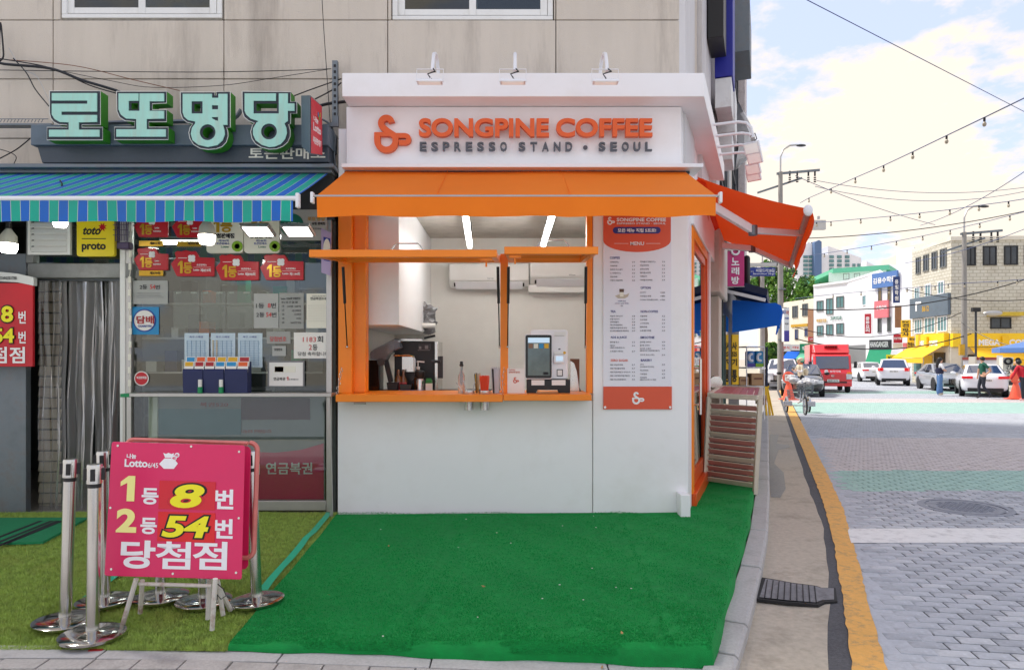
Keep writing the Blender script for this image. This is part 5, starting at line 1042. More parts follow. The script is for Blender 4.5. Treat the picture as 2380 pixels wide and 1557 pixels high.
# order terminal
Yt_ = 6.78; t = thing('order_terminal', 'white self order terminal with tall black screen on the counter', 'terminal', (fx(k2(1720,0)[0],Yt_), Yt_, CZ))
def k2p(pts): return [k2(*p) for p in pts]
def rr2(x0, y0, x1, y1, r): 
    return [k2(*p) for p in rrect(x0, y0, x1, y1, r)]
fpoly(MB(), rr2(1592,915,1878,1288,22), Yt_, .10).build('body', M('white_metal'), t, bev=.006)
fpoly(MB(), rr2(1550,948,1762,1290,18), Yt_-.06, .05).build('screen_case', M('white_metal'), t, bev=.004); s_ = fpoly(MB(), rr2(1557,955,1755,1283,14), Yt_-.065, .004).build('bezel', M('black_gloss'), t)
mat('screen_glass', S(66,78,78), .08, var=.5, vs=4, spec=.8, em=S(60,74,74), ems=.15); mat('screen_head', S(150,170,186), .1, var=.02, em=S(150,170,186), ems=.3)
q = MB(); q.fb(*k2(1575,975), *k2(1740,1262), Yt_-.068, Yt_-.0655); q.build('screen', M('screen_glass'), s_); q = MB(); q.fb(*k2(1576,976), *k2(1739,1014), Yt_-.070, Yt_-.0685); q.build('menu_header', M('screen_head'), s_)
for i, m_ in enumerate(('amber','sign_cream','cyan_sign','gold')): q = MB(); q.fb(*k2(1580+i*40,1022), *k2(1612+i*40,1056), Yt_-.070, Yt_-.0685); q.build('menu_tile', M(m_), s_)
q = MB(); q.fb(*k2(1692,1236), *k2(1730,1256), Yt_-.070, Yt_-.0685); q.build('button', M('ink'), s_)
q = MB(); q.fb(*k2(1775,932), *k2(1862,966), Yt_-.004, Yt_-.0005); q.build('scanner_strip', M('ac_white'), t); q = MB(); q.fb(*k2(1776,960), *k2(1850,962), Yt_-.007, Yt_-.0045); q.fb(*k2(1806,1058), *k2(1822,1067), Yt_-.005, Yt_-.0005); q.build('slot', M('ink'), t)
fpoly(MB(), rr2(1772,1105,1852,1168,8), Yt_-.035, .034).build('card_reader', M('white_metal'), t, bev=.004); q = MB(); q.fb(*k2(1788,1116), *k2(1840,1152), Yt_-.038, Yt_-.0355); q.build('reader_screen', M('screen_head'), t); fpoly(MB(), rr2(1774,1080,1842,1100,6), Yt_-.02, .019).build('card_slot', M('ac_white'), t)
q = MB(); c = P(*k2(1852,1090), Yt_-.003); q.cyl(c, c-V((0,.01,0)), .014, n=14); q.build('payment_sticker', M('gold'), t); fpoly(MB(), rr2(1794,1215,1840,1268,3), Yt_-.006, .005).build('reader_frame', M('ink'), t); q = MB(); q.fb(*k2(1799,1221), *k2(1834,1262), Yt_-.008, Yt_-.0065); q.build('reader_plate', M('paper'), t)
fpoly(MB(), k2p([(1567,1292),(1895,1292),(1895,1404),(1820,1404),(1800,1370),(1650,1370),(1630,1404),(1567,1404)]), Yt_-.04, .2).build('stand', M('black_plastic'), t, bev=.005)
[MB().fb(*k2(a_,1296), *k2(b_,1336), Yt_-.044, Yt_-.041).build('receipt_paper', M('paper'), t) for a_, b_ in ((1602,1700),(1756,1860))]
# mirror and frame behind terminal
t = thing('brown_frame', 'brown framed mirror leaning behind the order terminal', 'mirror', (fx(k2(1930,0)[0],7.1), 7.1, CZ)); q = MB(); fpoly(q, k2p([(1896,1136),(1966,1136),(1966,1350),(1985,1392),(1896,1392)]), 7.1, .03); q.build('frame', mat('brown_wood', S(120,74,50), .5), t, bev=.004); q = MB(); fpoly(q, k2p([(1897,1150),(1925,1170),(1945,1230),(1960,1330),(1965,1380),(1897,1380)]), 7.09, .008); q.build('mirror_glass', M('steel'), t)
# socket under the counter
q = MB(); q.fb(*k2(255,1466), *k2(345,1481), KY-.02, KY-.001); tag(q.build('power_socket', M('aluminium'), bev=.003), 'small grey power socket under the left end of the orange counter', 'socket')
# ---------------------------------------------------------------- menu board
MY = KY-.03; mat('menu_white', S(232,232,240), .5, var=.01); mat('menu_orange', S(222,88,56), .5, var=.02); mat('menu_navy', S(46,52,128), .5, var=0); mat('menu_ink', S(70,70,84), .6, var=0)
mn = thing('menu_board', 'tall printed menu board with orange head on the white kiosk pillar', 'menu board', (fx(1480,MY), MY, 1))
MB().fb(1402, 478, 1560, 898, MY, MY+.012).build('white_sheet', M('menu_white'), mn)
MB().fb(1402.5, 898.4, 1561.5, 951, MY-.003, MY+.012).build('foot_band', M('menu_orange'), mn)
hd = [k7(128,-60), k7(632,-60), k7(632,235)]+[k7(380+252*math.cos(R(a)), 235+88*math.sin(R(a))) for a in range(10,180,10)]+[k7(128,235)]
fpoly(MB(), hd, MY-.004, .0035).build('head_panel', M('menu_orange'), mn)
fpoly(MB(), [k7(*p) for p in rrect(200,136,556,185,24)], MY-.007, .0025).build('offer_pill', M('menu_navy'), mn)
def mt_(items, m, nm, dy=-.0005, Y=None):
    q = MB()
    for it in items: q.ft(it[0], *k7(it[1],it[2]), *k7(it[3],it[4]), (Y or MY)-.003, it[5] if len(it) > 5 else 0, 0, None, 2)
    return q.build(nm, M(m), mn, kind='stuff')
mt_([('SONGPINE COFFEE',228,68,596,96,.035),('ESPRESSO STAND · SEOUL',230,104,596,117,.02),('MENU',330,246,432,273,.02)], 'white_print', 'head_lettering', Y=MY-.0045)
mt_([('모든 메뉴 적립 5프로!',236,147,522,176,.03)], 'white_print', 'offer_lettering', Y=MY-.0075)
q = MB(); q.fb(*k7(210,258), *k7(316,260), MY-.006, MY-.0045); q.fb(*k7(446,258), *k7(554,260), MY-.006, MY-.0045); q.build('rule', M('white_print'), mn)
emblem(mn, lambda p, d: P(*k7(158+(p[0]-362)*.305, 62+(p[1]-335)*.31), MY-.0045)-V((0,d,0)), M('white_print'), .002); emblem(mn, lambda p, d: P(*k7(343+(p[0]-362)*.49, 1365+(p[1]-335)*.49), MY-.0035)-V((0,d,0)), M('white_print'), .002)
mt_([('COFFEE',177,357,252,374,.012),('OPTION',406,580,482,598,.012),('TEA',182,757,221,774,.012),('NON-COFFEE',407,757,536,774,.012),('ADE & JUICE',182,950,303,970,.012),('SMOOTHIE',404,950,510,968,.012),('BAKERY',408,1120,492,1137,.012),('아침에 한잔',236,682,296,693),('(07AM-10AM 한정)',216,700,318,712)], 'menu_navy', 'section_head')
mt_([('ZERO SUGAR',182,1121,312,1138,.012)], 'menu_orange', 'section_head_red')
Lc = [('아메리카노',398,'2.0',66),('카페라떼',426,'2.9',52),('송파인 믹스골드',453,'2.2',94),('1L 아메리카노',480,'3.0',82),('연유라떼',507,'3.7',52),('아몬드크림라떼',534,'4.0',92),('복숭아 아이스티',800,'2.8',94),('로얄 밀크티',822,'3.7',68),('유자애플티',844,'3.8',64),('허니자몽블랙티',866,'3.8',90),('레몬차/자몽차/유자차',888,'3.0',126),('얼그레이/페퍼민트/캐모마일',910,'3.0',138),('한라봉 쥬스',994,'3.5',68),('에이드',1020,'3.6',38),('(레몬/자몽/청포도)',1036,'',110),('수제 딸기 에이드',1062,'3.7',98),('제로 바닐라라떼',1163,'3.7',94),('제로 헤이즐넛라떼',1190,'3.7',108),('제로 복숭아망고 아이스티',1217,'3.5',150),('제로 사과캐모마일 에이드',1244,'4.2',150),('제로 허니자몽에이드',1272,'4.0',120)]
Rc = [('헤이즐넛 아메리카노',395,'2.6',118),('바닐라라떼',422,'3.6',64),('송파인라떼',450,'3.5',64),('헤이즐넛라떼',477,'3.6',78),('카페모카',504,'3.9',52),('카라멜 마끼아또',531,'3.9',94),('샷 추가',624,'+500',42),('오트밀크 변경',651,'+400',82),('디카페인 변경(콜드브루)',679,'+700',134),('곡물라떼',800,'3.5',52),('초코라떼',827,'3.6',52),('고구마라떼',854,'3.9',64),('말차라떼',881,'4.2',52),('수제 딸기라떼',908,'4.0',82),('한라봉 크러시',993,'4.0',82),('꿀 배 스무디',1018,'4.0',70),('요거트 스무디',1042,'4.4',82),('(플레인/망고/블루베리/딸기)',1058,'',146),('생수박 쥬스(시즌)',1089,'5.0',106),('쿠키',1161,'2.0',26),('(초코칩/마카다미아)',1178,'',104),('에그타르트',1204,'2.8',64),('크로칼슘',1231,'4.5',52),('치아바타',1258,'6.8',52),('(불고기/스파이시 치킨)',1274,'',120)]
it = []
for x0, x1, C_ in ((179,364,Lc),(402,588,Rc)):
    for s_, y, p_, w in C_:
        it.append((s_, x0, y-6, x0+w, y+6)); 
        if p_: it.append((p_, x1-(22 if len(p_) < 4 else 36), y-5, x1, y+5))
mt_(it+[('4.0',258,718,275,728)], 'menu_ink', 'price_list')
q = MB(); c = P(*k7(265,655), MY-.002); cf = [(.022,0),(.028,.055),(.028,.058)]
fpoly(MB(), [k7(*p) for p in [(248,598),(283,598),(279,655),(252,655)]], MY-.004, .003).build('cup_picture', mat('cup_brown', S(96,66,50), .5), mn); fpoly(MB(), [k7(*p) for p in [(249,622),(282,622),(279,655),(252,655)]], MY-.006, .0015).build('cup_picture_milk', M('sign_cream'), mn); fpoly(MB(), [k7(*p) for p in [(216,650),(240,640),(300,640),(322,628),(312,655),(290,668),(240,668)]], MY-.0025, .002).build('nuts_picture', mat('nut', S(196,184,166), .6), mn)
for u in (1406, 1557): c = P(u, 946, MY-.003); q = MB(); q.cyl(c, c-V((0,.012,0)), .012, n=12); q.build('screw', M('steel'), mn)
# ---------------------------------------------------------------- big channel letter sign of the lottery shop
LY = 6.42
mat('slate', S(92,106,118), .5, var=.08, vs=2, dirt=S(70,80,90), dirt_s=3, dirt_a=.4); mat('slate_dark', S(66,76,86), .5, var=.08, vs=2, dirt=S(48,56,64), dirt_s=2, dirt_a=.4)
mat('letter_navy', S(34,42,54), .5, var=.1); mat('letter_green', S(58,142,30), .5, var=.1); mat('letter_mint', S(164,216,200), .6, var=.06, vs=5, dirt=S(176,196,178), dirt_s=9, dirt_a=.7, zs=.2); mat('letter_white', S(230,228,220), .5)
bs_ = thing('sign_backing', 'slate blue sign boxes behind the mint channel letters', 'sign', (fx(400,6.6), 6.6, 3.4))
MB().fb(*k1(208,390), *k1(2230,529), 6.56, WY-.001).build('upper_box', M('slate'), bs_, bev=.006)
fpoly(MB(), [k1(*p) for p in [(250,531),(2228,531),(2232,645),(285,650)]], 6.60, .28).build('lower_box', M('slate_dark'), bs_, bev=.006)
q = MB(); q.ft('토큰판매소', *k1(1690,545), *k1(2210,625), 6.597, .02); q.build('lettering', M('sign_cream'), bs_)
def circ(cx, cy, r, n=24): return [(cx+r*math.cos(2*math.pi*i/n), cy+r*math.sin(2*math.pi*i/n)) for i in range(n)]
def sq(x0, y0, x1, y1): return [(x0,y0),(x1,y0),(x1,y1),(x0,y1)]
LET = {'first': ([[(337,162),(683,162),(683,393),(557,393),(557,409),(698,409),(698,495),(320,495),(320,409),(458,409),(458,393),(400,390),(365,372),(345,345),(337,310)]],
  [[(357,180),(663,180),(663,305),(422,305),(422,328),(663,328),(663,375),(540,378),(540,428),(680,428),(680,475),(338,475),(338,428),(472,428),(472,378),(410,375),(375,355),(357,325),(357,252),(598,252),(598,230),(357,230)]]),
 'second': ([[(792,165),(1132,165),(1132,245),(1035,250),(1035,290),(1132,290),(1132,372),(1012,372),(1012,408),(1143,408),(1143,493),(778,493),(778,408),(915,408),(915,370),(850,365),(812,340),(795,300)], sq(892,245,938,288)],
  [[(810,182),(945,182),(945,232),(878,232),(878,300),(952,300),(952,182),(1118,182),(1118,235),(1020,235),(1020,300),(1118,300),(1118,352),(1000,355),(1000,425),(1130,425),(1130,475),(795,475),(795,425),(930,425),(930,355),(860,352),(825,325),(810,290)]]),
 'third': ([[(1225,170),(1460,170),(1460,192),(1470,192),(1470,168),(1565,168),(1565,410),(1540,412),(1549,440),(1550,470),(1538,510),(1510,540),(1470,555),(1415,560),(1360,552),(1315,525),(1290,485),(1283,445),(1292,410),(1310,385),(1270,375),(1240,350),(1227,310)], sq(1320,250,1362,302), circ(1414,445,38)],
  [[(1245,185),(1443,185),(1443,212),(1487,212),(1487,185),(1548,185),(1548,395),(1518,395),(1528,430),(1530,460),(1515,500),(1480,532),(1414,545),(1350,530),(1312,500),(1300,455),(1308,415),(1330,385),(1330,372),(1280,362),(1255,340),(1245,310)], sq(1305,235,1380,318), sq(1443,262,1485,290), [(1443,342),(1485,342),(1485,368),(1468,364),(1443,350)], circ(1414,445,54)]),
 'fourth': ([[(1645,165),(1975,168),(1975,235),(2017,235),(2017,315),(1975,315),(1975,385),(1962,390),(1972,430),(1972,470),(1955,510),(1920,540),(1880,555),(1830,558),(1775,545),(1735,520),(1712,485),(1703,440),(1715,395),(1728,380),(1690,365),(1660,340),(1647,305)], sq(1742,248,1882,298), circ(1830,440,38)],
  [[(1665,182),(1877,182),(1877,232),(1725,232),(1725,318),(1897,318),(1897,182),(1958,182),(1958,250),(2003,250),(2003,300),(1958,300),(1958,368),(1935,385),(1948,415),(1952,450),(1940,490),(1910,525),(1870,542),(1830,545),(1780,530),(1740,500),(1722,460),(1722,420),(1745,380),(1760,370),(1705,352),(1675,325),(1665,300)], circ(1830,440,54)])}
def lp(loops, Y, grow=0): return [[(fx(k1(*p)[0], Y), fz(k1(*p)[1], Y)) for p in l] for l in loops]
for k_, (sil, ins) in LET.items():
    t = thing('channel_letter', 'mint faced channel letter with green sides, '+k_+' of the four big ones', 'sign letter', (fx(k1(sil[0][0][0],0)[0],LY), LY, 3.4), 'big mint channel letters')
    MB().shape(lp(sil, LY), (0,LY+.008,0), (1,0,0), (0,0,1), (0,.115,0)).build('return', M('letter_green'), t)
    MB().shape(lp(sil, LY), (0,LY,0), (1,0,0), (0,0,1), (0,.006,0)).build('face', M('letter_navy'), t)
    MB().shape(lp(ins, LY), (0,LY-.012,0), (1,0,0), (0,0,1), (0,.010,0)).build('mint_face', M('letter_mint'), t)
    q = MB(); ol_ = [V((x, LY-.001, z)) for x, z in lp(sil[:1], LY)[0]]; q.tube(ol_+[ol_[0]], .0035, 4); q.build('white_edge', M('letter_white'), t)
# blade sign
t = thing('blade_sign', 'small red projecting lottery sign with grey sides beside the channel letters', 'sign', tuple(P(721,359,6.05)))
n_t, n_b, r_t, r_b, l_t, l_b = P(721,222,6.05), P(721,359,6.05), P(748,247,6.5), P(749,363,6.5), P(700,223,6.3), P(701,341,6.3); k_t, k_b = l_t+r_t-n_t, l_b+r_b-n_b
q = MB(); q.add([n_b, r_b, k_b, l_b, n_t, r_t, k_t, l_t], [(0,3,2,1),(4,5,6,7),(0,1,5,4),(1,2,6,5),(2,3,7,6),(3,0,4,7)]); q.build('case', M('slate'), t)
mat('blade_red', S(214,30,50), .4, var=.03)
nn = (r_t-n_t).cross(n_b-n_t).normalized(); nn = nn if nn.x > 0 else -nn
q = MB(); c4 = [lerp(lerp(n_t,r_t,a), lerp(n_b,r_b,a), b)+nn*.004 for a, b in ((.03,.02),(.97,.02),(.97,.98),(.03,.98))]; q.add(c4, [(0,1,2,3)]); q.build('face', M('blade_red'), t)
a_, b_ = (r_t-n_t), (n_b-n_t); q = MB()
for s_, x0, x1, y0, y1 in (('나눔',.22,.62,.30,.40),('Lotto',.2,.85,.42,.56),('복권판매점',.18,.88,.66,.78)):
    o_ = n_t+a_*x0+b_*y1+nn*.006; q.text(s_, o_, a_, -b_, a_.length*(x1-x0), b_.length*(y1-y0), .03)
q.build('lettering', M('white_print'), t)
for i, (a, b, m_) in enumerate(((.62,.22,'cyan_sign'),(.78,.2,'gold'),(.7,.27,'lime'))): q = MB(); c = n_t+a_*a+b_*b+nn*(.006+.001*i); q.cyl(c, c+nn*.002, .022, n=12); q.build('balloon_mark', M(m_), t)
# bracket and cables on the facade
t = thing('steel_bracket', 'grey perforated steel post with foot beside the fascia', 'bracket', tuple(P(777,300,6.8))); q = MB(); q.fb(772, 141, 784, 292, 6.78, 6.83); q.build('post', M('zinc'), t); q = MB(); fpoly(q, [(750,294),(786,294),(786,268),(778,278),(765,288),(750,289)], 6.76, .03); q.build('foot', M('zinc'), t); q = MB(); [q.fb(775.5, 150+i*14, 780.5, 156+i*14, 6.775, 6.779) for i in range(9)]; q.build('slot', M('ink'), t)
def fw(pts, Y=6.80): return [P(*k1(x, y), Y) for x, y in pts]
cab = [([(-20,-45),(30,-20),(340,10),(560,90),(790,160),(860,200)],.014,'black_plastic','thick black cable bundle running down across the stucco to the channel letters'),
 ([(-20,-60),(340,5),(600,120),(790,178)],.006,'black_plastic','thin black cable just under the thick bundle on the stucco wall'),
 ([(-20,20),(700,30),(1400,34),(2000,22),(2250,12)],.004,'black_plastic','taut thin wire crossing the stucco above the channel letters'),
 ([(340,10),(760,95),(1040,138),(1500,125),(1850,75),(2250,12)],.003,'ink','sagging thin wire over the channel letters'),
 ([(-20,-55),(500,-10),(900,85),(1220,160)],.004,'brown_wood','rust brown wire slanting over the channel letters'),
 ([(90,-60),(180,40),(240,150),(335,268)],.006,'black_plastic','black cable hanging steeply left of the first channel letter'),
 ([(60,-130),(150,10),(255,70),(345,260)],.004,'aluminium','pale wire hanging left of the first channel letter'),
 ([(-10,100),(0,-300),(22,-120),(18,-60),(-20,-30)],.008,'black_plastic','black cable loop at the upper left edge'),
 ([(-10,625),(110,560),(205,485)],.006,'black_plastic','black cable slanting up to the slate sign box at the left'),
 ([(-10,555),(70,580),(110,610),(95,655)],.004,'black_plastic','loose curled wire under the left end of the slate box'),
 ([(2000,195),(2120,150),(2320,80)],.006,'black_plastic','black wire rising from last letter to the kiosk fascia, upper one'),
 ([(2140,218),(2250,160),(2320,105)],.007,'black_plastic','black wire rising to the kiosk fascia, lower one'),
 ([(2160,268),(2230,250),(2350,235)],.016,'black_plastic','thick wrapped black cable entering behind the kiosk fascia'),
 ([(2190,355),(2240,390),(2275,470),(2270,600),(2290,720)],.010,'zinc','grey conduit dropping past the blade sign'),
 ([(2210,390),(2255,420),(2240,560),(2200,650),(2225,690),(2290,660)],.005,'sign_cream','pale looped cable hanging below the blade sign'),
 ([(700,382),(900,375),(1200,372),(1400,366),(1580,352),(1640,290)],.022,'zinc','grey conduit running behind the channel letters')]
for pts, r_, m_, lab in cab:
    p = fw(pts); s2 = []
    for i in range(len(p)-1):
        p0, p1, p2, p3 = p[max(i-1,0)], p[i], p[i+1], p[min(i+2,len(p)-1)]
        for k in range(6): u = k/6; s2.append(.5*((2*p1)+(-p0+p2)*u+(2*p0-5*p1+4*p2-p3)*u*u+(-p0+3*p1-3*p2+p3)*u**3))
    cable('cable', s2+[p[-1]], r_, M(m_), lab, 'cables on the facade')
tag(MB().tube([P(745,-60,6.8), P(752,60,6.8), P(765,250,6.78), P(768,290,6.78)], .004, 5).build('cable', M('black_plastic')), 'thin black cable dropping down the facade to the steel bracket', 'cable', 'cables on the facade')
q = MB(); q.fb(-40, 287, 118, 291, 6.72, 6.82); [q.bar(P(i*8-8,285,6.74), P(i*8-4,278,6.74), .004, .004) for i in range(14)]; q.bar(P(-8,277,6.74), P(112,277,6.74), .006, .006); tag(q.build('cable_tray', M('zinc')), 'narrow zinc cable tray left of the slate sign box', 'tray')
# narrow gap between shop and kiosk with small hanging posters
t = thing('hanging_poster', 'narrow blue and pink poster hanging in the gap beside the kiosk window', 'poster', tuple(P(757,640,6.6))); q = MB(); fpoly(q, [k3(*p) for p in [(1566,128),(1648,170),(1642,515),(1568,490)]], 6.62, .006); q.build('sheet', mat('poster_lilac', S(176,160,200), .5, var=.06), t); q = MB(); fpoly(q, [k3(*p) for p in [(1585,200),(1640,215),(1636,400),(1588,390)]], 6.613, .004); q.build('blue_field', M('blue_print'), t); q = MB(); q.ell(tuple(P(*k3(1612,300), 6.612)), .035, .004, .1); q.build('oval', M('sign_cream'), t)
q = MB(); q.fb(771, 470, 784, 1190, 6.86, 6.9); tag(q.build('gap_cover', M('dark_grey')), 'dark strip closing the gap between shop and kiosk', 'strip')
# ---------------------------------------------------------------- pavement furniture: folding sign and barrier posts
sb = thing('folding_sign', 'pink A-frame lottery board with yellow numbers on rusty white legs', 'sign', tuple(G(400,1455,0)))
TL, TR, BR_, BL = P(259.5,1026,3.98), P(569,1034.7,3.98), P(554.3,1343.4,3.86), P(242.4,1337.5,3.86)
ax_, ay_ = (TR-TL), (BL-TL); fn = ax_.cross(ay_).normalized(); fn = fn if fn.y < 0 else -fn
def bp(a, b, d=0): return TL+ax_*a+ay_*b+fn*d
def bpoly(q, pts, d0, d1): n = len(pts); return q.add([bp(a,b,d0) for a,b in pts]+[bp(a,b,d1) for a,b in pts], [tuple(range(n)), tuple(range(2*n-1,n-1,-1))]+[(i, i+n, (i+1)%n+n, (i+1)%n) for i in range(n)])
bd = bpoly(MB(), rrect(0,0,1,1,.018), -.006, 0).build('front_board', M('pink_red'), sb, bev=.002)
def bt(q, s_, x0, y0, x1, y1, bold, d=.0015, shear=0): return q.text(s_, bp(x0,y1,d), ax_, -ay_, ax_.length*(x1-x0), ay_.length*(y1-y0), bold, .0012, None, 5, shear)
def c4(x, y): X0, X1, Y0, Y1 = 553, 1337, 228, 1010; sh = (y-228)/782*40-20; return ((x+sh-X0)/(X1-X0), (y-10*(x-945)/780*.9-Y0)/(Y1-Y0))
def tx(q, s_, a, b, bold, d=.0015, shear=0): p, r_ = c4(*a), c4(*b); return bt(q, s_, p[0], p[1], r_[0], r_[1], bold, d, shear)
q = MB(); tx(q,'1',(630,425),(706,575),.03); tx(q,'2',(606,617),(716,757),.045); q.build('rank_number', M('pale_yellow'), bd)
for s_, a_, b_, e_ in (('등',(752,495),(845,592),.03),('등',(744,668),(834,764),.03),('번',(1176,495),(1280,612),.03),('번',(1168,668),(1272,782),.03),('당',(632,798),(822,962),.03),('첨',(832,798),(1025,962),.018),('점',(1045,798),(1234,962),.022),('나눔',(664,294),(718,324),.03),('Lotto',(652,326),(784,374),.03),('6/45',(788,346),(846,376),.01)): q = MB(); tx(q, s_, a_, b_, e_); q.build('lettering', M('white_print'), bd)
q = MB(); [bpoly(q, [c4(*p) for p in pl], .001, .002) for pl in ([(885,318),(938,318),(962,348),(938,380),(880,380),(852,352)],)]; q.build('money_bag', M('white_print'), bd); q = MB(); bpoly(q, [c4(*p) for p in [(877,286),(893,292),(908,285),(925,292),(940,286),(934,314),(888,314)]], .001, .0022); q.build('bag_neck', M('white_print'), bd)
for (cx, cy, r_, s_) in ((958,298,14,'6'),(940,316,16,'45')): q = MB(); c = c4(cx,cy); q.cyl(bp(*c,.0005), bp(*c,.003), r_/784*ax_.length, n=16); q.build('ball', M('white_print'), bd); q = MB(); tx(q, s_, (cx-r_*.6,cy-r_*.5), (cx+r_*.6,cy+r_*.5), .02, .0035); q.build('ball_number', M('pink_red'), bd)
mat('card_red', S(214,24,44), .35, var=.04); mat('card_bright', S(224,20,24), .35, var=.04)
for (a, b, m_) in (((855,450),(1174,620),'card_red'),((846,632),(1168,806),'card_bright')): p, r_ = c4(*a), c4(*b); q = MB(); bpoly(q, [(p[0],p[1]),(r_[0],p[1]),(r_[0],r_[1]),(p[0],r_[1])], .0012, .0035); q.build('number_card', M(m_), bd)
q = MB(); tx(q,'8',(908,458),(1126,620),.075,.004,.18); tx(q,'54',(858,642),(1146,792),.075,.004,.18); q.build('number_outline', M('ink'), bd)
q = MB(); tx(q,'8',(922,468),(1112,610),.035,.006,.18); tx(q,'54',(870,652),(1134,782),.035,.006,.18); q.build('number', M('bright_yellow'), bd)
for a, b in ((.05,.03),(.6,.02),(.96,.05),(.02,.5),(.97,.55),(.05,.95),(.5,.97),(.96,.95)): q = MB(); q.cyl(bp(a,b,0), bp(a,b,.004), .007, n=8); q.build('rivet', M('steel'), bd)
# rear leaf and frame
bk = V((.025,.16,-.01)); q = MB(); n = 5; pl = rrect(.02,-.02,1.035,.86,.06)
q.tube([bp(a,b,-.10)+V((0,.03*(1-b),0)) for a, b in pl]+[bp(*pl[0],-.10)], .014, 6); q.build('rear_frame', mat('frame_pink', S(214,120,112), .5, var=.1, dirt=S(150,90,70), dirt_s=8, dirt_a=.5), sb)
bpoly(MB(), rrect(.04,0,.985,.95,.04), -.13, -.122).build('rear_board', M('pink_red'), sb)
mat('rusty_white', S(214,208,200), .6, var=.08, dirt=S(140,74,32), dirt_s=9, dirt_a=.95)
for (p, g_) in (((720,1020),(640,1288)),((755,1030),(742,1222)),((1150,1020),(1138,1258)),((1182,1020),(1163,1322)),((1195,1030),(1228,1235)),((1200,1070),(1272,1205))):
    a = k4(*p); b = k4(*g_); e = G(*b, .0); e.z = .002; q = MB(); s0 = P(*a, e.y-.02 if e.y < 4 else 4.0); q.cyl(s0, e, .014, n=8); q.build('leg', M('rusty_white'), sb)
q = MB(); q.cyl(P(*k4(735,1050),3.9), P(*k4(1160,1062),3.9), .011, n=8); q.build('cross_bar', M('rusty_white'), sb)
q = MB(); q.tube([P(*k4(x,y),3.9) for x, y in ((1195,1050),(1230,1080),(1245,1120),(1215,1140),(1190,1110))], .003, 5); q.build('wire_tie', M('black_plastic'), sb)
# barrier posts
PX = [((151,1440),(164,1076),'front left chrome barrier post at the turf edge'),((214.6,1472),(220,1092),'chrome barrier post nearest the viewer on the turf'),((243.6,1393),(239.6,1052.6),'chrome barrier post just behind the left edge of the pink board'),((596.8,1392),(582,1057),'chrome barrier post standing right of the pink board'),((373.3,1384),(372,1060),'barrier post hidden behind the pink board, left foot showing'),((473.8,1394),(472,1060),'barrier post hidden behind the pink board, right foot showing')]
def post():
    t = thing('barrier_post', 'chrome barrier post', 'barrier post', (0,0,0), 'chrome barrier posts')
    MB().lathe([(.163,.001),(.163,.014),(.150,.021),(.10,.027),(.04,.030),(.0355,.032)], (0,0,0), 40).build('base', M('steel_worn'), t)
    MB().lathe([(.0325,.030),(.0325,.80)], (0,0,0), 24).build('pole', M('steel'), t)
    MB().lathe([(.034,.801),(.034,.822)], (0,0,0), 24).build('black_ring', M('black_plastic'), t)
    h = MB().lathe([(.0385,.823),(.0385,.915),(.036,.925),(.001,.926)], (0,0,0), 24).build('belt_head', M('steel'), t)
    for a in range(4): c, s_ = math.cos(R(90*a+20)), math.sin(R(90*a+20)); MB().ob((c*.043,s_*.043,.872), V((c,s_,0))*.008, V((-s_,c,0))*.011, (0,0,.032)).build('belt_clip', M('black_plastic'), h, bev=.002)
    return t
p0 = post(); bpy.context.view_layer.update()
for i, (b, tp, lab) in enumerate(PX):
    o = p0 if i == 0 else copy_tree(p0); o['label'] = lab; g_ = G(*b, .02); o.location = (g_.x, g_.y, .008); tt = P(*tp, g_.y); dx = (tt.x-g_.x)/.92; o.rotation_euler = (0, math.atan(dx), R(37*i) if False else 0)
# litter and dry leaves
mat('leaf_brown', S(170,130,84), .8, var=.2); rl = random.Random(9)
for i in range(7):
    x, y = rl.uniform(-3,1.0), rl.uniform(3.55,5.6); q = MB(); a = rl.uniform(0,6); z = .02 if y > 3.66 else zs_(x)+.004
    q.add([(x+.016*math.cos(a+k*1.57)*(1 if k % 2 else .45), y+.016*math.sin(a+k*1.57)*(1 if k % 2 else .45), z+.003*k) for k in range(4)], [(0,1,2,3)]); tag(q.build('dry_leaf', M('leaf_brown')), 'tiny dry leaf scrap lying on turf, carpet or paving', 'leaf', 'dry leaf scraps on the ground')
q = MB(); g_ = G(*k4(485,1440), -.02); q.ob((g_.x, g_.y, zs_(g_.x)+.004), (.035,.004,0), (0,.012,0), (0,0,.002)); tag(q.build('candy_wrapper', M('dark_red_print')), 'dark red sweet wrapper on the border stone', 'wrapper')
# ---------------------------------------------------------------- slatted condenser cover beside the kiosk door
rk = thing('slatted_cover', 'beige metal slatted cover over air condensers beside the kiosk door', 'cover', (2.5, 8.2, -.05))
FL, FR = V((2.34,8.36,-.05)), V((2.80,7.93,-.06)); WV = FR-FL; dp_ = D*2.5; zt_ = 1.09; lean = V((.05,0,0))
mat('cover_beige', S(206,198,180), .5, 0, var=.05); mat('slat_red', S(190,130,122), .5, 0, var=.1); mat('top_red', S(186,80,84), .4, var=.12, dirt=S(190,130,130), dirt_s=6, dirt_a=.5)
def up(p, z): return p+V((0,0,z))+lean*z
for p in (FL, FR, FL+dp_, FR+dp_): MB().bar(up(p,0), up(p,zt_), .05, .05).build('post', M('cover_beige'), rk, bev=.004)
for a, b in ((FL,FR),(FR,FR+dp_),(FL,FL+dp_),(FL+dp_,FR+dp_)): MB().bar(up(a,zt_+.02)+(b-a).normalized()*.026, up(b,zt_+.02)-(b-a).normalized()*.026, .05, .06).build('top_rail', M('cover_beige'), rk, bev=.004)
w_ = WV.normalized(); nf = V((w_.y, -w_.x, 0)); nf = nf if nf.y < 0 else -nf
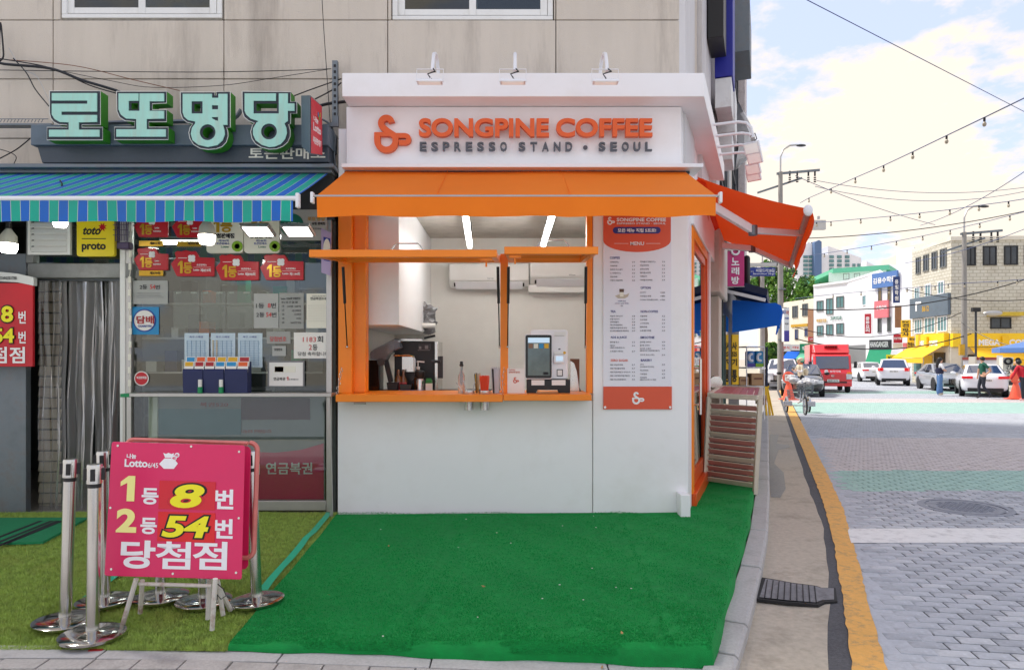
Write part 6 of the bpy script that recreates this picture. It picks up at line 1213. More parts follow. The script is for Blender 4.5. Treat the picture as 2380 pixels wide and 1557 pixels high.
for i in range(14):
    z = .10+i*.068; c = up(FL+WV*.5, z); MB().ob(c, WV*.45, (nf*.018+V((0,0,.026))), (-nf*.003+V((0,0,.0045)))).build('slat', M('slat_red' if i % 4 else 'cover_beige'), rk); MB().bar(up(FL+WV*.05,z+.03)+nf*.02, up(FL+WV*.95,z+.03)+nf*.02, .008, .008).build('slat_edge', M('cover_beige'), rk)
for i in range(10): z = .10+i*.097; c = up(FR+dp_*.5, z); MB().ob(c, dp_*.47, (w_*.02+V((0,0,.03))), (-w_*.003+V((0,0,.003)))).build('slat', M('cover_beige'), rk)
for i in range(7): a = up(FL+WV*((i+.5)/7), zt_+.03); MB().ob(a+dp_*.5, WV/15, dp_*.48, (0,0,.006)).build('top_slat', M('top_red'), rk, bev=.003)
for i, o_ in enumerate((.2, 1.4)):
    c = thing('air_condenser', 'grey outdoor condenser unit inside the slatted cover, '+['front','rear'][i]+' one', 'condenser', tuple(FL+dp_*.1), 'condensers in the slatted cover'); p = FL+WV*.5+D*(o_+.45)
    MB().ob(p+V((0,0,.42)), WV*.36, D*.35, (0,0,.36)).build('casing', M('dark_grey'), c, bev=.02); MB().ob(p-D*.36+V((0,0,.45)), WV*.22, D*.006, (0,0,.22)).build('grille', M('black_plastic'), c)
    for s_ in (-.25,.25): MB().ob(p+WV*s_-D*.3+V((0,0,.02)), WV*.05, D*.04, (0,0,.035)).build('foot', M('aluminium'), c)
q = MB(); c = P(1661,889,9.9); q.lathe([(.10,0),(.10,.05),(.092,.06),(.001,.062)], (0,0,0), 24, ax=1); q.v = [(c.x+x, c.y-y, c.z+z) for x, y, z in q.v]; tag(q.build('vent_hood', M('steel')), 'round stainless disc vent on the wall behind the slatted cover', 'vent')
# lower side wall details: pipes, cable coils, canopy box
q = MB(); sbox(q, 9.8, 11.6, 2.45, 3.35, .0, .2); tag(q.build('entrance_canopy', M('kiosk_ceiling'), bev=.02), 'beige box canopy over the side entrance behind the kiosk', 'canopy')
q = MB(); sbox(q, 10.3, 10.9, ZR, 2.44, .0, .15); tag(q.build('stone_pier', M('stucco'), bev=.01), 'rough granite pier beyond the kiosk door', 'pier')
q = MB(); sbox(q, 11.2, 11.9, ZR, 2.2, .05, .2); tag(q.build('glass_entrance', glassmat('green_glass', (.62,.8,.76), 1)), 'pale green glass side entrance panel', 'glass panel')
for i in range(3): a = V((side(10.9+.1*i), 10.9+.1*i, 0))+NR*(.10+.02*i); cable('hanging_cable', [a+V((0,0,3.3)), a+V((.02*i,.05,2.6)), a+V((-.03,.0,1.9-.1*i))], .012, M('black_plastic'), 'black cable hanging on the side wall by the karaoke sign, number '+['one','two','three','four','five'][i]+' from the kiosk', 'hanging cables on the side wall')
# ---------------------------------------------------------------- signs along the side street
def ds(cx, cy): return src(2050+cx/2.594, 650+cy/2.594)
def dr4(cx, cy): return src(2500+cx/2.594, 650+cy/2.594)
def board(name, lab, rect, Y, th, m, texts, grp=None, cat='sign', bev=.01, fr=None):
    t = thing(name, lab, cat, (fx((rect[0]+rect[2])/2,Y), Y, fz(rect[3],Y)), grp); MB().fb(*rect, Y, Y+th).build('panel', M(m), t, bev=bev)
    if fr: q = MB(); r_ = rect; w = .8; q.fb(r_[0]-w, r_[1]-w, r_[2]+w, r_[1], Y-.02, Y+th*.9); q.fb(r_[0]-w, r_[3], r_[2]+w, r_[3]+w, Y-.02, Y+th*.9); q.build('frame', M(fr), t)
    for s_, r_, tm, *bo in texts: MB().ft(s_, *r_, Y-.006, bo[0] if bo else .02, 0, None, 3).build('lettering', M(tm), t)
    return t
mat('magenta', S(190,20,110), .4, var=.04); mat('sign_navy', S(24,52,150), .4); mat('sign_yellow', S(244,196,20), .45, var=.04); fabric('blue_tarp', S(24,122,232), .4); mat('navy_tarp', S(22,34,66), .6, var=.1)
t = board('karaoke_sign', 'magenta vertical karaoke sign with white letters on the side wall', (*ds(264,243), *ds(415,520)), 12.6, .25, 'magenta', [(c, (*ds(315,300+i*72), *ds(375,358+i*72)), 'white_print', .03) for i, c in enumerate('노래방')], fr='aluminium')
q = MB(); [q.tube([P(*ds(345+28*math.cos(R(a_)),250+26*math.sin(R(a_))),12.58) for a_ in range(30,400,30)], .02, 6) for _ in range(1)]; q.build('emblem_ring', M('white_print'), t)
q = MB(); q.fb(*ds(418,275), *ds(468,530), 12.8, 13.1); tag(q.build('signal_back', M('black_plastic'), bev=.06), 'black backed round lamp housing behind the karaoke sign', 'lamp housing')
board('care_sign', 'white rounded care centre sign with red letters under the karaoke sign', (*ds(365,528), *ds(485,650)), 16, .2, 'sign_offwhite', [('방문요양', (*ds(372,588), *ds(478,622)), 'dark_red_print', .03)], bev=.06)
t = board('street_name_sign', 'large blue street name plate with white Korean and English letters', (*ds(460,374), *ds(654,440)), 19, .05, 'sign_navy', [('바람드리28길', (*ds(505,384), *ds(646,411)), 'white_print', .02), ('Baramdeuri 28-gil', (*ds(482,416), *ds(646,432)), 'white_print', .015), ('3←1', (*ds(464,400), *ds(486,410)), 'white_print', .02)], 'street name plates'); q = MB(); q.bar(P(*ds(440,352),19.05), P(*ds(660,350),19.05), .05, .08); q.bar(P(*ds(440,366),19.05), P(*ds(660,364),19.05), .03, .03); q.build('bracket', M('aluminium'), t)
t = board('street_name_sign', 'small blue arrow shaped street name plate further down the street', (*ds(622,702), *ds(734,731)), 30, .05, 'sign_navy', [('바람드리26길', (*ds(655,704), *ds(730,716)), 'white_print', .02), ('Baramdeuri 26-gil', (*ds(645,719), *ds(730,728)), 'white_print', .01)], 'street name plates'); q = MB(); q.bar(P(*ds(565,686),30), P(*ds(740,684),30), .06, .06); q.build('bracket', M('aluminium'), t)
board('pillar_sign', 'tall white sign stack with red and violet panels beside the utility pole', (*ds(720,680), *ds(762,945)), 34, .3, 'sign_offwhite', [('약', (*ds(735,705), *ds(758,740)), 'dark_red_print', .03), ('의원', (*ds(726,756), *ds(756,774)), 'blue_print', .03), ('치과', (*ds(726,800), *ds(756,816)), 'dark_print', .03)])
q = MB(); q.fb(*ds(722,860), *ds(760,943), 33.97, 33.99); tag(q.build('violet_panel', mat('violet', S(70,60,150), .5)), 'violet lower panel of the sign stack with round marks', 'sign')
# shop with blue canopy
cs = thing('corner_store', 'small store front with shelves under the blue canopy', 'shop', (side(14), 14, 0))
q = MB(); sbox(q, 12.0, 20.9, ZR, 3.3, .0, .03); q.build('front_wall', M('dark_grey'), cs)
q = MB(); sbox(q, 12.2, 12.32, ZR, 2.3, .031, .1); sbox(q, 13.6, 13.72, ZR, 2.3, .031, .1); q.build('door_frame', M('zinc'), cs)
q = MB(); q.fb(*ds(318,890), *ds(372,1276), 12.6, 12.66); t = tag(q.build('yellow_window_sign', M('sign_yellow'), bev=.01), 'tall yellow sign with black letters at the store window', 'sign'); q = MB(); [q.ft(s_, *ds(320,y0), *ds(358,y1), 12.59, .03) for s_, y0, y1 in (('사',948,1008),('525',1022,1058),('기',1075,1130),('통',1160,1255))]; q.build('lettering', M('ink'), t)
bc_ = thing('blue_canopy', 'bright blue tarpaulin canopy over the store front', 'canopy', (side(15), 15, 2.2)); q = MB(); vs = []; n1_, n2_ = 20, 12
for j in range(n2_+1):
    t_ = j/n2_
    for i in range(n1_+1):
        Y = lerp(13.2, 18.5, i/n1_); a = V((side(Y), Y, 0)); o_ = .2+.84*min(1, t_*1.45); z = 2.62-.10*min(1,t_*1.45)-max(0,t_-.62)*1.0+.03*math.sin(i*1.3+j)*t_; vs.append(a+NR*(o_+.06*math.sin(t_*3)+.02*math.sin(i*2.1))+V((0,0,z)))
q.add(vs, [(j*(n1_+1)+i, j*(n1_+1)+i+1, (j+1)*(n1_+1)+i+1, (j+1)*(n1_+1)+i) for j in range(n2_) for i in range(n1_)]); q.build('tarpaulin', M('blue_tarp'), bc_, ang=70)
q = MB(); vs0 = [V(v) for v in vs[0::n1_+1]]; q.add(vs0+[V((side(13.2),13.2,2.0))+NR*.2], [tuple(range(len(vs0)+1))]); q.build('end_flap', M('blue_tarp'), bc_)
na = thing('navy_awning', 'folded dark navy awning above the blue canopy', 'awning', (side(13), 13, 2.8)); a = V((side(12.8),12.8,.06)); q = MB(); q.add([a+NR*.1+V((0,0,2.95)), a+NR*.8+V((0,-.1,2.70)), a+NR*.8+V((1.2,3,2.70)), a+NR*.1+V((1.2,3,2.95)), a+NR*.1+V((0,0,2.80)), a+NR*.78+V((0,-.1,2.58)), a+NR*.78+V((1.2,3,2.58)), a+NR*.1+V((1.2,3,2.80))], [(0,1,2,3),(7,6,5,4),(0,4,5,1),(1,5,6,2),(2,6,7,3),(3,7,4,0)]); q.build('canopy', M('navy_tarp'), na); q = MB(); q.bar(a+NR*.1+V((0,0,2.7)), a+NR*.76+V((0,-.1,2.5)), .05, .06); q.build('arm', M('white_metal'), na)
# goods
sf = thing('goods_shelf', 'white wire shelf of household goods outside the store', 'shelf', (fx(1760,14), 14, 0)); Y = 13.9; a, b = ds(430,0)[0], ds(572,0)[0]
for v_ in (ds(0,1142)[1], ds(0,1286)[1], ds(0,980)[1]): MB().fb(a, v_, b, v_+3, Y, Y+.5).build('shelf_board', M('white_metal'), sf)
q = MB(); [q.fb(u, ds(0,980)[1]+3.3, u+2, ds(0,1142)[1]-.3, Y, Y+.02) for u in (a, b-2)]; [q.fb(u, ds(0,1145)[1]+3, u+2, 975, Y, Y+.02) for u in (a, b-2)]; q.build('upright', M('white_metal'), sf)
for i, (x0, x1, m_) in enumerate(((438,498,'pack_violet'),(502,564,'pack_green'))):
    mat('pack_violet', S(70,130,190), .35, var=.4, vs=9); mat('pack_green', S(40,140,190), .35, var=.2, vs=9); p = thing('tissue_pack', ['violet and blue tissue roll pack on the outdoor shelf','blue and green tissue roll pack on the outdoor shelf'][i], 'pack', (fx(1770,Y), Y, 1.4), 'tissue packs'); q = MB(); q.fb(*ds(x0,1016), *ds(x1,1140), Y+.03, Y+.2); q.build('wrap', M(m_), p, bev=.03); q = MB(); q.tube([P(*ds((x0+x1)/2+18*math.cos(R(t_)), 1066+26*math.sin(R(t_))), Y+.02) for t_ in range(50,320,25)], .028, 6); q.build('letter_mark', M('white_print'), p)
    q = MB(); q.fb(*ds(x0,1112), *ds(x1,1139), Y+.02, Y+.028); q.build('green_field', M('lime' if i else 'violet'), p)
mat('cardboard', S(186,150,112), .8, var=.08)
for r_, lab in (((470,1190,572,1282),'cardboard box of red packets on the lower shelf'),((376,1215,448,1280),'cardboard box by the store door'),((542,1358,588,1432),'small brown carton beside the yellow barricade')): p = thing('cardboard_box', lab, 'box', (fx(1770,Y), Y, .9), 'cardboard boxes'); q = MB(); q.fb(*ds(r_[0],r_[1]), *ds(r_[2],r_[3]), Y+.02, Y+.35); q.build('carton', M('cardboard'), p, bev=.01); q = MB(); q.fb(*ds(lerp(r_[0],r_[2],.2),lerp(r_[1],r_[3],.35)), *ds(lerp(r_[0],r_[2],.8),lerp(r_[1],r_[3],.5)), Y+.012, Y+.018); q.build('print', M('brown_wood'), p)
q = MB(); g_ = V((fx(1790,19.3),19.3,-.08)); bar_ = thing('yellow_barricade', 'yellow folding trestle legs leaning at the kerb by the store', 'barricade', tuple(g_))
for dx, tx_ in ((-.10,-.13),(.0,-.08),(.08,-.05)): MB().bar(g_+V((dx,0,0)), g_+V((tx_,.1,.80)), .045, .045).build('leg', M('sign_yellow'), bar_)
q = MB(); q.bar(g_+V((-.13,.1,.78)), g_+V((.0,.1,.80)), .04, .04); q.build('top_bar', M('sign_yellow'), bar_)
board('store_banner', 'narrow dark blue feather banner at the edge of the store goods', (*ds(580,985), *ds(597,1290)), 16, .03, 'navy_tarp', [])
# ---------------------------------------------------------------- far street: buildings
mat('bld_white', S(234,234,238), .8, var=.03, vs=.5, dirt=S(190,188,186), dirt_s=.6, dirt_a=.3); mat('bld_cream', S(226,220,204), .8, var=.05, vs=.5, dirt=S(180,170,150), dirt_s=.6, dirt_a=.4); mat('pane_teal', S(96,136,138), .12, var=.3, vs=1); mat('pane_dark', S(60,66,72), .1, var=.3, vs=1); mat('win_frame', S(110,112,110), .5); mat('roof_green', S(96,186,150), .6, var=.06)
def tile_mat():
    m = mat('tile_cream', S(212,208,194), .55, var=.05, vs=1.2, dirt=S(164,152,130), dirt_s=.5, dirt_a=.5); n = m.node_tree.nodes; l = m.node_tree.links; b = n['Principled BSDF']; old = b.inputs['Base Color'].links[0].from_socket
    tcx = n.new('ShaderNodeTexCoord'); sp = n.new('ShaderNodeSeparateXYZ'); l.new(tcx.outputs['Object'], sp.inputs[0]); ad = n.new('ShaderNodeMath'); ad.operation = 'ADD'; l.new(sp.outputs[0], ad.inputs[0]); l.new(sp.outputs[1], ad.inputs[1]); cb_ = n.new('ShaderNodeCombineXYZ'); l.new(ad.outputs[0], cb_.inputs[0]); l.new(sp.outputs[2], cb_.inputs[1])
    bt_ = n.new('ShaderNodeTexBrick'); bt_.inputs['Scale'].default_value = 1; bt_.inputs['Brick Width'].default_value = .42; bt_.inputs['Row Height'].default_value = .22; bt_.inputs['Mortar Size'].default_value = .028; bt_.inputs['Color1'].default_value = (1,1,1,1); bt_.inputs['Color2'].default_value = (.92,.92,.9,1); bt_.inputs['Mortar'].default_value = (.70,.68,.62,1); l.new(cb_.outputs[0], bt_.inputs[0])
    mm = n.new('ShaderNodeMix'); mm.data_type = 'RGBA'; mm.blend_type = 'MULTIPLY'; mm.inputs[0].default_value = 1; l.new(old, mm.inputs[6]); l.new(bt_.outputs['Color'], mm.inputs[7]); l.new(mm.outputs[2], b.inputs['Base Color']); return m
tile_mat()
class Face:                                                       # a wall face between two picture columns at known distances
    def __init__(s, u0, Y0, u1, Y1): s.a = V((fx(u0,Y0),Y0,0)); s.b = V((fx(u1,Y1),Y1,0)); d = s.b-s.a; s.L = d.length; s.d = d.normalized(); s.n = V((s.d.y,-s.d.x,0)); s.n = s.n if s.n.dot(-s.a) > 0 else -s.n
    def hit(s, u, v):                                             # picture position -> (distance along wall, height)
        k = (u-U0)/F; t = (k*s.a.y-s.a.x)/(s.d.x-k*s.d.y); Y = s.a.y+s.d.y*t; return t, fz(v, Y)
    def box(s, q, r, o0, o1, k=None):
        t0, z1 = s.hit(r[0], r[1]); t1, _ = s.hit(r[2], r[1]); _, z0 = s.hit(r[0], r[3]); return s.tbox(q, t0, t1, z0, z1, o0, o1, k)
    def tbox(s, q, t0, t1, z0, z1, o0, o1, k=None):
        p = s.a+s.d*(t0+t1)/2+s.n*(o0+o1)/2+V((0,0,(z0+z1)/2)); return q.ob(p, s.d*abs(t1-t0)/2, s.n*(o1-o0)/2, (0,0,abs(z1-z0)/2), k)
    def text(s, q, t_, r, o, bold=.02): t0, z1 = s.hit(r[0], r[1]); t1, _ = s.hit(r[2], r[1]); _, z0 = s.hit(r[0], r[3]); e = s.d if s.d.x >= 0 else s.d; return q.text(t_, s.a+s.d*t0+s.n*o+V((0,0,z0)), s.d*(1 if t1 > t0 else -1), (0,0,1), abs(t1-t0), z1-z0, bold)
def window(fc, par, r, pane='pane_teal', frame='win_frame', mull=2):
    t0, z1 = fc.hit(r[0], r[1]); t1, _ = fc.hit(r[2], r[1]); _, z0 = fc.hit((r[0]+r[2])/2, r[3]); t0, t1 = min(t0,t1), max(t0,t1); w = .07
    q = MB(); fc.tbox(q, t0, t1, z1-w, z1, .0, .06); fc.tbox(q, t0, t1, z0, z0+w, .0, .08); fc.tbox(q, t0, t0+w, z0+w, z1-w, .0, .06); fc.tbox(q, t1-w, t1, z0+w, z1-w, .0, .06)
    for i in range(1, mull): x = lerp(t0, t1, i/mull); fc.tbox(q, x-w*.4, x+w*.4, z0+w, z1-w, .0, .05)
    wo = q.build('window', M(frame), par); q = MB(); fc.tbox(q, t0+w*.5, t1-w*.5, z0+w*.5, z1-w*.5, .001, .02); q.build('pane', M(pane), wo); return wo
def block(name, lab, pts, h, m, base=ZR):
    t = thing(name, lab, 'building', (pts[0][0], pts[0][1], base)); pr(MB(), [V((x,y,0)) for x, y in pts], base, h).build('wall', M(m), t); return t
def pt(u, Y): return (fx(u,Y), Y)
# cream tiled corner building with the yellow coffee shop
CX, CYd = 2211, 45.0; ztop = fz(559.6, CYd)
fl_, fr_ = Face(2120, 50.0, CX, CYd), Face(CX, CYd, 2640, 44.2)
tb = block('tiled_building', 'cream tiled corner building above the yellow coffee shop', [pt(CX,CYd), pt(2640,44.2), (42,60), pt(2120,50.0)], ztop, 'tile_cream')
q = MB(); pr(q, [V((*pt(CX-1,CYd-.1),0)), V((*pt(2645,44.1),0)), V((42,60,0)), V((*pt(2119,50.2),0))], ztop+.001, ztop+.25); q.build('parapet', M('bld_cream'), tb)
def q4(r): return (*dr4(r[0],r[1]), *dr4(r[2],r[3]))
for r in ((571,300,606,425),(628,280,670,405),(692,258,735,392),(757,235,806,375)): window(fl_, tb, q4(r), 'pane_dark')
for r in ((562,528,601,618),(643,506,687,602),(742,484,789,580)): window(fl_, tb, q4(r), 'pane_teal', 'bld_white')
for r in ((562,772,622,882),(638,760,720,880),(738,752,812,868)): window(fl_, tb, q4(r), 'pane_teal', 'bld_white', 3)
for r in ((950,215,1028,360),(1083,210,1188,358),(1245,207,1352,355),(1400,205,1500,352)): window(fr_, tb, q4(r), 'pane_dark', 'black_plastic')
window(fr_, tb, q4((1140,760,1300,845)), 'pane_dark', 'black_plastic')
t = thing('fabric_awning', 'small faded yellow awning over a dark window on the tiled wall', 'awning', (30,44,5)); q = MB(); fr_.box(q, q4((1110,722,1368,750)), .05, .7); q.build('canopy', mat('faded_yellow', S(206,178,60), .7, var=.12), t)
t = thing('bar_sign', 'slate blue fascia sign with a plant emblem on the tiled building', 'sign', (27,47,5)); q = MB(); fl_.box(q, q4((542,618,838,770)), .02, .2); q.build('panel', M('slate'), t); q = MB(); fl_.text(q, 'B612', q4((640,672,692,715)), .21, .03); q.build('lettering', M('gold'), t); q = MB(); fl_.box(q, q4((590,640,600,712)), .2, .23); fl_.box(q, q4((600,640,632,658)), .2, .23); q.build('plant_mark', M('white_print'), t)
mat('mega_yellow', S(250,206,24), .5, var=.04); mat('mega_awning', S(248,190,30), .7, var=.05)
mc = thing('coffee_shop_front', 'bright yellow coffee shop front at the foot of the tiled building', 'shop', (28,44,0))
q = MB(); fl_.box(q, q4((605,892,828,985)), .02, .35); q.build('fascia', M('mega_yellow'), mc); q = MB(); fr_.box(q, q4((830,882,1600,985)), .02, .35); q.build('fascia', M('mega_yellow'), mc)
for fc_, s_, r_ in ((fl_,'MEGA',(638,938,690,978)),(fl_,'COFFEE',(710,938,778,978)),(fr_,'MEGA',(1025,928,1190,975)),(fr_,'COFFEE',(1258,928,1480,975))): q = MB(); fc_.text(q, s_, q4(r_), .36, .05); q.build('lettering', M('white_print'), mc)
q = MB(); fr_.box(q, q4((1198,905,1248,978)), .36, .5); q.build('emblem_box', M('sign_yellow'), mc); q = MB(); fl_.box(q, q4((688,908,708,980)), .36, .5); q.build('emblem_box', M('sign_yellow'), mc)
q = MB(); fl_.box(q, q4((560,992,828,1235)), .0, .03); fr_.box(q, q4((832,992,1600,1235)), .0, .03); q.build('ground_wall', M('bld_cream'), mc)
for r, m_ in (((640,1050,700,1205),'mega_yellow'),((560,1050,612,1205),'pane_teal'),((715,1030,800,1120),'pane_dark')): q = MB(); fl_.box(q, q4(r), .035, .08); q.build('shop_window', M(m_), mc)
q = MB(); fr_.box(q, q4((960,1045,1600,1090)), .035, .08); q.build('shop_window', M('pane_dark'), mc)
for fc, r, lab, ou in ((fl_,(502,985,815,1040),'yellow awning sloping from the left shop front',1.6),(fr_,(960,990,1600,1042),'long yellow awning along the right shop front',1.4)):
    t = thing('yellow_awning', lab, 'awning', (28,44,2.5), 'yellow coffee shop awnings'); t0, z1 = fc.hit(*dr4(r[0] if fc is fr_ else 560,r[1])); t1, _ = fc.hit(*dr4(r[2],r[1])); z0 = z1-.75; A_ = [fc.a+fc.d*t0+fc.n*.36+V((0,0,z1)), fc.a+fc.d*t1+fc.n*.36+V((0,0,z1)), fc.a+fc.d*t1+fc.n*ou+V((0,0,z0)), fc.a+fc.d*t0+fc.n*ou+V((0,0,z0))]; q = MB(); q.add(A_+[p-V((0,0,.03)) for p in A_], [(0,1,2,3),(7,6,5,4),(0,4,5,1),(1,5,6,2),(2,6,7,3),(3,7,4,0)]); q.build('canopy', M('mega_awning'), t); q = MB(); c = (A_[2]+A_[3])/2-V((0,0,.22)); q.ob(c, (A_[2]-A_[3])/2, fc.n*.012, (0,0,.17)); q.build('valance', M('mega_awning'), t)
# academy building with many signs
ab = block('academy_building', 'white narrow building carrying blue academy signs', [pt(2028,58), pt(2122,54), (40,70), (36,72)], fz(640,58), 'bld_white'); fa_ = Face(2028,58,2122,54)
q = MB(); pr(q, [V((*pt(2084,55.6),0)), V((*pt(2124,54),0)), V((42,68,0)), V((38,68,0))], fz(640,58), fz(578,55)); q.build('stair_tower', M('bld_white'), ab)
for r in ((280,538,306,642),(352,518,378,630),(276,768,304,876),(350,756,378,868)): window(fa_, ab, q4(r), 'gold' if r[1] < 700 else 'pane_dark')
def far(name, lab, r, fc, m, texts, th=.15, grp='shop signs down the street'):
    t = thing(name, lab, 'sign', tuple(fc.a+fc.d*fc.hit(*dr4((r[0]+r[2])/2, r[3]))[0]), grp); q = MB(); fc.box(q, q4(r), .1, .1+th); q.build('panel', M(m), t)
    per = {}
    for s_, rr_, tm in texts: fc.text(per.setdefault(tm, MB()), s_, q4(rr_), .1+th+.02, .03)
    for tm, q in per.items(): q.build('lettering', M(tm), t)
    return t
mat('academy_blue', S(86,124,184), .5, var=.05); mat('deep_blue', S(36,60,120), .5); mat('sign_pink', S(226,120,128), .5, var=.05); mat('sign_brown', S(150,108,78), .5, var=.08); mat('red_sign', S(186,40,56), .5)
far('banner_sign', 'wide pale blue academy banner near the roof', (248,425,442,538), fa_, 'academy_blue', [('김용수학원', (258,460,432,505), 'white_print')]); far('vertical_sign', 'tall deep blue vertical academy sign', (390,448,442,648), Face(2030,53,2122,52), 'deep_blue', [(c, (402,470+i*42,430,505+i*42), 'white_print') for i, c in enumerate('용철학원')])
far('banner_sign', 'pink cooking school sign under the blue banner', (266,636,370,765), fa_, 'sign_pink', [('수하요리', (282,670,362,705), 'white_print')]); far('vertical_sign', 'brown vertical sign with round emblem', (404,670,454,838), Face(2030,52.6,2122,51.6), 'sign_brown', [])
far('vertical_sign', 'yellow vertical sign with black letters of the electronics shop', (461,780,533,913), Face(2100,49,2150,48), 'sign_yellow', [('동남', (470,786,524,802), 'ink')]+[(c, (472,808+i*34,524,836+i*34), 'ink') for i, c in enumerate('전파사')]); far('vertical_sign', 'red vertical Chinese restaurant sign on the white wall', (181,732,228,884), Face(1960,60,2040,58), 'red_sign', [(c, (190,756+i*30,220,782+i*30), 'white_print') for i, c in enumerate('중화요리')])
far('fascia_sign', 'yellow electronics shop fascia beside the coffee shop', (510,905,578,1010), Face(2110,50.2,2140,49.6), 'sign_yellow', [('동남', (525,915,570,935), 'ink'), ('전파사', (512,950,574,985), 'ink')]); far('fascia_sign', 'dark grey fascia with white letters over the green awning', (212,932,384,1000), Face(1990,57,2100,55), 'dark_grey', [('HANGANGER', (218,945,360,988), 'white_print')]); far('round_sign', 'round red shop sign beside the yellow vertical sign', (396,888,464,955), Face(2040,52,2110,51), 'red_sign', [('동남가마솥', (402,910,458,930), 'white_print')]); far('low_sign', 'yellow low hanging sign behind the white SUV', (340,1045,460,1085), Face(2040,52,2110,51), 'bright_yellow', [('보성', (352,1055,400,1080), 'ink')])
far('poster_sign', 'small cream poster board under the round red sign', (392,958,466,1000), Face(2040,52.4,2110,51.4), 'sign_cream', []); far('poster_sign', 'pink narrow poster at the electronics shop', (476,955,505,1040), Face(2100,50.6,2150,49.6), 'sign_pink', [('회세', (480,985,500,1010), 'white_print')])
ga = thing('green_awning', 'green shop awning under the dark grey fascia', 'awning', (27,56,2)); fz_ = Face(1975,56.5,2100,55); t0, z1 = fz_.hit(*dr4(210,1000)); t1, _ = fz_.hit(*dr4(384,1000)); q = MB(); a_, b_ = fz_.a+fz_.d*t0, fz_.a+fz_.d*t1; q.add([a_+V((0,0,z1)), b_+V((0,0,z1)), b_+fz_.n*2.2+V((-.6,0,z1-1.3)), a_+fz_.n*2.2+V((-.6,0,z1-1.3))], [(0,1,2,3)]); q.build('canopy', mat('awning_green', S(20,140,100), .7), ga)
# white building and its older neighbour
wb = block('white_building', 'white three storey building with teal windows at the bend', [pt(1891,72), pt(1968.6,68), pt(2045,60), (60,100), (45,100)], fz(657,68), 'bld_white'); f1_, f2_ = Face(1891,72,1968.6,68), Face(1968.6,68,2045,60)
def q3(r): return (*ds(r[0],r[1]), *ds(r[2],r[3]))
for r in ((973,632,1024,712),(1046,614,1100,735),(1124,598,1182,685),(975,822,1024,900),(1046,812,1100,895),(1124,804,1182,888)): window(f1_, wb, q3(r), 'pane_teal')
window(f2_, wb, q3((1326,590,1402,662)), 'pane_teal', 'bld_white')
q = MB(); pr(q, [V((*pt(1890,71.9),0)), V((*pt(1968.8,67.8),0)), V((*pt(2046,59.8),0)), V((60,100,0)), V((45,100,0))], fz(657,68)+.001, fz(652,68)); q.build('parapet', M('bld_white'), wb); q = MB(); f2_.box(q, q3((1208,975,1427,1110)), .01, .05); q.build('ground_floor', M('grey'), wb)
q = MB(); f1_.text(q, '백제한의원', q3((975,772,1050,800)), .1, .03); q.build('lettering', M('gold'), wb); q = MB(); f1_.text(q, '고려치과', q3((1080,752,1170,782)), .1, .03); q.build('teal_lettering', M('teal_print'), wb)
ob_ = block('older_building', 'cream older building with dark windows left of the white one', [pt(1826,78), pt(1893,73), (45,95), (35,98)], fz(697,75), 'bld_cream'); f3_ = Face(1826,78,1893,73)
for r in ((785,672,828,762),(862,655,905,748),(805,850,830,930),(880,842,906,905)): window(f3_, ob_, q3(r), 'pane_dark' if r[1] < 800 else 'deep_blue')
q = MB(); f3_.box(q, q3((778,815,906,835)), .02, .1); q.build('orange_trim', M('gold'), ob_); q = MB(); f3_.box(q, q3((910,700,950,960)), .02, .1); q.build('brown_panel', M('sign_brown'), ob_)
# row of small shops at street level far off
for r, m_, s_, lab in (((700,962,772,1020),'sign_offwhite','분식','pale shop sign with pink letters far down the left'),((775,965,842,1012),'sign_offwhite','미용실','white shop sign far down the street'),((846,960,925,1030),'awning_green','청과','green shop sign far down the street'),((912,908,944,940),'red_sign','노래','small red sign on the older building')):
    t = board('far_shop_sign', lab, q3(r), 70, .2, m_, [(s_, q3((lerp(r[0],r[2],.15),lerp(r[1],r[3],.3),lerp(r[0],r[2],.85),lerp(r[1],r[3],.7))), 'mid_red' if m_ == 'sign_offwhite' else 'white_print', .03)], 'far shop signs')
for r, m_, lab in (((697,1020,840,1075),'blue_tarp','pale blue awning far down the street'),((792,1032,900,1075),'roof_green','mint awning far down the street')):
    t = thing('far_awning', lab, 'awning', tuple(P(*ds((r[0]+r[2])/2,r[3]),66)), 'far awnings'); q = MB(); a_, b_ = ds(r[0]+50,r[1]), ds(r[2],r[1]); c_, d_ = ds(r[2]-30,r[3]), ds(r[0],r[3]); q.add([P(*a_,68), P(*b_,68), P(*c_,65), P(*d_,65)]+[P(*a_,68)-V((0,0,.1)), P(*b_,68)-V((0,0,.1)), P(*c_,65)-V((0,0,.3)), P(*d_,65)-V((0,0,.3))], [(0,1,2,3),(7,6,5,4),(0,4,5,1),(1,5,6,2),(2,6,7,3),(3,7,4,0)]); q.build('canopy', M(m_), t)
q = MB(); q.fb(*ds(690,1005), *ds(960,1140), 71, 71.3); tag(q.build('shop_row', M('dark_grey')), 'dim row of shop fronts at the far end of the street', 'shop')
rb_ = block('mint_building', 'low white building with mint green roof behind the white one', [pt(1920,100), pt(2060,96), (70,120), (50,120)], fz(660,98), 'roof_green'); q = MB(); pr(q, [V((*pt(1936,99),0)), V((*pt(2066,95),0)), V((72,121,0)), V((50,121,0))], fz(632,98), fz(622,98)); q.build('roof', M('roof_green'), rb_); fm = Face(1920,100,2060,96)
q = MB(); fm.box(q, (1926,634,2060,656), .01, .05); q.build('upper_wall', mat('pale_mint', S(206,228,216), .8), rb_)
for u in (1960,1985,2030): window(fm, rb_, (u,636,u+14,650), 'pane_teal')
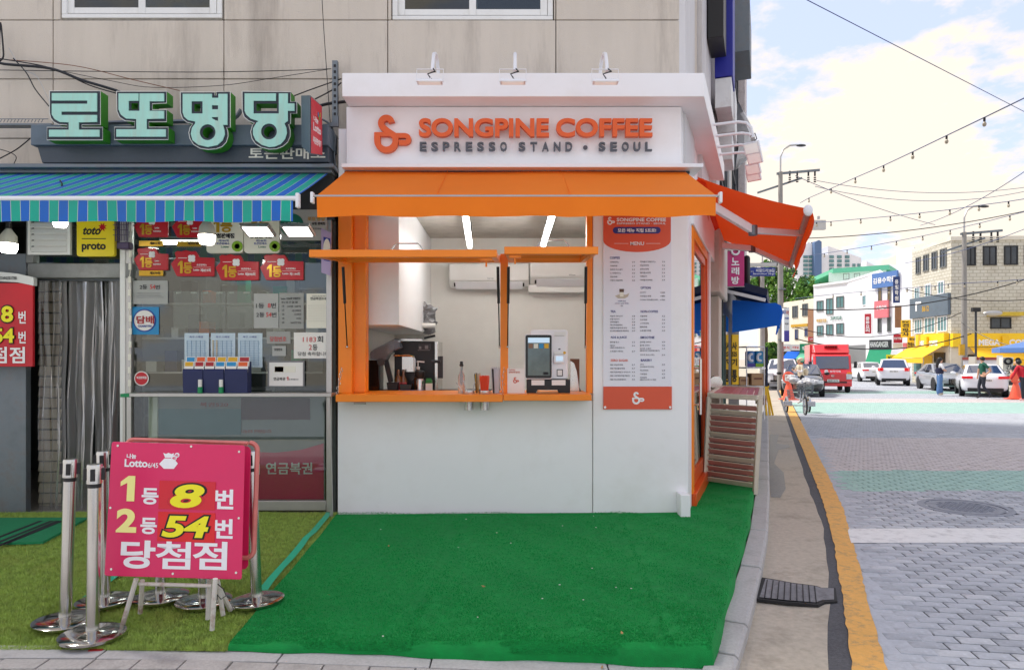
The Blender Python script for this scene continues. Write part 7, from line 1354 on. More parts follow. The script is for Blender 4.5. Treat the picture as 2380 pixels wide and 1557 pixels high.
# apartment slab far behind
AY_ = 230; ap = thing('apartment_tower', 'white and blue apartment slab with slanted roof frame far behind', 'building', (fx(1920,AY_), AY_, ZR))
fpoly(MB(), [ds(*p) for p in [(815,270),(905,180),(955,195),(955,1000),(815,1000)]], AY_, 14).build('left_wing', M('bld_white'), ap); fpoly(MB(), [ds(*p) for p in [(1058,208),(1316,300),(1322,1000),(1010,1000),(1010,270),(1058,275)]], AY_, 14).build('right_wing', M('bld_white'), ap); fpoly(MB(), [ds(*p) for p in [(956,180),(990,162),(1010,176),(1010,1000),(956,1000)]], AY_-2, 14).build('blue_tower', mat('tower_blue', S(92,118,156), .7, var=.04), ap)
fap = Face(1850,AY_,2003,AY_)
for r_ in range(7):
    for c_ in range(7):
        x = (868,908,1068,1128,1188,1246,1284)[c_]; y = 282+r_*32
        if c_ >= 5 and r_ < 2 or x == 868 and r_ < 0: continue
        w = 34 if c_ not in (5,6) else 22; q = MB(); fap.box(q, q3((x,y,x+w,y+22)), .05, .25); q.build('window', M('pane_teal'), ap)
rw = MB(); [rw.bar(P(*ds(a,240-((a-860)*.3)),AY_+1), P(*ds(a,205-((a-860)*.36)),AY_+1), .5, .5) for a in (870,900,930)]; rw.bar(P(*ds(835,228),AY_+1), P(*ds(955,178),AY_+1), .5, .5); rw.build('roof_frame', M('bld_white'), ap)
a2 = thing('apartment_tower', 'second distant apartment roof right of the slab', 'building', (fx(2030,250), 250, ZR)); fpoly(MB(), [ds(*p) for p in [(1354,326),(1427,362),(1440,1000),(1354,1000)]], 250, 10).build('wing', M('bld_white'), a2)
# opposite pavement, low walls and menu pillar at the right edge
q = MB(); pr(q, [V((21.9,30.4,0)), V((60,17,0)), V((60,44,0)), V((28.6,44.6,0)), V((25.6,40,0))], ZR, ZR+.13); q.build('opposite_pavement', M('concrete'), kind='structure')
lw = thing('low_wall', 'white garden wall with red brown cap behind the parked sedan', 'wall', (22,36,0)); flw = Face(2250,37,2420,34.5)
q = MB(); flw.box(q, q4((935,1085,1215,1240)), -.15, .05); q.build('wall', M('bld_white'), lw); q = MB(); flw.box(q, q4((930,1065,1225,1085)), -.2, .1); q.build('cap', mat('brick_cap', S(150,70,58), .7), lw); q = MB(); flw.box(q, q4((990,1060,1040,1240)), .05, .3); flw.box(q, q4((1210,1050,1240,1280)), .05, .4); q.build('pier', M('bld_cream'), lw)
board('restaurant_sign', 'cream restaurant sign panel with brush letters at the right edge', q4((1238,1065,1320,1248)), 32.5, .25, 'sign_cream', [(c, q4((1262,1125+i*40,1308,1160+i*40)), 'ink', .02) for i, c in enumerate('간이역')]); q = MB(); q.tube([P(*dr4(1281+28*math.cos(R(a)),1095+22*math.sin(R(a))), 32.45) for a in range(0,361,30)], .05, 6); tag(q.build('sign_emblem', M('ink')), 'dark oval ring mark at the top of the restaurant sign', 'emblem'); q = MB(); q.fb(*dr4(1235,1250), *dr4(1345,1280), 32.3, 33); tag(q.build('sign_plinth', M('dark_grey')), 'dark plinth under the cream restaurant sign', 'plinth')
ug = thing('blue_parasol', 'blue and white parasol edge at the right border', 'parasol', tuple(P(2380,815,30))); q = MB(); c = P(2420,785,30); vs = [c]+[c+V((1.8*math.cos(R(45*i)),1.8*math.sin(R(45*i)),-.45)) for i in range(8)]+[c+V((1.8*math.cos(R(45*i)),1.8*math.sin(R(45*i)),-.65)) for i in range(8)]; q.add(vs, [(0,i+1,(i+1)%8+1) for i in range(8)]+[(i+1,i+9,(i+1)%8+9,(i+1)%8+1) for i in range(8)]); q.build('canopy', M('academy_blue'), ug); q = MB(); q.cyl(c, V((c.x,c.y,ZR)), .03, n=8); q.build('pole', M('aluminium'), ug)
# ---------------------------------------------------------------- trees beyond the roofs
mat('bark', S(92,80,66), .9, var=.2, vs=3); mat('leaf_light', S(118,160,60), .6, var=.3, vs=.6); mat('leaf_mid', S(84,130,46), .6, var=.3, vs=.6); mat('leaf_dark', S(58,98,40), .6, var=.3, vs=.6)
def tree(u, v0, v1, Y, wpx, lab, seed):
    rt = random.Random(seed); z1 = fz(v0, Y); z0 = fz(v1, Y); x = fx(u, Y); t = thing('street_tree', lab, 'tree', (x, Y, ZR), 'trees behind the street'); rx = wpx/F*Y/2; zc = (z0+z1)/2; rz = (z1-z0)/2
    q = MB(); q.tube([(x,Y,ZR),(x+.2,Y,z0*.6),(x,Y,zc)], [.32,.24,.1], 8)
    for i in range(7): a = rt.uniform(0,6.28); q.tube([(x+.1,Y,z0*.7+i*.3),(x+rx*.5*math.cos(a),Y+rx*.5*math.sin(a),zc-.1+i*.15),(x+rx*.8*math.cos(a),Y+rx*.8*math.sin(a),zc+rz*.3)], [.12,.07,.02], 5)
    q.build('trunk', M('bark'), t); cl_ = [(rt.gauss(0,.42), rt.gauss(0,.42), rt.gauss(0,.42)) for _ in range(60)]; vs, fs, ms = [], [], []
    for (a, b, c) in cl_:
        l_ = math.sqrt(a*a+b*b+c*c); 
        if l_ > 1: a, b, c = a/l_, b/l_, c/l_
        mi = rt.choice((0,1,1,2)); r_ = rt.uniform(.14,.30)
        for k in range(85):
            d_ = V((rt.gauss(0,1),rt.gauss(0,1),rt.gauss(0,1))).normalized()*r_*rt.uniform(.5,1); p = V((x+(a+d_.x)*rx, Y+(b+d_.y)*rx, zc+(c+d_.z)*rz)); e1_ = V((rt.gauss(0,1),rt.gauss(0,1),rt.gauss(0,1))).normalized()*.17; e2_ = V((rt.gauss(0,1),rt.gauss(0,1),rt.gauss(0,1))).normalized()*.12; n_ = len(vs); vs += [p-e1_, p+e2_, p+e1_, p-e2_]; fs.append((n_,n_+1,n_+2,n_+3)); ms.append(mi if rt.random() < .8 else rt.choice((0,1,2)))
    q = MB(); q.add(vs, fs); q.m = ms; q.build('crown', [M('leaf_light'), M('leaf_mid'), M('leaf_dark')], t, flat=True)
tree(1880, 640, 735, 80, 90, 'wide light green tree between apartment and older building', 1); tree(1822, 612, 745, 84, 80, 'tall green tree behind the utility pole', 2); tree(1775, 600, 720, 70, 70, 'green tree behind the blue street name plate', 3); tree(1868, 665, 745, 92, 80, 'lower bushy tree beside the older building', 4); tree(1795, 800, 850, 60, 50, 'small yellow green bush under the blue canopy line', 5)
# ---------------------------------------------------------------- vehicles (built at the origin, nose along +x)
mat('car_white', S(236,237,240), .25, var=.01, coat=.6); mat('car_black', S(14,15,20), .2, var=.03, coat=.9); mat('truck_red', S(222,44,52), .3, var=.02, coat=.5); mat('car_glass', S(44,62,92), .05, var=.1, spec=1.0, coat=1); mat('tail_red', S(176,16,26), .25, em=S(200,20,24), ems=.15); mat('lamp_clear', S(206,210,214), .15, .3); mat('amber_lamp', S(240,140,30), .3); mat('chrome', S(214,214,216), .12, 1); mat('rim', S(170,172,176), .3, .9); mat('brake_glow', S(250,40,40), .3, em=(1,.1,.08), ems=2.5); mat('silver_paint', S(176,180,186), .3, .5, coat=.5)
def wheel(par, x, y, r=.33, w=.21):
    s_ = 1 if y > 0 else -1; t_ = MB().lathe([(r*.62,-w/2),(r*.94,-w/2),(r,-w*.3),(r,w*.3),(r*.94,w/2),(r*.62,w/2)], (x,y,r), 24, ax=1).build('wheel', M('rubber'), par)
    MB().lathe([(.001,0),(r*.2,.01),(r*.58,-.03),(r*.66,0),(r*.66,-.05),(.001,-.06)] if False else [(r*.63,-w*.35),(r*.63,w*.35),(r*.55,w*.3),(r*.15,w*.36),(.001,w*.37)], (x,y,r), 20, ax=1).build('rim', M('rim'), t_) if s_ > 0 else MB().lathe([(.001,-w*.37),(r*.15,-w*.36),(r*.55,-w*.3),(r*.63,-w*.35),(r*.63,w*.35)], (x,y,r), 20, ax=1).build('rim', M('rim'), t_)
def car(label, paint, prof, gh, W, wb, rear, front, wr=.33, grp='cars on the street', plate='29가 4283', glow=False):
    t = thing('car', label, 'car', (0,0,0), grp); w = W/2; rings = []
    for (x, zb, zw, zt, k, cr_) in prof:
        h = [(0,zb),(w*k*.86,zb),(w*k*.97,zb+.10),(w*k,zw),(w*k*.975,lerp(zw,zt,.6)),(w*k*.90,zt-.015),(w*k*.72,zt+cr_*.5),(0,zt+cr_)]
        rings.append([(x,a,b) for a, b in h]+[(x,-a,b) for a, b in h[-2:0:-1]])
    n = len(rings[0]); q = MB(); q.add([p for r_ in rings for p in r_], [(i*n+j, i*n+(j+1)%n, (i+1)*n+(j+1)%n, (i+1)*n+j) for i in range(len(rings)-1) for j in range(n)]+[tuple(range(n-1,-1,-1)), tuple(range((len(rings)-1)*n, len(rings)*n))])
    body = q.build('body', M(paint), t, ang=50); sm = body.modifiers.new('Subdivision', 'SUBSURF'); sm.levels = 1; sm.render_levels = 1
    (xa, xb, xc, xd, zbelt, zroof, wb_, wr_) = gh
    pts = {}
    for s_ in (1,-1): pts[s_] = [V((xa,s_*wb_,zbelt)), V((xb,s_*wr_,zroof-.04)), V((xc,s_*wr_,zroof-.05)), V((xd,s_*wb_,zbelt))]
    c = [V((xb,0,zroof)), V((xc,0,zroof-.01))]; a, b = pts[1], pts[-1]; q = MB(); vs = a+b+c; q.add(vs, [(0,1,2,3),(7,6,5,4),(0,4,5,8,1),(1,8,9,2),(8,5,6,9),(3,2,9,6,7),(0,3,7,4)]); cab = q.build('cabin', M(paint), t, bev=.05, seg=3, ang=50)
    def pane(nm, P4, e):
        cc = sum(P4, V())/len(P4); nrm = (P4[1]-P4[0]).cross(P4[2]-P4[0]).normalized(); nrm = nrm if nrm.dot(cc-V(((xb+xc)/2,0,zbelt))) > 0 else -nrm; q = MB(); pp = [lerp(cc,p,e)+nrm*.006 for p in P4]; q.add(pp+[p+nrm*.006 for p in pp], [tuple(range(len(pp))), tuple(range(2*len(pp)-1,len(pp)-1,-1))]+[(i,i+len(pp),(i+1)%len(pp)+len(pp),(i+1)%len(pp)) for i in range(len(pp))]); q.build(nm, M('car_glass'), cab)
    pane('windscreen', [a[0],b[0],b[1],a[1]], .88); pane('rear_window', [a[3],b[3],b[2],a[2]], .84)
    for s_ in (1,-1):
        p = pts[s_]; m0, m1 = lerp(p[0],p[3],.5), lerp(p[1],p[2],.5); pane('side_window', [p[0],p[1],m1,m0], .84); pane('side_window', [m0,m1,p[2],p[3]], .84)
    for x in wb:
        for s_ in (1,-1):
            wheel(t, x, s_*(w-.115), wr); MB().lathe([(.001,-.006),(wr*1.16,-.006),(wr*1.16,.006),(.001,.006)], (x,s_*(w-.02),wr*1.02), 24, ax=1).build('wheel_arch', M('black_plastic'), t)
    L0, L1 = prof[0][0], prof[-1][0]
    for s_ in (1,-1):
        MB().ob((rear['x']-.01, s_*rear['y'], rear['z']), V((.07,0,0)), V((.05*s_,rear['w'],0)), (0,0,rear['h'])).build('tail_light', M('tail_red'), t, bev=.02)
        if glow: MB().ob((rear['x']-.055, s_*rear['y'], rear['z']), (.004,0,0), (0,rear['w']*.5,0), (0,0,rear['h']*.4)).build('brake_light', M('brake_glow'), t)
        MB().ob((front['x']+.05, s_*front['y'], front['z']), (.09,0,0), V((-.04*1,front['w'],0)) if s_ > 0 else V((.04,front['w'],0)), (0,0,front['h'])).build('headlight', M('lamp_clear'), t, bev=.02)
        MB().ell((xa-.25, s_*(w+.10), zbelt+.06), .07, .12, .07).build('mirror', M('black_plastic' if paint != 'car_white' else paint), t)
    MB().ob((L0-.005, 0, rear['pz']), (.012,0,0), (0,.26,0), (0,0,.06)).build('number_plate', M('paper'), t)
    q = MB(); q.text(plate, (L0-.019,.22,rear['pz']-.04), (0,-1,0), (0,0,1), .44, .08, .02); q.build('plate_number', M('ink'), t)
    MB().ob((L0+.02, 0, prof[1][1]+.06), (.04,0,0), (0,w*.72,0), (0,0,.08)).build('rear_diffuser', M('black_plastic'), t, bev=.02)
    MB().ob((L1+.0, 0, front['pz']), (.014,0,0), (0,.26,0), (0,0,.06)).build('number_plate', M('paper'), t); q = MB(); q.text(plate, (L1+.016,-.22,front['pz']-.04), (0,1,0), (0,0,1), .44, .08, .02); q.build('plate_number', M('ink'), t)
    g_ = MB().ob((L1-.03, 0, front['gz']), (.045,0,0), (0,front['gw'],0), (0,0,front['gh'])).build('grille', M('black_gloss'), t, bev=.02); q = MB(); [q.ob((L1+.018,0,front['gz']-front['gh']*.8+i*front['gh']*.27), (.006,0,0), (0,front['gw']*.9,0), (0,0,.010)) for i in range(7)]; q.build('grille_bar', M('chrome'), g_)
    MB().ob((L1-.02, 0, prof[-1][1]+.05), (.03,0,0), (0,w*.7,0), (0,0,.05)).build('lower_intake', M('black_plastic'), t)
    return t
def sedan(label, paint, **k):
    prof = [(-2.28,.36,.62,.86,.80,.01),(-2.2,.26,.6,1.0,.90,.02),(-1.9,.22,.6,1.05,.98,.02),(-1.2,.20,.6,1.0,1.0,.02),(0,.19,.6,.97,1.0,.02),(1.0,.20,.6,.95,1.0,.03),(1.7,.21,.58,.86,.98,.05),(2.15,.22,.52,.74,.92,.04),(2.32,.30,.48,.62,.78,.02)]
    return car(label, paint, prof, (1.05,.15,-1.0,-1.85,.95,1.45,.80,.62), 1.82, (-1.32,1.38), dict(x=-2.2,y=.66,z=.86,w=.20,h=.055,pz=.74), dict(x=2.12,y=.68,z=.66,w=.17,h=.07,pz=.42,gz=.5,gw=.42,gh=.16), .33, **k)
def suv(label, paint, **k):
    prof = [(-2.25,.42,.75,.98,.86,.01),(-2.2,.32,.72,1.1,.94,.02),(-1.7,.27,.7,1.12,1.0,.02),(0,.25,.7,1.08,1.0,.02),(1.0,.25,.7,1.08,1.0,.03),(1.7,.27,.68,1.02,.98,.05),(2.15,.3,.62,.9,.92,.04),(2.28,.4,.58,.76,.8,.02)]
    return car(label, paint, prof, (1.1,.35,-1.75,-2.15,1.08,1.69,.84,.66), 1.86, (-1.32,1.34), dict(x=-2.2,y=.72,z=1.02,w=.14,h=.10,pz=.9), dict(x=2.1,y=.68,z=.82,w=.18,h=.08,pz=.5,gz=.64,gw=.5,gh=.14), .36, **k)
HD = math.atan2(D.y, D.x)
def place(o, x, y, ang): o.location = (x, y, ZR+.008); o.rotation_euler = (0,0,ang)
def ux(u, Y): return fx(u, Y)
c = sedan('white sedan parked rear on behind the man in green', 'car_white'); place(c, ux(2268,31.6)+.4, 31.9, HD+R(-9))
c = sedan('black sedan facing the viewer behind the orange cone', 'car_black', plate='123가 1283'); place(c, ux(1866,32.2), 32.2, HD+R(180-3))
c = suv('white SUV driving away with lit brake lights', 'car_white', plate='34나 2017', glow=True); place(c, ux(2075,44.5), 44.6, HD+R(-6))
c = sedan('white sedan driving away ahead of the red truck', 'car_white', plate='52다 7781'); place(c, ux(2014,52), 52, HD+R(8))
c = suv('white SUV half hidden behind the black sedan', 'car_white', plate='61라 3052'); place(c, ux(1818,40), 40, HD+R(180))
c = sedan('silver and black car hidden behind the woman in jeans', 'silver_paint', plate='18마 5520'); place(c, ux(2204,37), 37.4, HD+R(184))
# red refrigerated truck
t = thing('truck', 'red box truck facing the viewer with white lettering on its nose', 'truck', (0,0,0))
cabp = [(0,.32),(0,.62),(.02,.95),(-.10,1.12),(-.42,1.86),(-.62,1.93),(-1.5,1.95),(-1.5,.32)]
q = MB(); q.prism(cabp, (0,-.86,0), (1,0,0), (0,0,1), (0,1.72,0)); cb_ = q.build('cab', M('truck_red'), t, bev=.07, seg=3)
q = MB(); q.prism([(-.125,1.17),(-.395,1.80),(-.385,1.804),(-.115,1.174)], (.008,-.74,0), (1,0,0), (0,0,1), (0,1.48,0)); q.build('windscreen', M('car_glass'), cb_)
for s_ in (1,-1):
    q = MB(); q.prism([(-.25,1.15),(-.52,1.78),(-1.2,1.78),(-1.2,1.15)], (0,s_*.862,0), (1,0,0), (0,0,1), (0,s_*.01,0)); q.build('side_window', M('car_glass'), cb_)
    MB().ob((.0,s_*.72,.80), (.03,0,0), (0,.13,0), (0,0,.13)).build('headlight', M('lamp_clear'), t, bev=.02); MB().ob((-.005,s_*.74,.97), (.03,0,0), (0,.11,0), (0,0,.045)).build('indicator', M('amber_lamp'), t, bev=.01)
    MB().ob((.0,s_*.70,.47), (.03,0,0), (0,.11,0), (0,0,.06)).build('fog_lamp', M('lamp_clear'), t, bev=.01); MB().ob((-.12,s_*1.02,1.38), (.03,0,0), (0,.07,0), (0,0,.16)).build('mirror', M('black_plastic'), t, bev=.02)
    wheel(t, -.55, s_*.72, .32, .2); wheel(t, -3.1, s_*.70, .30, .2)
q = MB(); q.box(-4.6,-1.56,-.92,.92,.72,2.42); q.build('cargo_box', M('truck_red'), t, bev=.02); q = MB(); q.box(-4.5,-.3,-.4,.4,.42,.68); q.build('chassis', M('black_plastic'), t)
q = MB(); q.prism([(-.5,1.96),(-.78,2.16),(-1.0,2.40),(-1.55,2.42),(-1.55,1.96)], (0,-.84,0), (1,0,0), (0,0,1), (0,1.68,0)); wd_ = q.build('wind_deflector', M('truck_red'), t, bev=.08, seg=3)
q = MB(); q.ob((-.83,0,2.27), V((.16,0,.17))*.35, (0,.30,0), V((-.02,0,.02))); q.build('cooling_opening', M('black_plastic'), wd_)
for i in range(7): MB().ob((-.80,-.27+i*.09,2.28), V((.16,0,.17))*.4, (0,.014,0), V((-.025,0,.025))).build('cooling_fin', M('truck_red'), wd_)
q = MB(); q.ob((.03,0,.42), (.05,0,0), (0,.84,0), (0,0,.10)); q.build('bumper', M('truck_red'), t, bev=.03); q = MB(); q.ob((.05,0,.52), (.045,0,0), (0,.62,0), (0,0,.035)); q.build('bumper_grille', M('black_plastic'), t)
MB().ob((.095,0,.60), (.006,0,0), (0,.27,0), (0,0,.065)).build('number_plate', M('paper'), t); q = MB(); q.text('86우 3176', (.105,-.22,.56), (0,1,0), (0,0,1), .44, .08, .02); q.build('plate_number', M('ink'), t)
q = MB(); q.text('토마이트', (.035,-.15,1.0), (0,1,0), V((-.1,0,1)), .5, .11, .03); q.build('lettering', M('white_print'), t); q = MB(); q.cyl((.0,-.30,1.05), (.035,-.30,1.05), .09, n=18); q.build('round_mark', M('white_print'), t); q = MB(); q.tube([(.03,.08*math.cos(R(a)),.84+.05*math.sin(R(a))) for a in range(0,361,30)], .010, 5); q.tube([(.03,-.04,.81),(.03,-.01,.85),(.03,.01,.83),(.03,.04,.87)], .010, 5); q.build('emblem', M('chrome'), t)
q = MB(); q.bar((-.02,-.6,1.17), (-.05,0,1.2), .02, .02); q.bar((-.02,.05,1.17), (-.05,.6,1.2), .02, .02); q.build('wiper', M('black_plastic'), t)
place(t, ux(1936,34.0), 34.0, HD+R(180+2))
# ---------------------------------------------------------------- people
mat('skin', S(206,158,130), .6, var=.04); mat('hair_black', S(26,22,22), .5, var=.1); mat('white_cloth', S(226,226,228), .8, var=.05); mat('navy_cloth', S(30,34,62), .8); mat('denim', S(84,120,166), .85, var=.12, vs=12); mat('polo_green', S(18,84,66), .8, var=.08); mat('trousers', S(40,44,54), .85); mat('shoe_dark', S(34,34,36), .6); mat('beige_cloth', S(206,196,172), .85, var=.06); mat('orange_scarf', S(214,110,50), .8); mat('tee_grey', S(58,60,70), .85); mat('red_jacket', S(188,20,40), .8, var=.15, vs=6); mat('shoe_pink', S(222,150,150), .6)
def person(label, x, y, face, joints, edges, extra, base='hips'):
    t = thing('person', label, 'person', (0,0,0)); names = list(joints); idx = {n: i for i, n in enumerate(names)}
    me = bpy.data.meshes.new('body'); me.from_pydata([joints[n][0] for n in names], [(idx[a], idx[b]) for a, b, _ in edges], []); o = bpy.data.objects.new('body', me); col.objects.link(o)
    o.modifiers.new('Skin', 'SKIN').use_smooth_shade = True
    for i, n in enumerate(names): r_ = joints[n][1]; me.skin_vertices[0].data[i].radius = r_ if isinstance(r_, tuple) else (r_, r_); me.skin_vertices[0].data[i].use_root = (n == base)
    sb_ = o.modifiers.new('Subdivision', 'SUBSURF'); sb_.levels = 1; dg = bpy.context.evaluated_depsgraph_get(); dg.update(); m2 = bpy.data.meshes.new_from_object(o.evaluated_get(dg)); bpy.data.objects.remove(o)
    mats = []; 
    for _, _, m_ in edges:
        if m_ not in mats: mats.append(m_)
    m2.materials.clear(); [m2.materials.append(M(m_)) for m_ in mats]; seg = [(V(joints[a][0]), V(joints[b][0]), mats.index(m_)) for a, b, m_ in edges]
    for p in m2.polygons:
        c = p.center; best = None
        for a, b, k in seg: ab_ = b-a; u = max(0, min(1, (c-a).dot(ab_)/max(ab_.length_squared,1e-9))); d_ = (c-(a+ab_*u)).length; best = min(best, (d_, k)) if best else (d_, k)
        p.material_index = best[1]; p.use_smooth = True
    m2.name = 'body'; o = bpy.data.objects.new('body', m2); col.objects.link(o); o.parent = t; ORG[o] = V((0,0,0)); extra(t); t.location = (x, y, ZR+.01); t.rotation_euler = (0,0,face); return t
def fig(h=1.68, top='white_cloth', bot='denim', shoe='shoe_dark', arm='skin', la=None, ra=None, ll=None, rl=None, lean=0, torso=.13, wide=0, look=0):
    s = h/1.68; dx = math.sin(lean)                                     # figure faces +x, left is +y
    def L_(z): return (dx*(z-.92) if z > .92 else 0)
    J = {'hips': ((0,0,.94), (torso*.95,torso*1.1)), 'waist': ((L_(1.08),0,1.08), (torso*.8,torso*.95)), 'chest': ((L_(1.28),0,1.28), (torso*.9,torso*1.2)), 'neck0': ((L_(1.42),0,1.42), .065), 'neck': ((L_(1.48)+.01,0,1.48), .048), 'chin': ((L_(1.53)+.03,0,1.54), .07), 'head': ((L_(1.6)+.02,0,1.61), .088), 'crown': ((L_(1.65)+.01,0,1.67), .06), 'nose': ((L_(1.6)+.115,0,1.585), .018)}
    E_ = [('hips','waist',top),('waist','chest',top),('chest','neck0',top),('neck0','neck','skin'),('neck','chin','skin'),('chin','head','skin'),('head','crown','skin'),('head','nose','skin')]
    for s_, nm, a_, l_ in ((1,'l',la,ll),(-1,'r',ra,rl)):
        a_ = a_ or [(0,.24,1.12),(.04,.26,.88),(.06,.26,.78)]; l_ = l_ or [(.02,.1,.5),(0,.1,.09),(.12,.11,.04)]
        J[nm+'sh'] = ((L_(1.39),s_*.17,1.39), .062)
        for k, (n_, r_) in enumerate((('el',.046),('wr',.034),('ha',.036))): J[nm+n_] = ((a_[k][0]+L_(1.3)*.5, s_*a_[k][1], a_[k][2]), r_)
        J[nm+'sl'] = (tuple(V(J[nm+'sh'][0]).lerp(V(J[nm+'el'][0]), .65)), .056)
        J[nm+'hp'] = ((0,s_*.09,.86), .098+wide*.4)
        for k, (n_, r_) in enumerate((('kn',.064+wide),('an',.045+wide*1.5),('to',.04))): J[nm+n_] = ((l_[k][0], s_*l_[k][1], l_[k][2]), r_)
        E_ += [('neck0',nm+'sh',top),(nm+'sh',nm+'sl',top),(nm+'sl',nm+'el',arm),(nm+'el',nm+'wr',arm),(nm+'wr',nm+'ha','skin'),('hips',nm+'hp',bot),(nm+'hp',nm+'kn',bot),(nm+'kn',nm+'an',bot),(nm+'an',nm+'to',shoe)]
    return {k: ((v[0][0]*s, v[0][1]*s, v[0][2]*s), v[1]) for k, v in J.items()}, E_
def hair(t, c, long=False, m='hair_black'):
    q = MB(); q.ell((c[0]-.018,c[1],c[2]+.025), .105, .10, .098, 14, 10); q.v = [v for v in q.v]; q.build('hair', M(m), t)
    if long: q = MB(); q.tube([(c[0]-.05,c[1],c[2]+.02),(c[0]-.09,c[1],c[2]-.12),(c[0]-.11,c[1],c[2]-.30),(c[0]-.10,c[1],c[2]-.42)], [.09,.085,.075,.03], 10); q.build('long_hair', M(m), t)
def eyes(t, c): [MB().ell((c[0]+.083,c[1]+s_*.034,c[2]+.0), .01, .014, .01, 8, 6).build('eye', M('hair_black'), t) for s_ in (1,-1)]
def mk(label, u, Y, face, f, ex): J, E_ = f; person(label, fx(u,Y), Y, face, J, E_, ex)
def ex1(t): hair(t, (.02,0,1.62), True); eyes(t,(.02,0,1.61)); q = MB(); q.lathe([(.155,1.0),(.165,1.1),(.16,1.22),(.15,1.27)], (0,0,0), 16); q.v = [(x*.95,y*1.05,z) for x, y, z in q.v]; q.build('camisole', M('navy_cloth'), t)
mk('woman with long black hair in white top and wide jeans', 2184, 31.2, R(-10), fig(1.68,'white_cloth','denim','beige_cloth','skin', la=[(.12,.22,1.13),(.22,.12,1.14),(.24,.05,1.15)], ra=[(.12,.22,1.13),(.22,.12,1.14),(.24,.05,1.15)], ll=[(.06,.11,.5),(.09,.13,.10),(.2,.14,.04)], rl=[(-.05,.11,.5),(-.09,.12,.10),(.02,.12,.04)], wide=.055, torso=.115), ex1)
def ex2(t): hair(t, (.03,0,1.65)); eyes(t,(.03,0,1.64))
mk('man in dark green polo walking past the white sedan', 2284, 28.8, R(172), fig(1.74,'polo_green','trousers','shoe_dark','skin', la=[(-.16,.27,1.14),(-.03,.18,.98),(.02,.12,.97)], ra=[(.02,.26,1.12),(.06,.27,.88),(.07,.27,.79)], ll=[(.02,.09,.5),(-.28,.09,.14),(-.18,.09,.06)], rl=[(.10,.1,.5),(.06,.1,.09),(.19,.1,.04)], torso=.13), ex2)
def ex3(t):
    q = MB(); q.ell((.02,0,1.66), .108, .10, .075, 14, 8); q.ob((.13,0,1.645), (.06,0,-.015), (0,.07,0), (0,0,.008)); q.build('cap', M('beige_cloth'), t); eyes(t,(.03,0,1.60)); q = MB(); q.lathe([(.085,1.40),(.092,1.45),(.07,1.50)], (.03,0,0), 14); q.build('scarf', M('orange_scarf'), t); q = MB(); q.ob((.36,.02,1.26), (.06,0,.03), (0,.04,0), (-.005,0,.01)); q.build('phone', M('black_plastic'), t); q = MB(); q.ell((-.20,.02,1.12), .09, .14, .16, 10, 8); q.build('back_pack', M('beige_cloth'), t)
mk('man in beige cap and shirt reading his phone by the black sedan', 1862, 29.0, R(188), fig(1.66,'beige_cloth','trousers','shoe_dark','white_cloth', la=[(.08,.24,1.13),(.27,.14,1.20),(.33,.06,1.24)], ra=[(.08,.24,1.13),(.27,.14,1.20),(.33,.06,1.24)], lean=.12, torso=.135), ex3)
def ex4(t): hair(t, (.02,0,1.60)); eyes(t,(.02,0,1.59))
mk('laughing woman in dark tee at the right edge', 2366, 29.6, R(215), fig(1.62,'tee_grey','denim','shoe_dark','skin', la=[(.1,.24,1.13),(.24,.1,1.1),(.3,.03,1.1)], ra=[(.1,.24,1.13),(.24,.1,1.1),(.3,.03,1.1)]), ex4)
def ex5(t): hair(t, (.20,0,1.52), False)
mk('person in red jacket leaning forward at the right edge', 2380, 27.4, R(120), fig(1.6,'red_jacket','trousers','shoe_pink','red_jacket', la=[(.2,.28,1.05),(.32,.2,.9),(.36,.16,.84)], ra=[(.1,.3,1.05),(.2,.26,.88),(.24,.22,.82)], lean=.4, torso=.17), ex5)
# ---------------------------------------------------------------- cones and tricycle
mat('cone_orange', S(240,96,66), .5, var=.06)
def cone(u, Y, lab, words):
    x = fx(u, Y); t = thing('cone_sign', lab, 'traffic cone', (x, Y, ZR), 'orange cone signs'); z = ZR+.01
    MB().lathe([(.30,0),(.30,.05),(.24,.07),(.20,.20),(.12,.55),(.075,.68),(.07,.70)], (x,Y,z), 20).build('cone', M('cone_orange'), t); MB().box(x-.31,x+.31,Y-.31,Y+.31,z-.004,z+.03).build('base', M('cone_orange'), t, bev=.02)
    q = MB(); q.cyl((x,Y-.03,z+.90), (x,Y+.03,z+.90), .25, n=24); q.build('disc', M('cone_orange'), t, bev=.02)
    if words: q = MB(); q.ob((x,Y-.036,z+.90), (.17,0,0), (0,.004,0), (0,0,.13)); q.build('label_panel', M('paper'), t); q = MB(); q.text('주차금지', (x-.15,Y-.042,z+.90), (1,0,0), (0,0,1), .3, .09, .02); q.text('차량통행', (x-.12,Y-.042,z+.80), (1,0,0), (0,0,1), .24, .06, .02); q.build('lettering', M('dark_red_print'), t)
cone(1833, 28.3, 'orange round topped cone with white no parking label', True); cone(2361, 28.6, 'orange round topped cone beside the person in red', False)
tk = thing('tricycle', 'silver cargo tricycle with wire basket parked facing the viewer', 'tricycle', (0,0,0)); mat('bike_silver', S(190,192,196), .25, .9, var=.05)
def bwheel(par, x, y, r, nm):
    w_ = MB(); w_.tube([(x+r*math.cos(R(a)),y,r+r*math.sin(R(a))) for a in range(0,361,15)], .026, 8); o = w_.build(nm, M('rubber'), par); q = MB(); q.tube([(x+r*.89*math.cos(R(a)),y,r+r*.89*math.sin(R(a))) for a in range(0,361,15)], .014, 6); q.cyl((x,y-.05,r),(x,y+.05,r),.03,n=10); q.build('rim', M('bike_silver'), o); q = MB(); [q.cyl((x,y,r),(x+r*.88*math.cos(R(a)),y,r+r*.88*math.sin(R(a))),.004,n=4) for a in range(0,360,20)]; q.build('spoke', M('bike_silver'), o)
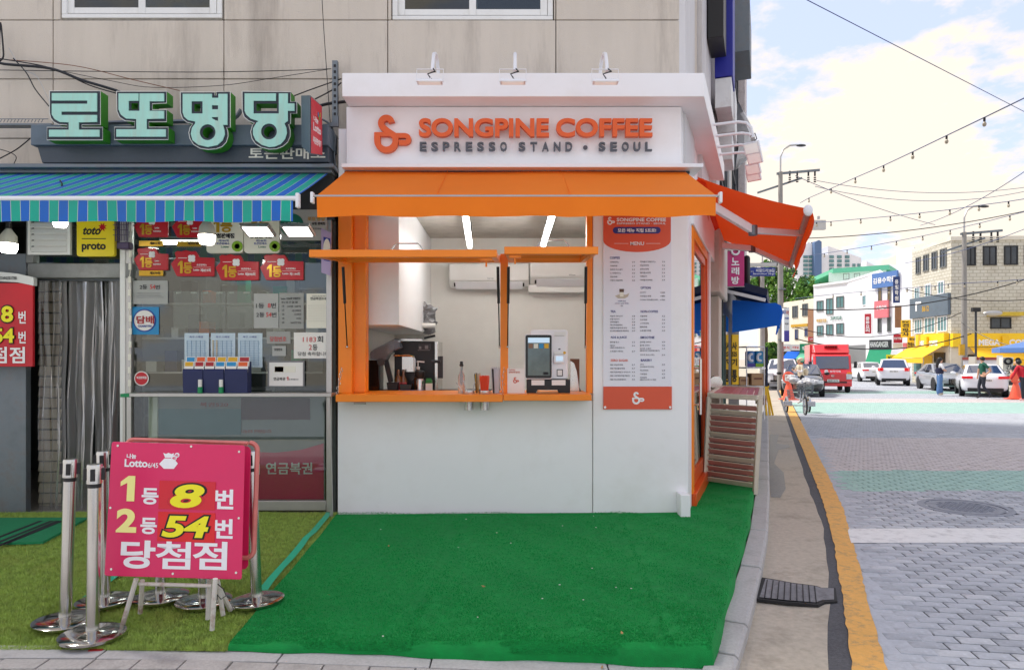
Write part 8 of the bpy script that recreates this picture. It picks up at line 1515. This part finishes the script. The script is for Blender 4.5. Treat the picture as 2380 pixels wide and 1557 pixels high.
bwheel(tk, .62, 0, .255, 'front_wheel'); bwheel(tk, -.55, .33, .20, 'rear_wheel'); bwheel(tk, -.55, -.33, .20, 'rear_wheel')
q = MB()
for s_ in (.05,-.05): q.tube([(.62,s_,.255),(.52,s_,.55),(.46,s_*.4,.70)], .014, 6)
q.tube([(.46,0,.66),(.40,0,.95)], .018, 8); q.tube([(.46,0,.66),(.1,0,.38),(-.5,0,.28)], .02, 8); q.tube([(-.1,0,.36),(-.18,0,.72)], .018, 8); q.cyl((-.55,-.34,.2),(-.55,.34,.2),.016,n=8); q.build('frame', M('bike_silver'), tk)
q = MB(); q.tube([(.28,.33,1.0),(.38,.2,1.03),(.40,0,.97),(.38,-.2,1.03),(.28,-.33,1.0)], .013, 8); q.build('handlebar', M('bike_silver'), tk)
for s_ in (1,-1): q = MB(); q.cyl((.26,s_*.33,1.0),(.16,s_*.36,.98),.018,n=8); q.build('grip', M('black_plastic'), tk)
q = MB(); q.ell((-.2,0,.76), .13, .1, .04); q.build('saddle', M('black_plastic'), tk)
def wires(q, x0, x1, y0, y1, z0, z1, n):
    for i in range(n+1):
        y = lerp(y0,y1,i/n); q.bar((x1,y*.85,z0),(x1+.03,y,z1),.006,.006); q.bar((x0,y*.85,z0),(x0-.02,y,z1),.006,.006); x = lerp(x0,x1,i/n); q.bar((x,y0*.85,z0),(x,y0,z1),.006,.006); q.bar((x,y1*.85,z0),(x,y1,z1),.006,.006)
    for k in range(4): z = lerp(z0,z1,k/3); q.tube([(x0,y0,z),(x1+.03,y0,z),(x1+.03,y1,z),(x0,y1,z),(x0,y0,z)], .005, 5)
q = MB(); wires(q, .50, .80, -.21, .21, .62, .90, 9); q.build('front_basket', M('zinc'), tk); q = MB(); wires(q, -.85, -.35, -.28, .28, .42, .68, 9); q.build('rear_basket', M('zinc'), tk)
for s_ in (1,-1):
    q = MB(); q.tube([(-.55+.27*math.cos(R(a)),s_*.33,.2+.27*math.sin(R(a))) for a in range(20,161,20)], .03, 6); q.build('mudguard', M('bike_silver'), tk); q = MB(); q.ob((-.28,s_*.34,.27), (.03,0,0), (0,.13,0), (0,0,.08)); q.build('bumper_bar', M('bike_silver'), tk, bev=.02)
rb2 = random.Random(21)
for i, (x, y, z, r_) in enumerate(((.68,.1,.98,.16),(.62,-.13,.95,.14),(.5,-.28,1.02,.16),(.6,.02,1.03,.13),(.38,.3,.98,.12),(.35,-.34,1.12,.12))): q = MB(); q.ell((x,y,z), r_, r_, r_*.55, 10, 8); q.v = [(a+rb2.uniform(-.03,.03),b+rb2.uniform(-.03,.03),c_+rb2.uniform(-.025,.025)) for a, b, c_ in q.v]; q.build('cloth_cover', mat('grey_plastic_bag', S(206,206,208), .6, var=.08), tk, ang=20)
tk.location = (fx(1862,21.2), 21.2, ZR+.01); tk.rotation_euler = (0,0,HD+R(180+8))
# ---------------------------------------------------------------- utility poles, lamps, wires, festoon lights
mat('pole_concrete', S(150,146,140), .9, var=.1, vs=2); mat('wire_blue', S(74,86,122), .6); mat('bulb_glass', S(176,164,140), .2, spec=.6)
def lampost(u, Y, vt, lab, arm=1):
    x = fx(u, Y); zt = fz(vt, Y); t = thing('utility_pole', lab, 'utility pole', (x, Y, ZR), 'utility poles'); MB().cyl((x,Y,ZR),(x,Y,zt),.17,.11,n=14).build('pole', M('pole_concrete'), t)
    q = MB(); q.tube([(x,Y,zt-.5),(x,Y,zt+.8),(x+.15,Y,zt+1.2),(x+.5,Y,zt+1.42),(x+.9,Y,zt+1.45)], .05, 8); q.build('lamp_arm', M('aluminium'), t); q = MB(); q.ell((x+1.1,Y,zt+1.42), .28, .1, .07); q.build('lamp_head', M('dark_grey'), t)
    q = MB(); q.bar((x-.2,Y,zt-.1),(x+2.1*arm,Y,zt+.1),.09,.12); q.bar((x-1.2*arm,Y+.1,zt-1.1),(x+1.2*arm,Y+.1,zt-.3),.08,.1); q.build('cross_arm', M('zinc'), t)
    for k in (.5,.9,1.5,1.85): q = MB(); q.cyl((x+k*arm,Y,zt+.05),(x+k*arm,Y,zt-.22),.05,n=8); [q.cyl((x+k*arm,Y,zt-.28-.11*j),(x+k*arm,Y,zt-.33-.11*j),.07,n=8) for j in range(3)]; q.build('insulator', M('black_plastic'), t)
    return t, x, zt
t1, x1_, z1_ = lampost(1814, 37, 400, 'tall utility pole with cross arm behind the red orange awning'); Y = 37
q = MB(); q.box(x1_+.2,x1_+2.4,Y-.1,Y+.15,z1_-3.1,z1_-2.6); [q.cyl((x1_+.5+.5*i,Y-.1,z1_-2.55),(x1_+.5+.5*i,Y-.1,z1_-2.4),.08,n=8) for i in range(4)]; q.build('transformer_box', M('aluminium'), t1); q = MB(); [q.cyl((x1_,Y-.2,z),(x1_,Y-.2,z+.06),.2,n=12) for z in (2.5,3.4,5.2)]; q.build('clamp', M('zinc'), t1)
t2, x2_, z2_ = lampost(2241, 38, 540, 'utility pole in front of the tiled corner building'); q = MB(); q.box(x2_-.42,x2_-.16,37.7,37.85,1.7,2.3); q.build('yellow_box', M('gold'), t2)
t3, x3_, z3_ = lampost(1772, 42, 610, 'thinner pole among the trees left of the tall one')
t = thing('street_lamp', 'thin lamp post with white lamp head in front of the tiled wall', 'street lamp', (fx(2268,39), 39, ZR)); x = fx(2268,39); q = MB(); q.cyl((x,39,ZR),(x,39,fz(722,39)),.06,n=8); q.build('post', M('dark_grey'), t); q = MB(); q.ob((x,39,fz(720,39)), (.22,0,0), (0,.1,0), (0,0,.12)); q.build('cctv_box', M('black_plastic'), t); q = MB(); q.ell(tuple(P(2308,728,39)), .55, .2, .16); q.bar((x,39,fz(735,39)), P(2300,731,39), .05, .05); q.build('lamp_head', M('aluminium'), t)
def c6(cx, cy): return src(2200+cx/2.0488, cy/2.0488)
def festoon(pts, Ya, Yb, lab, ends):
    uv = [c6(*p) for p in pts]; u0, u1 = uv[0][0], uv[-1][0]
    def PY(u): k = (u-u0)/(u1-u0); return 1/lerp(1/Ya, 1/Yb, k)
    t = thing('festoon_lights', lab, 'string lights', tuple(P(*uv[0], Ya)), 'festoon light strings'); W_ = [P(*p, PY(p[0])) for p in uv]; full = [P(*c6(*e), PY(c6(*e)[0]) if True else Ya) for e in ends[:1]]+W_+[P(*c6(*ends[1]), PY(c6(*ends[1])[0]))]
    MB().tube(full, .016, 5).build('wire', M('wire_blue'), t)
    for p in W_: b = MB().cyl(p, p-V((0,0,.10)), .028, n=8).build('socket', M('black_plastic'), t); MB().lathe([(.02,-.10),(.045,-.14),(.048,-.18),(.03,-.22),(.001,-.23)], tuple(p), 10).build('bulb', M('bulb_glass'), t)
festoon([(413,1205),(548,1147),(695,1082),(867,1008),(1044,925),(1250,826),(1480,716)], 34, 17, 'nearest festoon string rising steeply to the upper right', ((360,1235),(1760,580)))
festoon([(460,1352),(547,1348),(728,1332),(908,1316),(1086,1297),(1270,1276),(1447,1250),(1627,1226)], 34, 26, 'middle festoon string crossing level below the steep one', ((400,1358),(1760,1205)))
festoon([(507,1542),(645,1520),(793,1496),(945,1467),(1105,1436),(1272,1400),(1452,1358),(1635,1312)], 40, 30, 'lower festoon string running over the tiled roof', ((380,1560),(1760,1280)))
festoon([(380,1810),(560,1790),(730,1775),(900,1762),(1010,1752),(1100,1745),(1180,1740),(1260,1728),(1360,1722),(1560,1712),(1680,1702)], 42, 34, 'festoon string hanging in front of the far facades', ((330,1815),(1760,1698)))
def wire(a, b, Ya, Yb, sg_, r_, m_, lab): tag(MB().tube(sag(P(*c6(*a),Ya), P(*c6(*b),Yb), sg_, 16), r_, 5).build('overhead_wire', M(m_)), lab, 'wire', 'overhead wires')
wire((340,-30),(1760,700),14,22,.0,.010,'wire_blue','thin blue grey wire slanting down across the sky from the top'); wire((400,1450),(1760,1278),34,34,.25,.022,'black_plastic','dark wire sagging level towards the lamp pole'); wire((460,1100),(1760,1136),37,40,.5,.016,'wire_blue','pale upper wire from the tall pole to the right'); wire((450,1135),(1760,1158),37,40,.7,.016,'wire_blue','pale lower wire from the tall pole to the right'); wire((330,1070),(1180,1368),37,45,.2,.018,'wire_blue','wire descending from the tall pole to the street middle'); wire((1090,1372),(1760,1020),45,30,.3,.018,'wire_blue','wire rising to the right edge above the lamp pole'); wire((360,1880),(1760,1690),36,38,.6,.03,'black_plastic','thick dark cable in front of the far facades'); wire((330,2060),(1400,2030),36,38,.7,.03,'black_plastic','thick dark cable lower in front of the far facades'); wire((1000,1760),(1760,1820),36,38,.3,.02,'black_plastic','dark cable falling to the right over the tiled wall'); wire((330,1990),(1340,1900),37,38,.9,.02,'black_plastic','dark drooping cable under the festoon string'); wire((1340,1960),(1760,2120),38,34,.3,.02,'black_plastic','cable drooping from the lamp pole to the right edge'); wire((1000,1600),(1760,1380),40,30,.2,.016,'wire_blue','thin wire rising over the tiled roof')
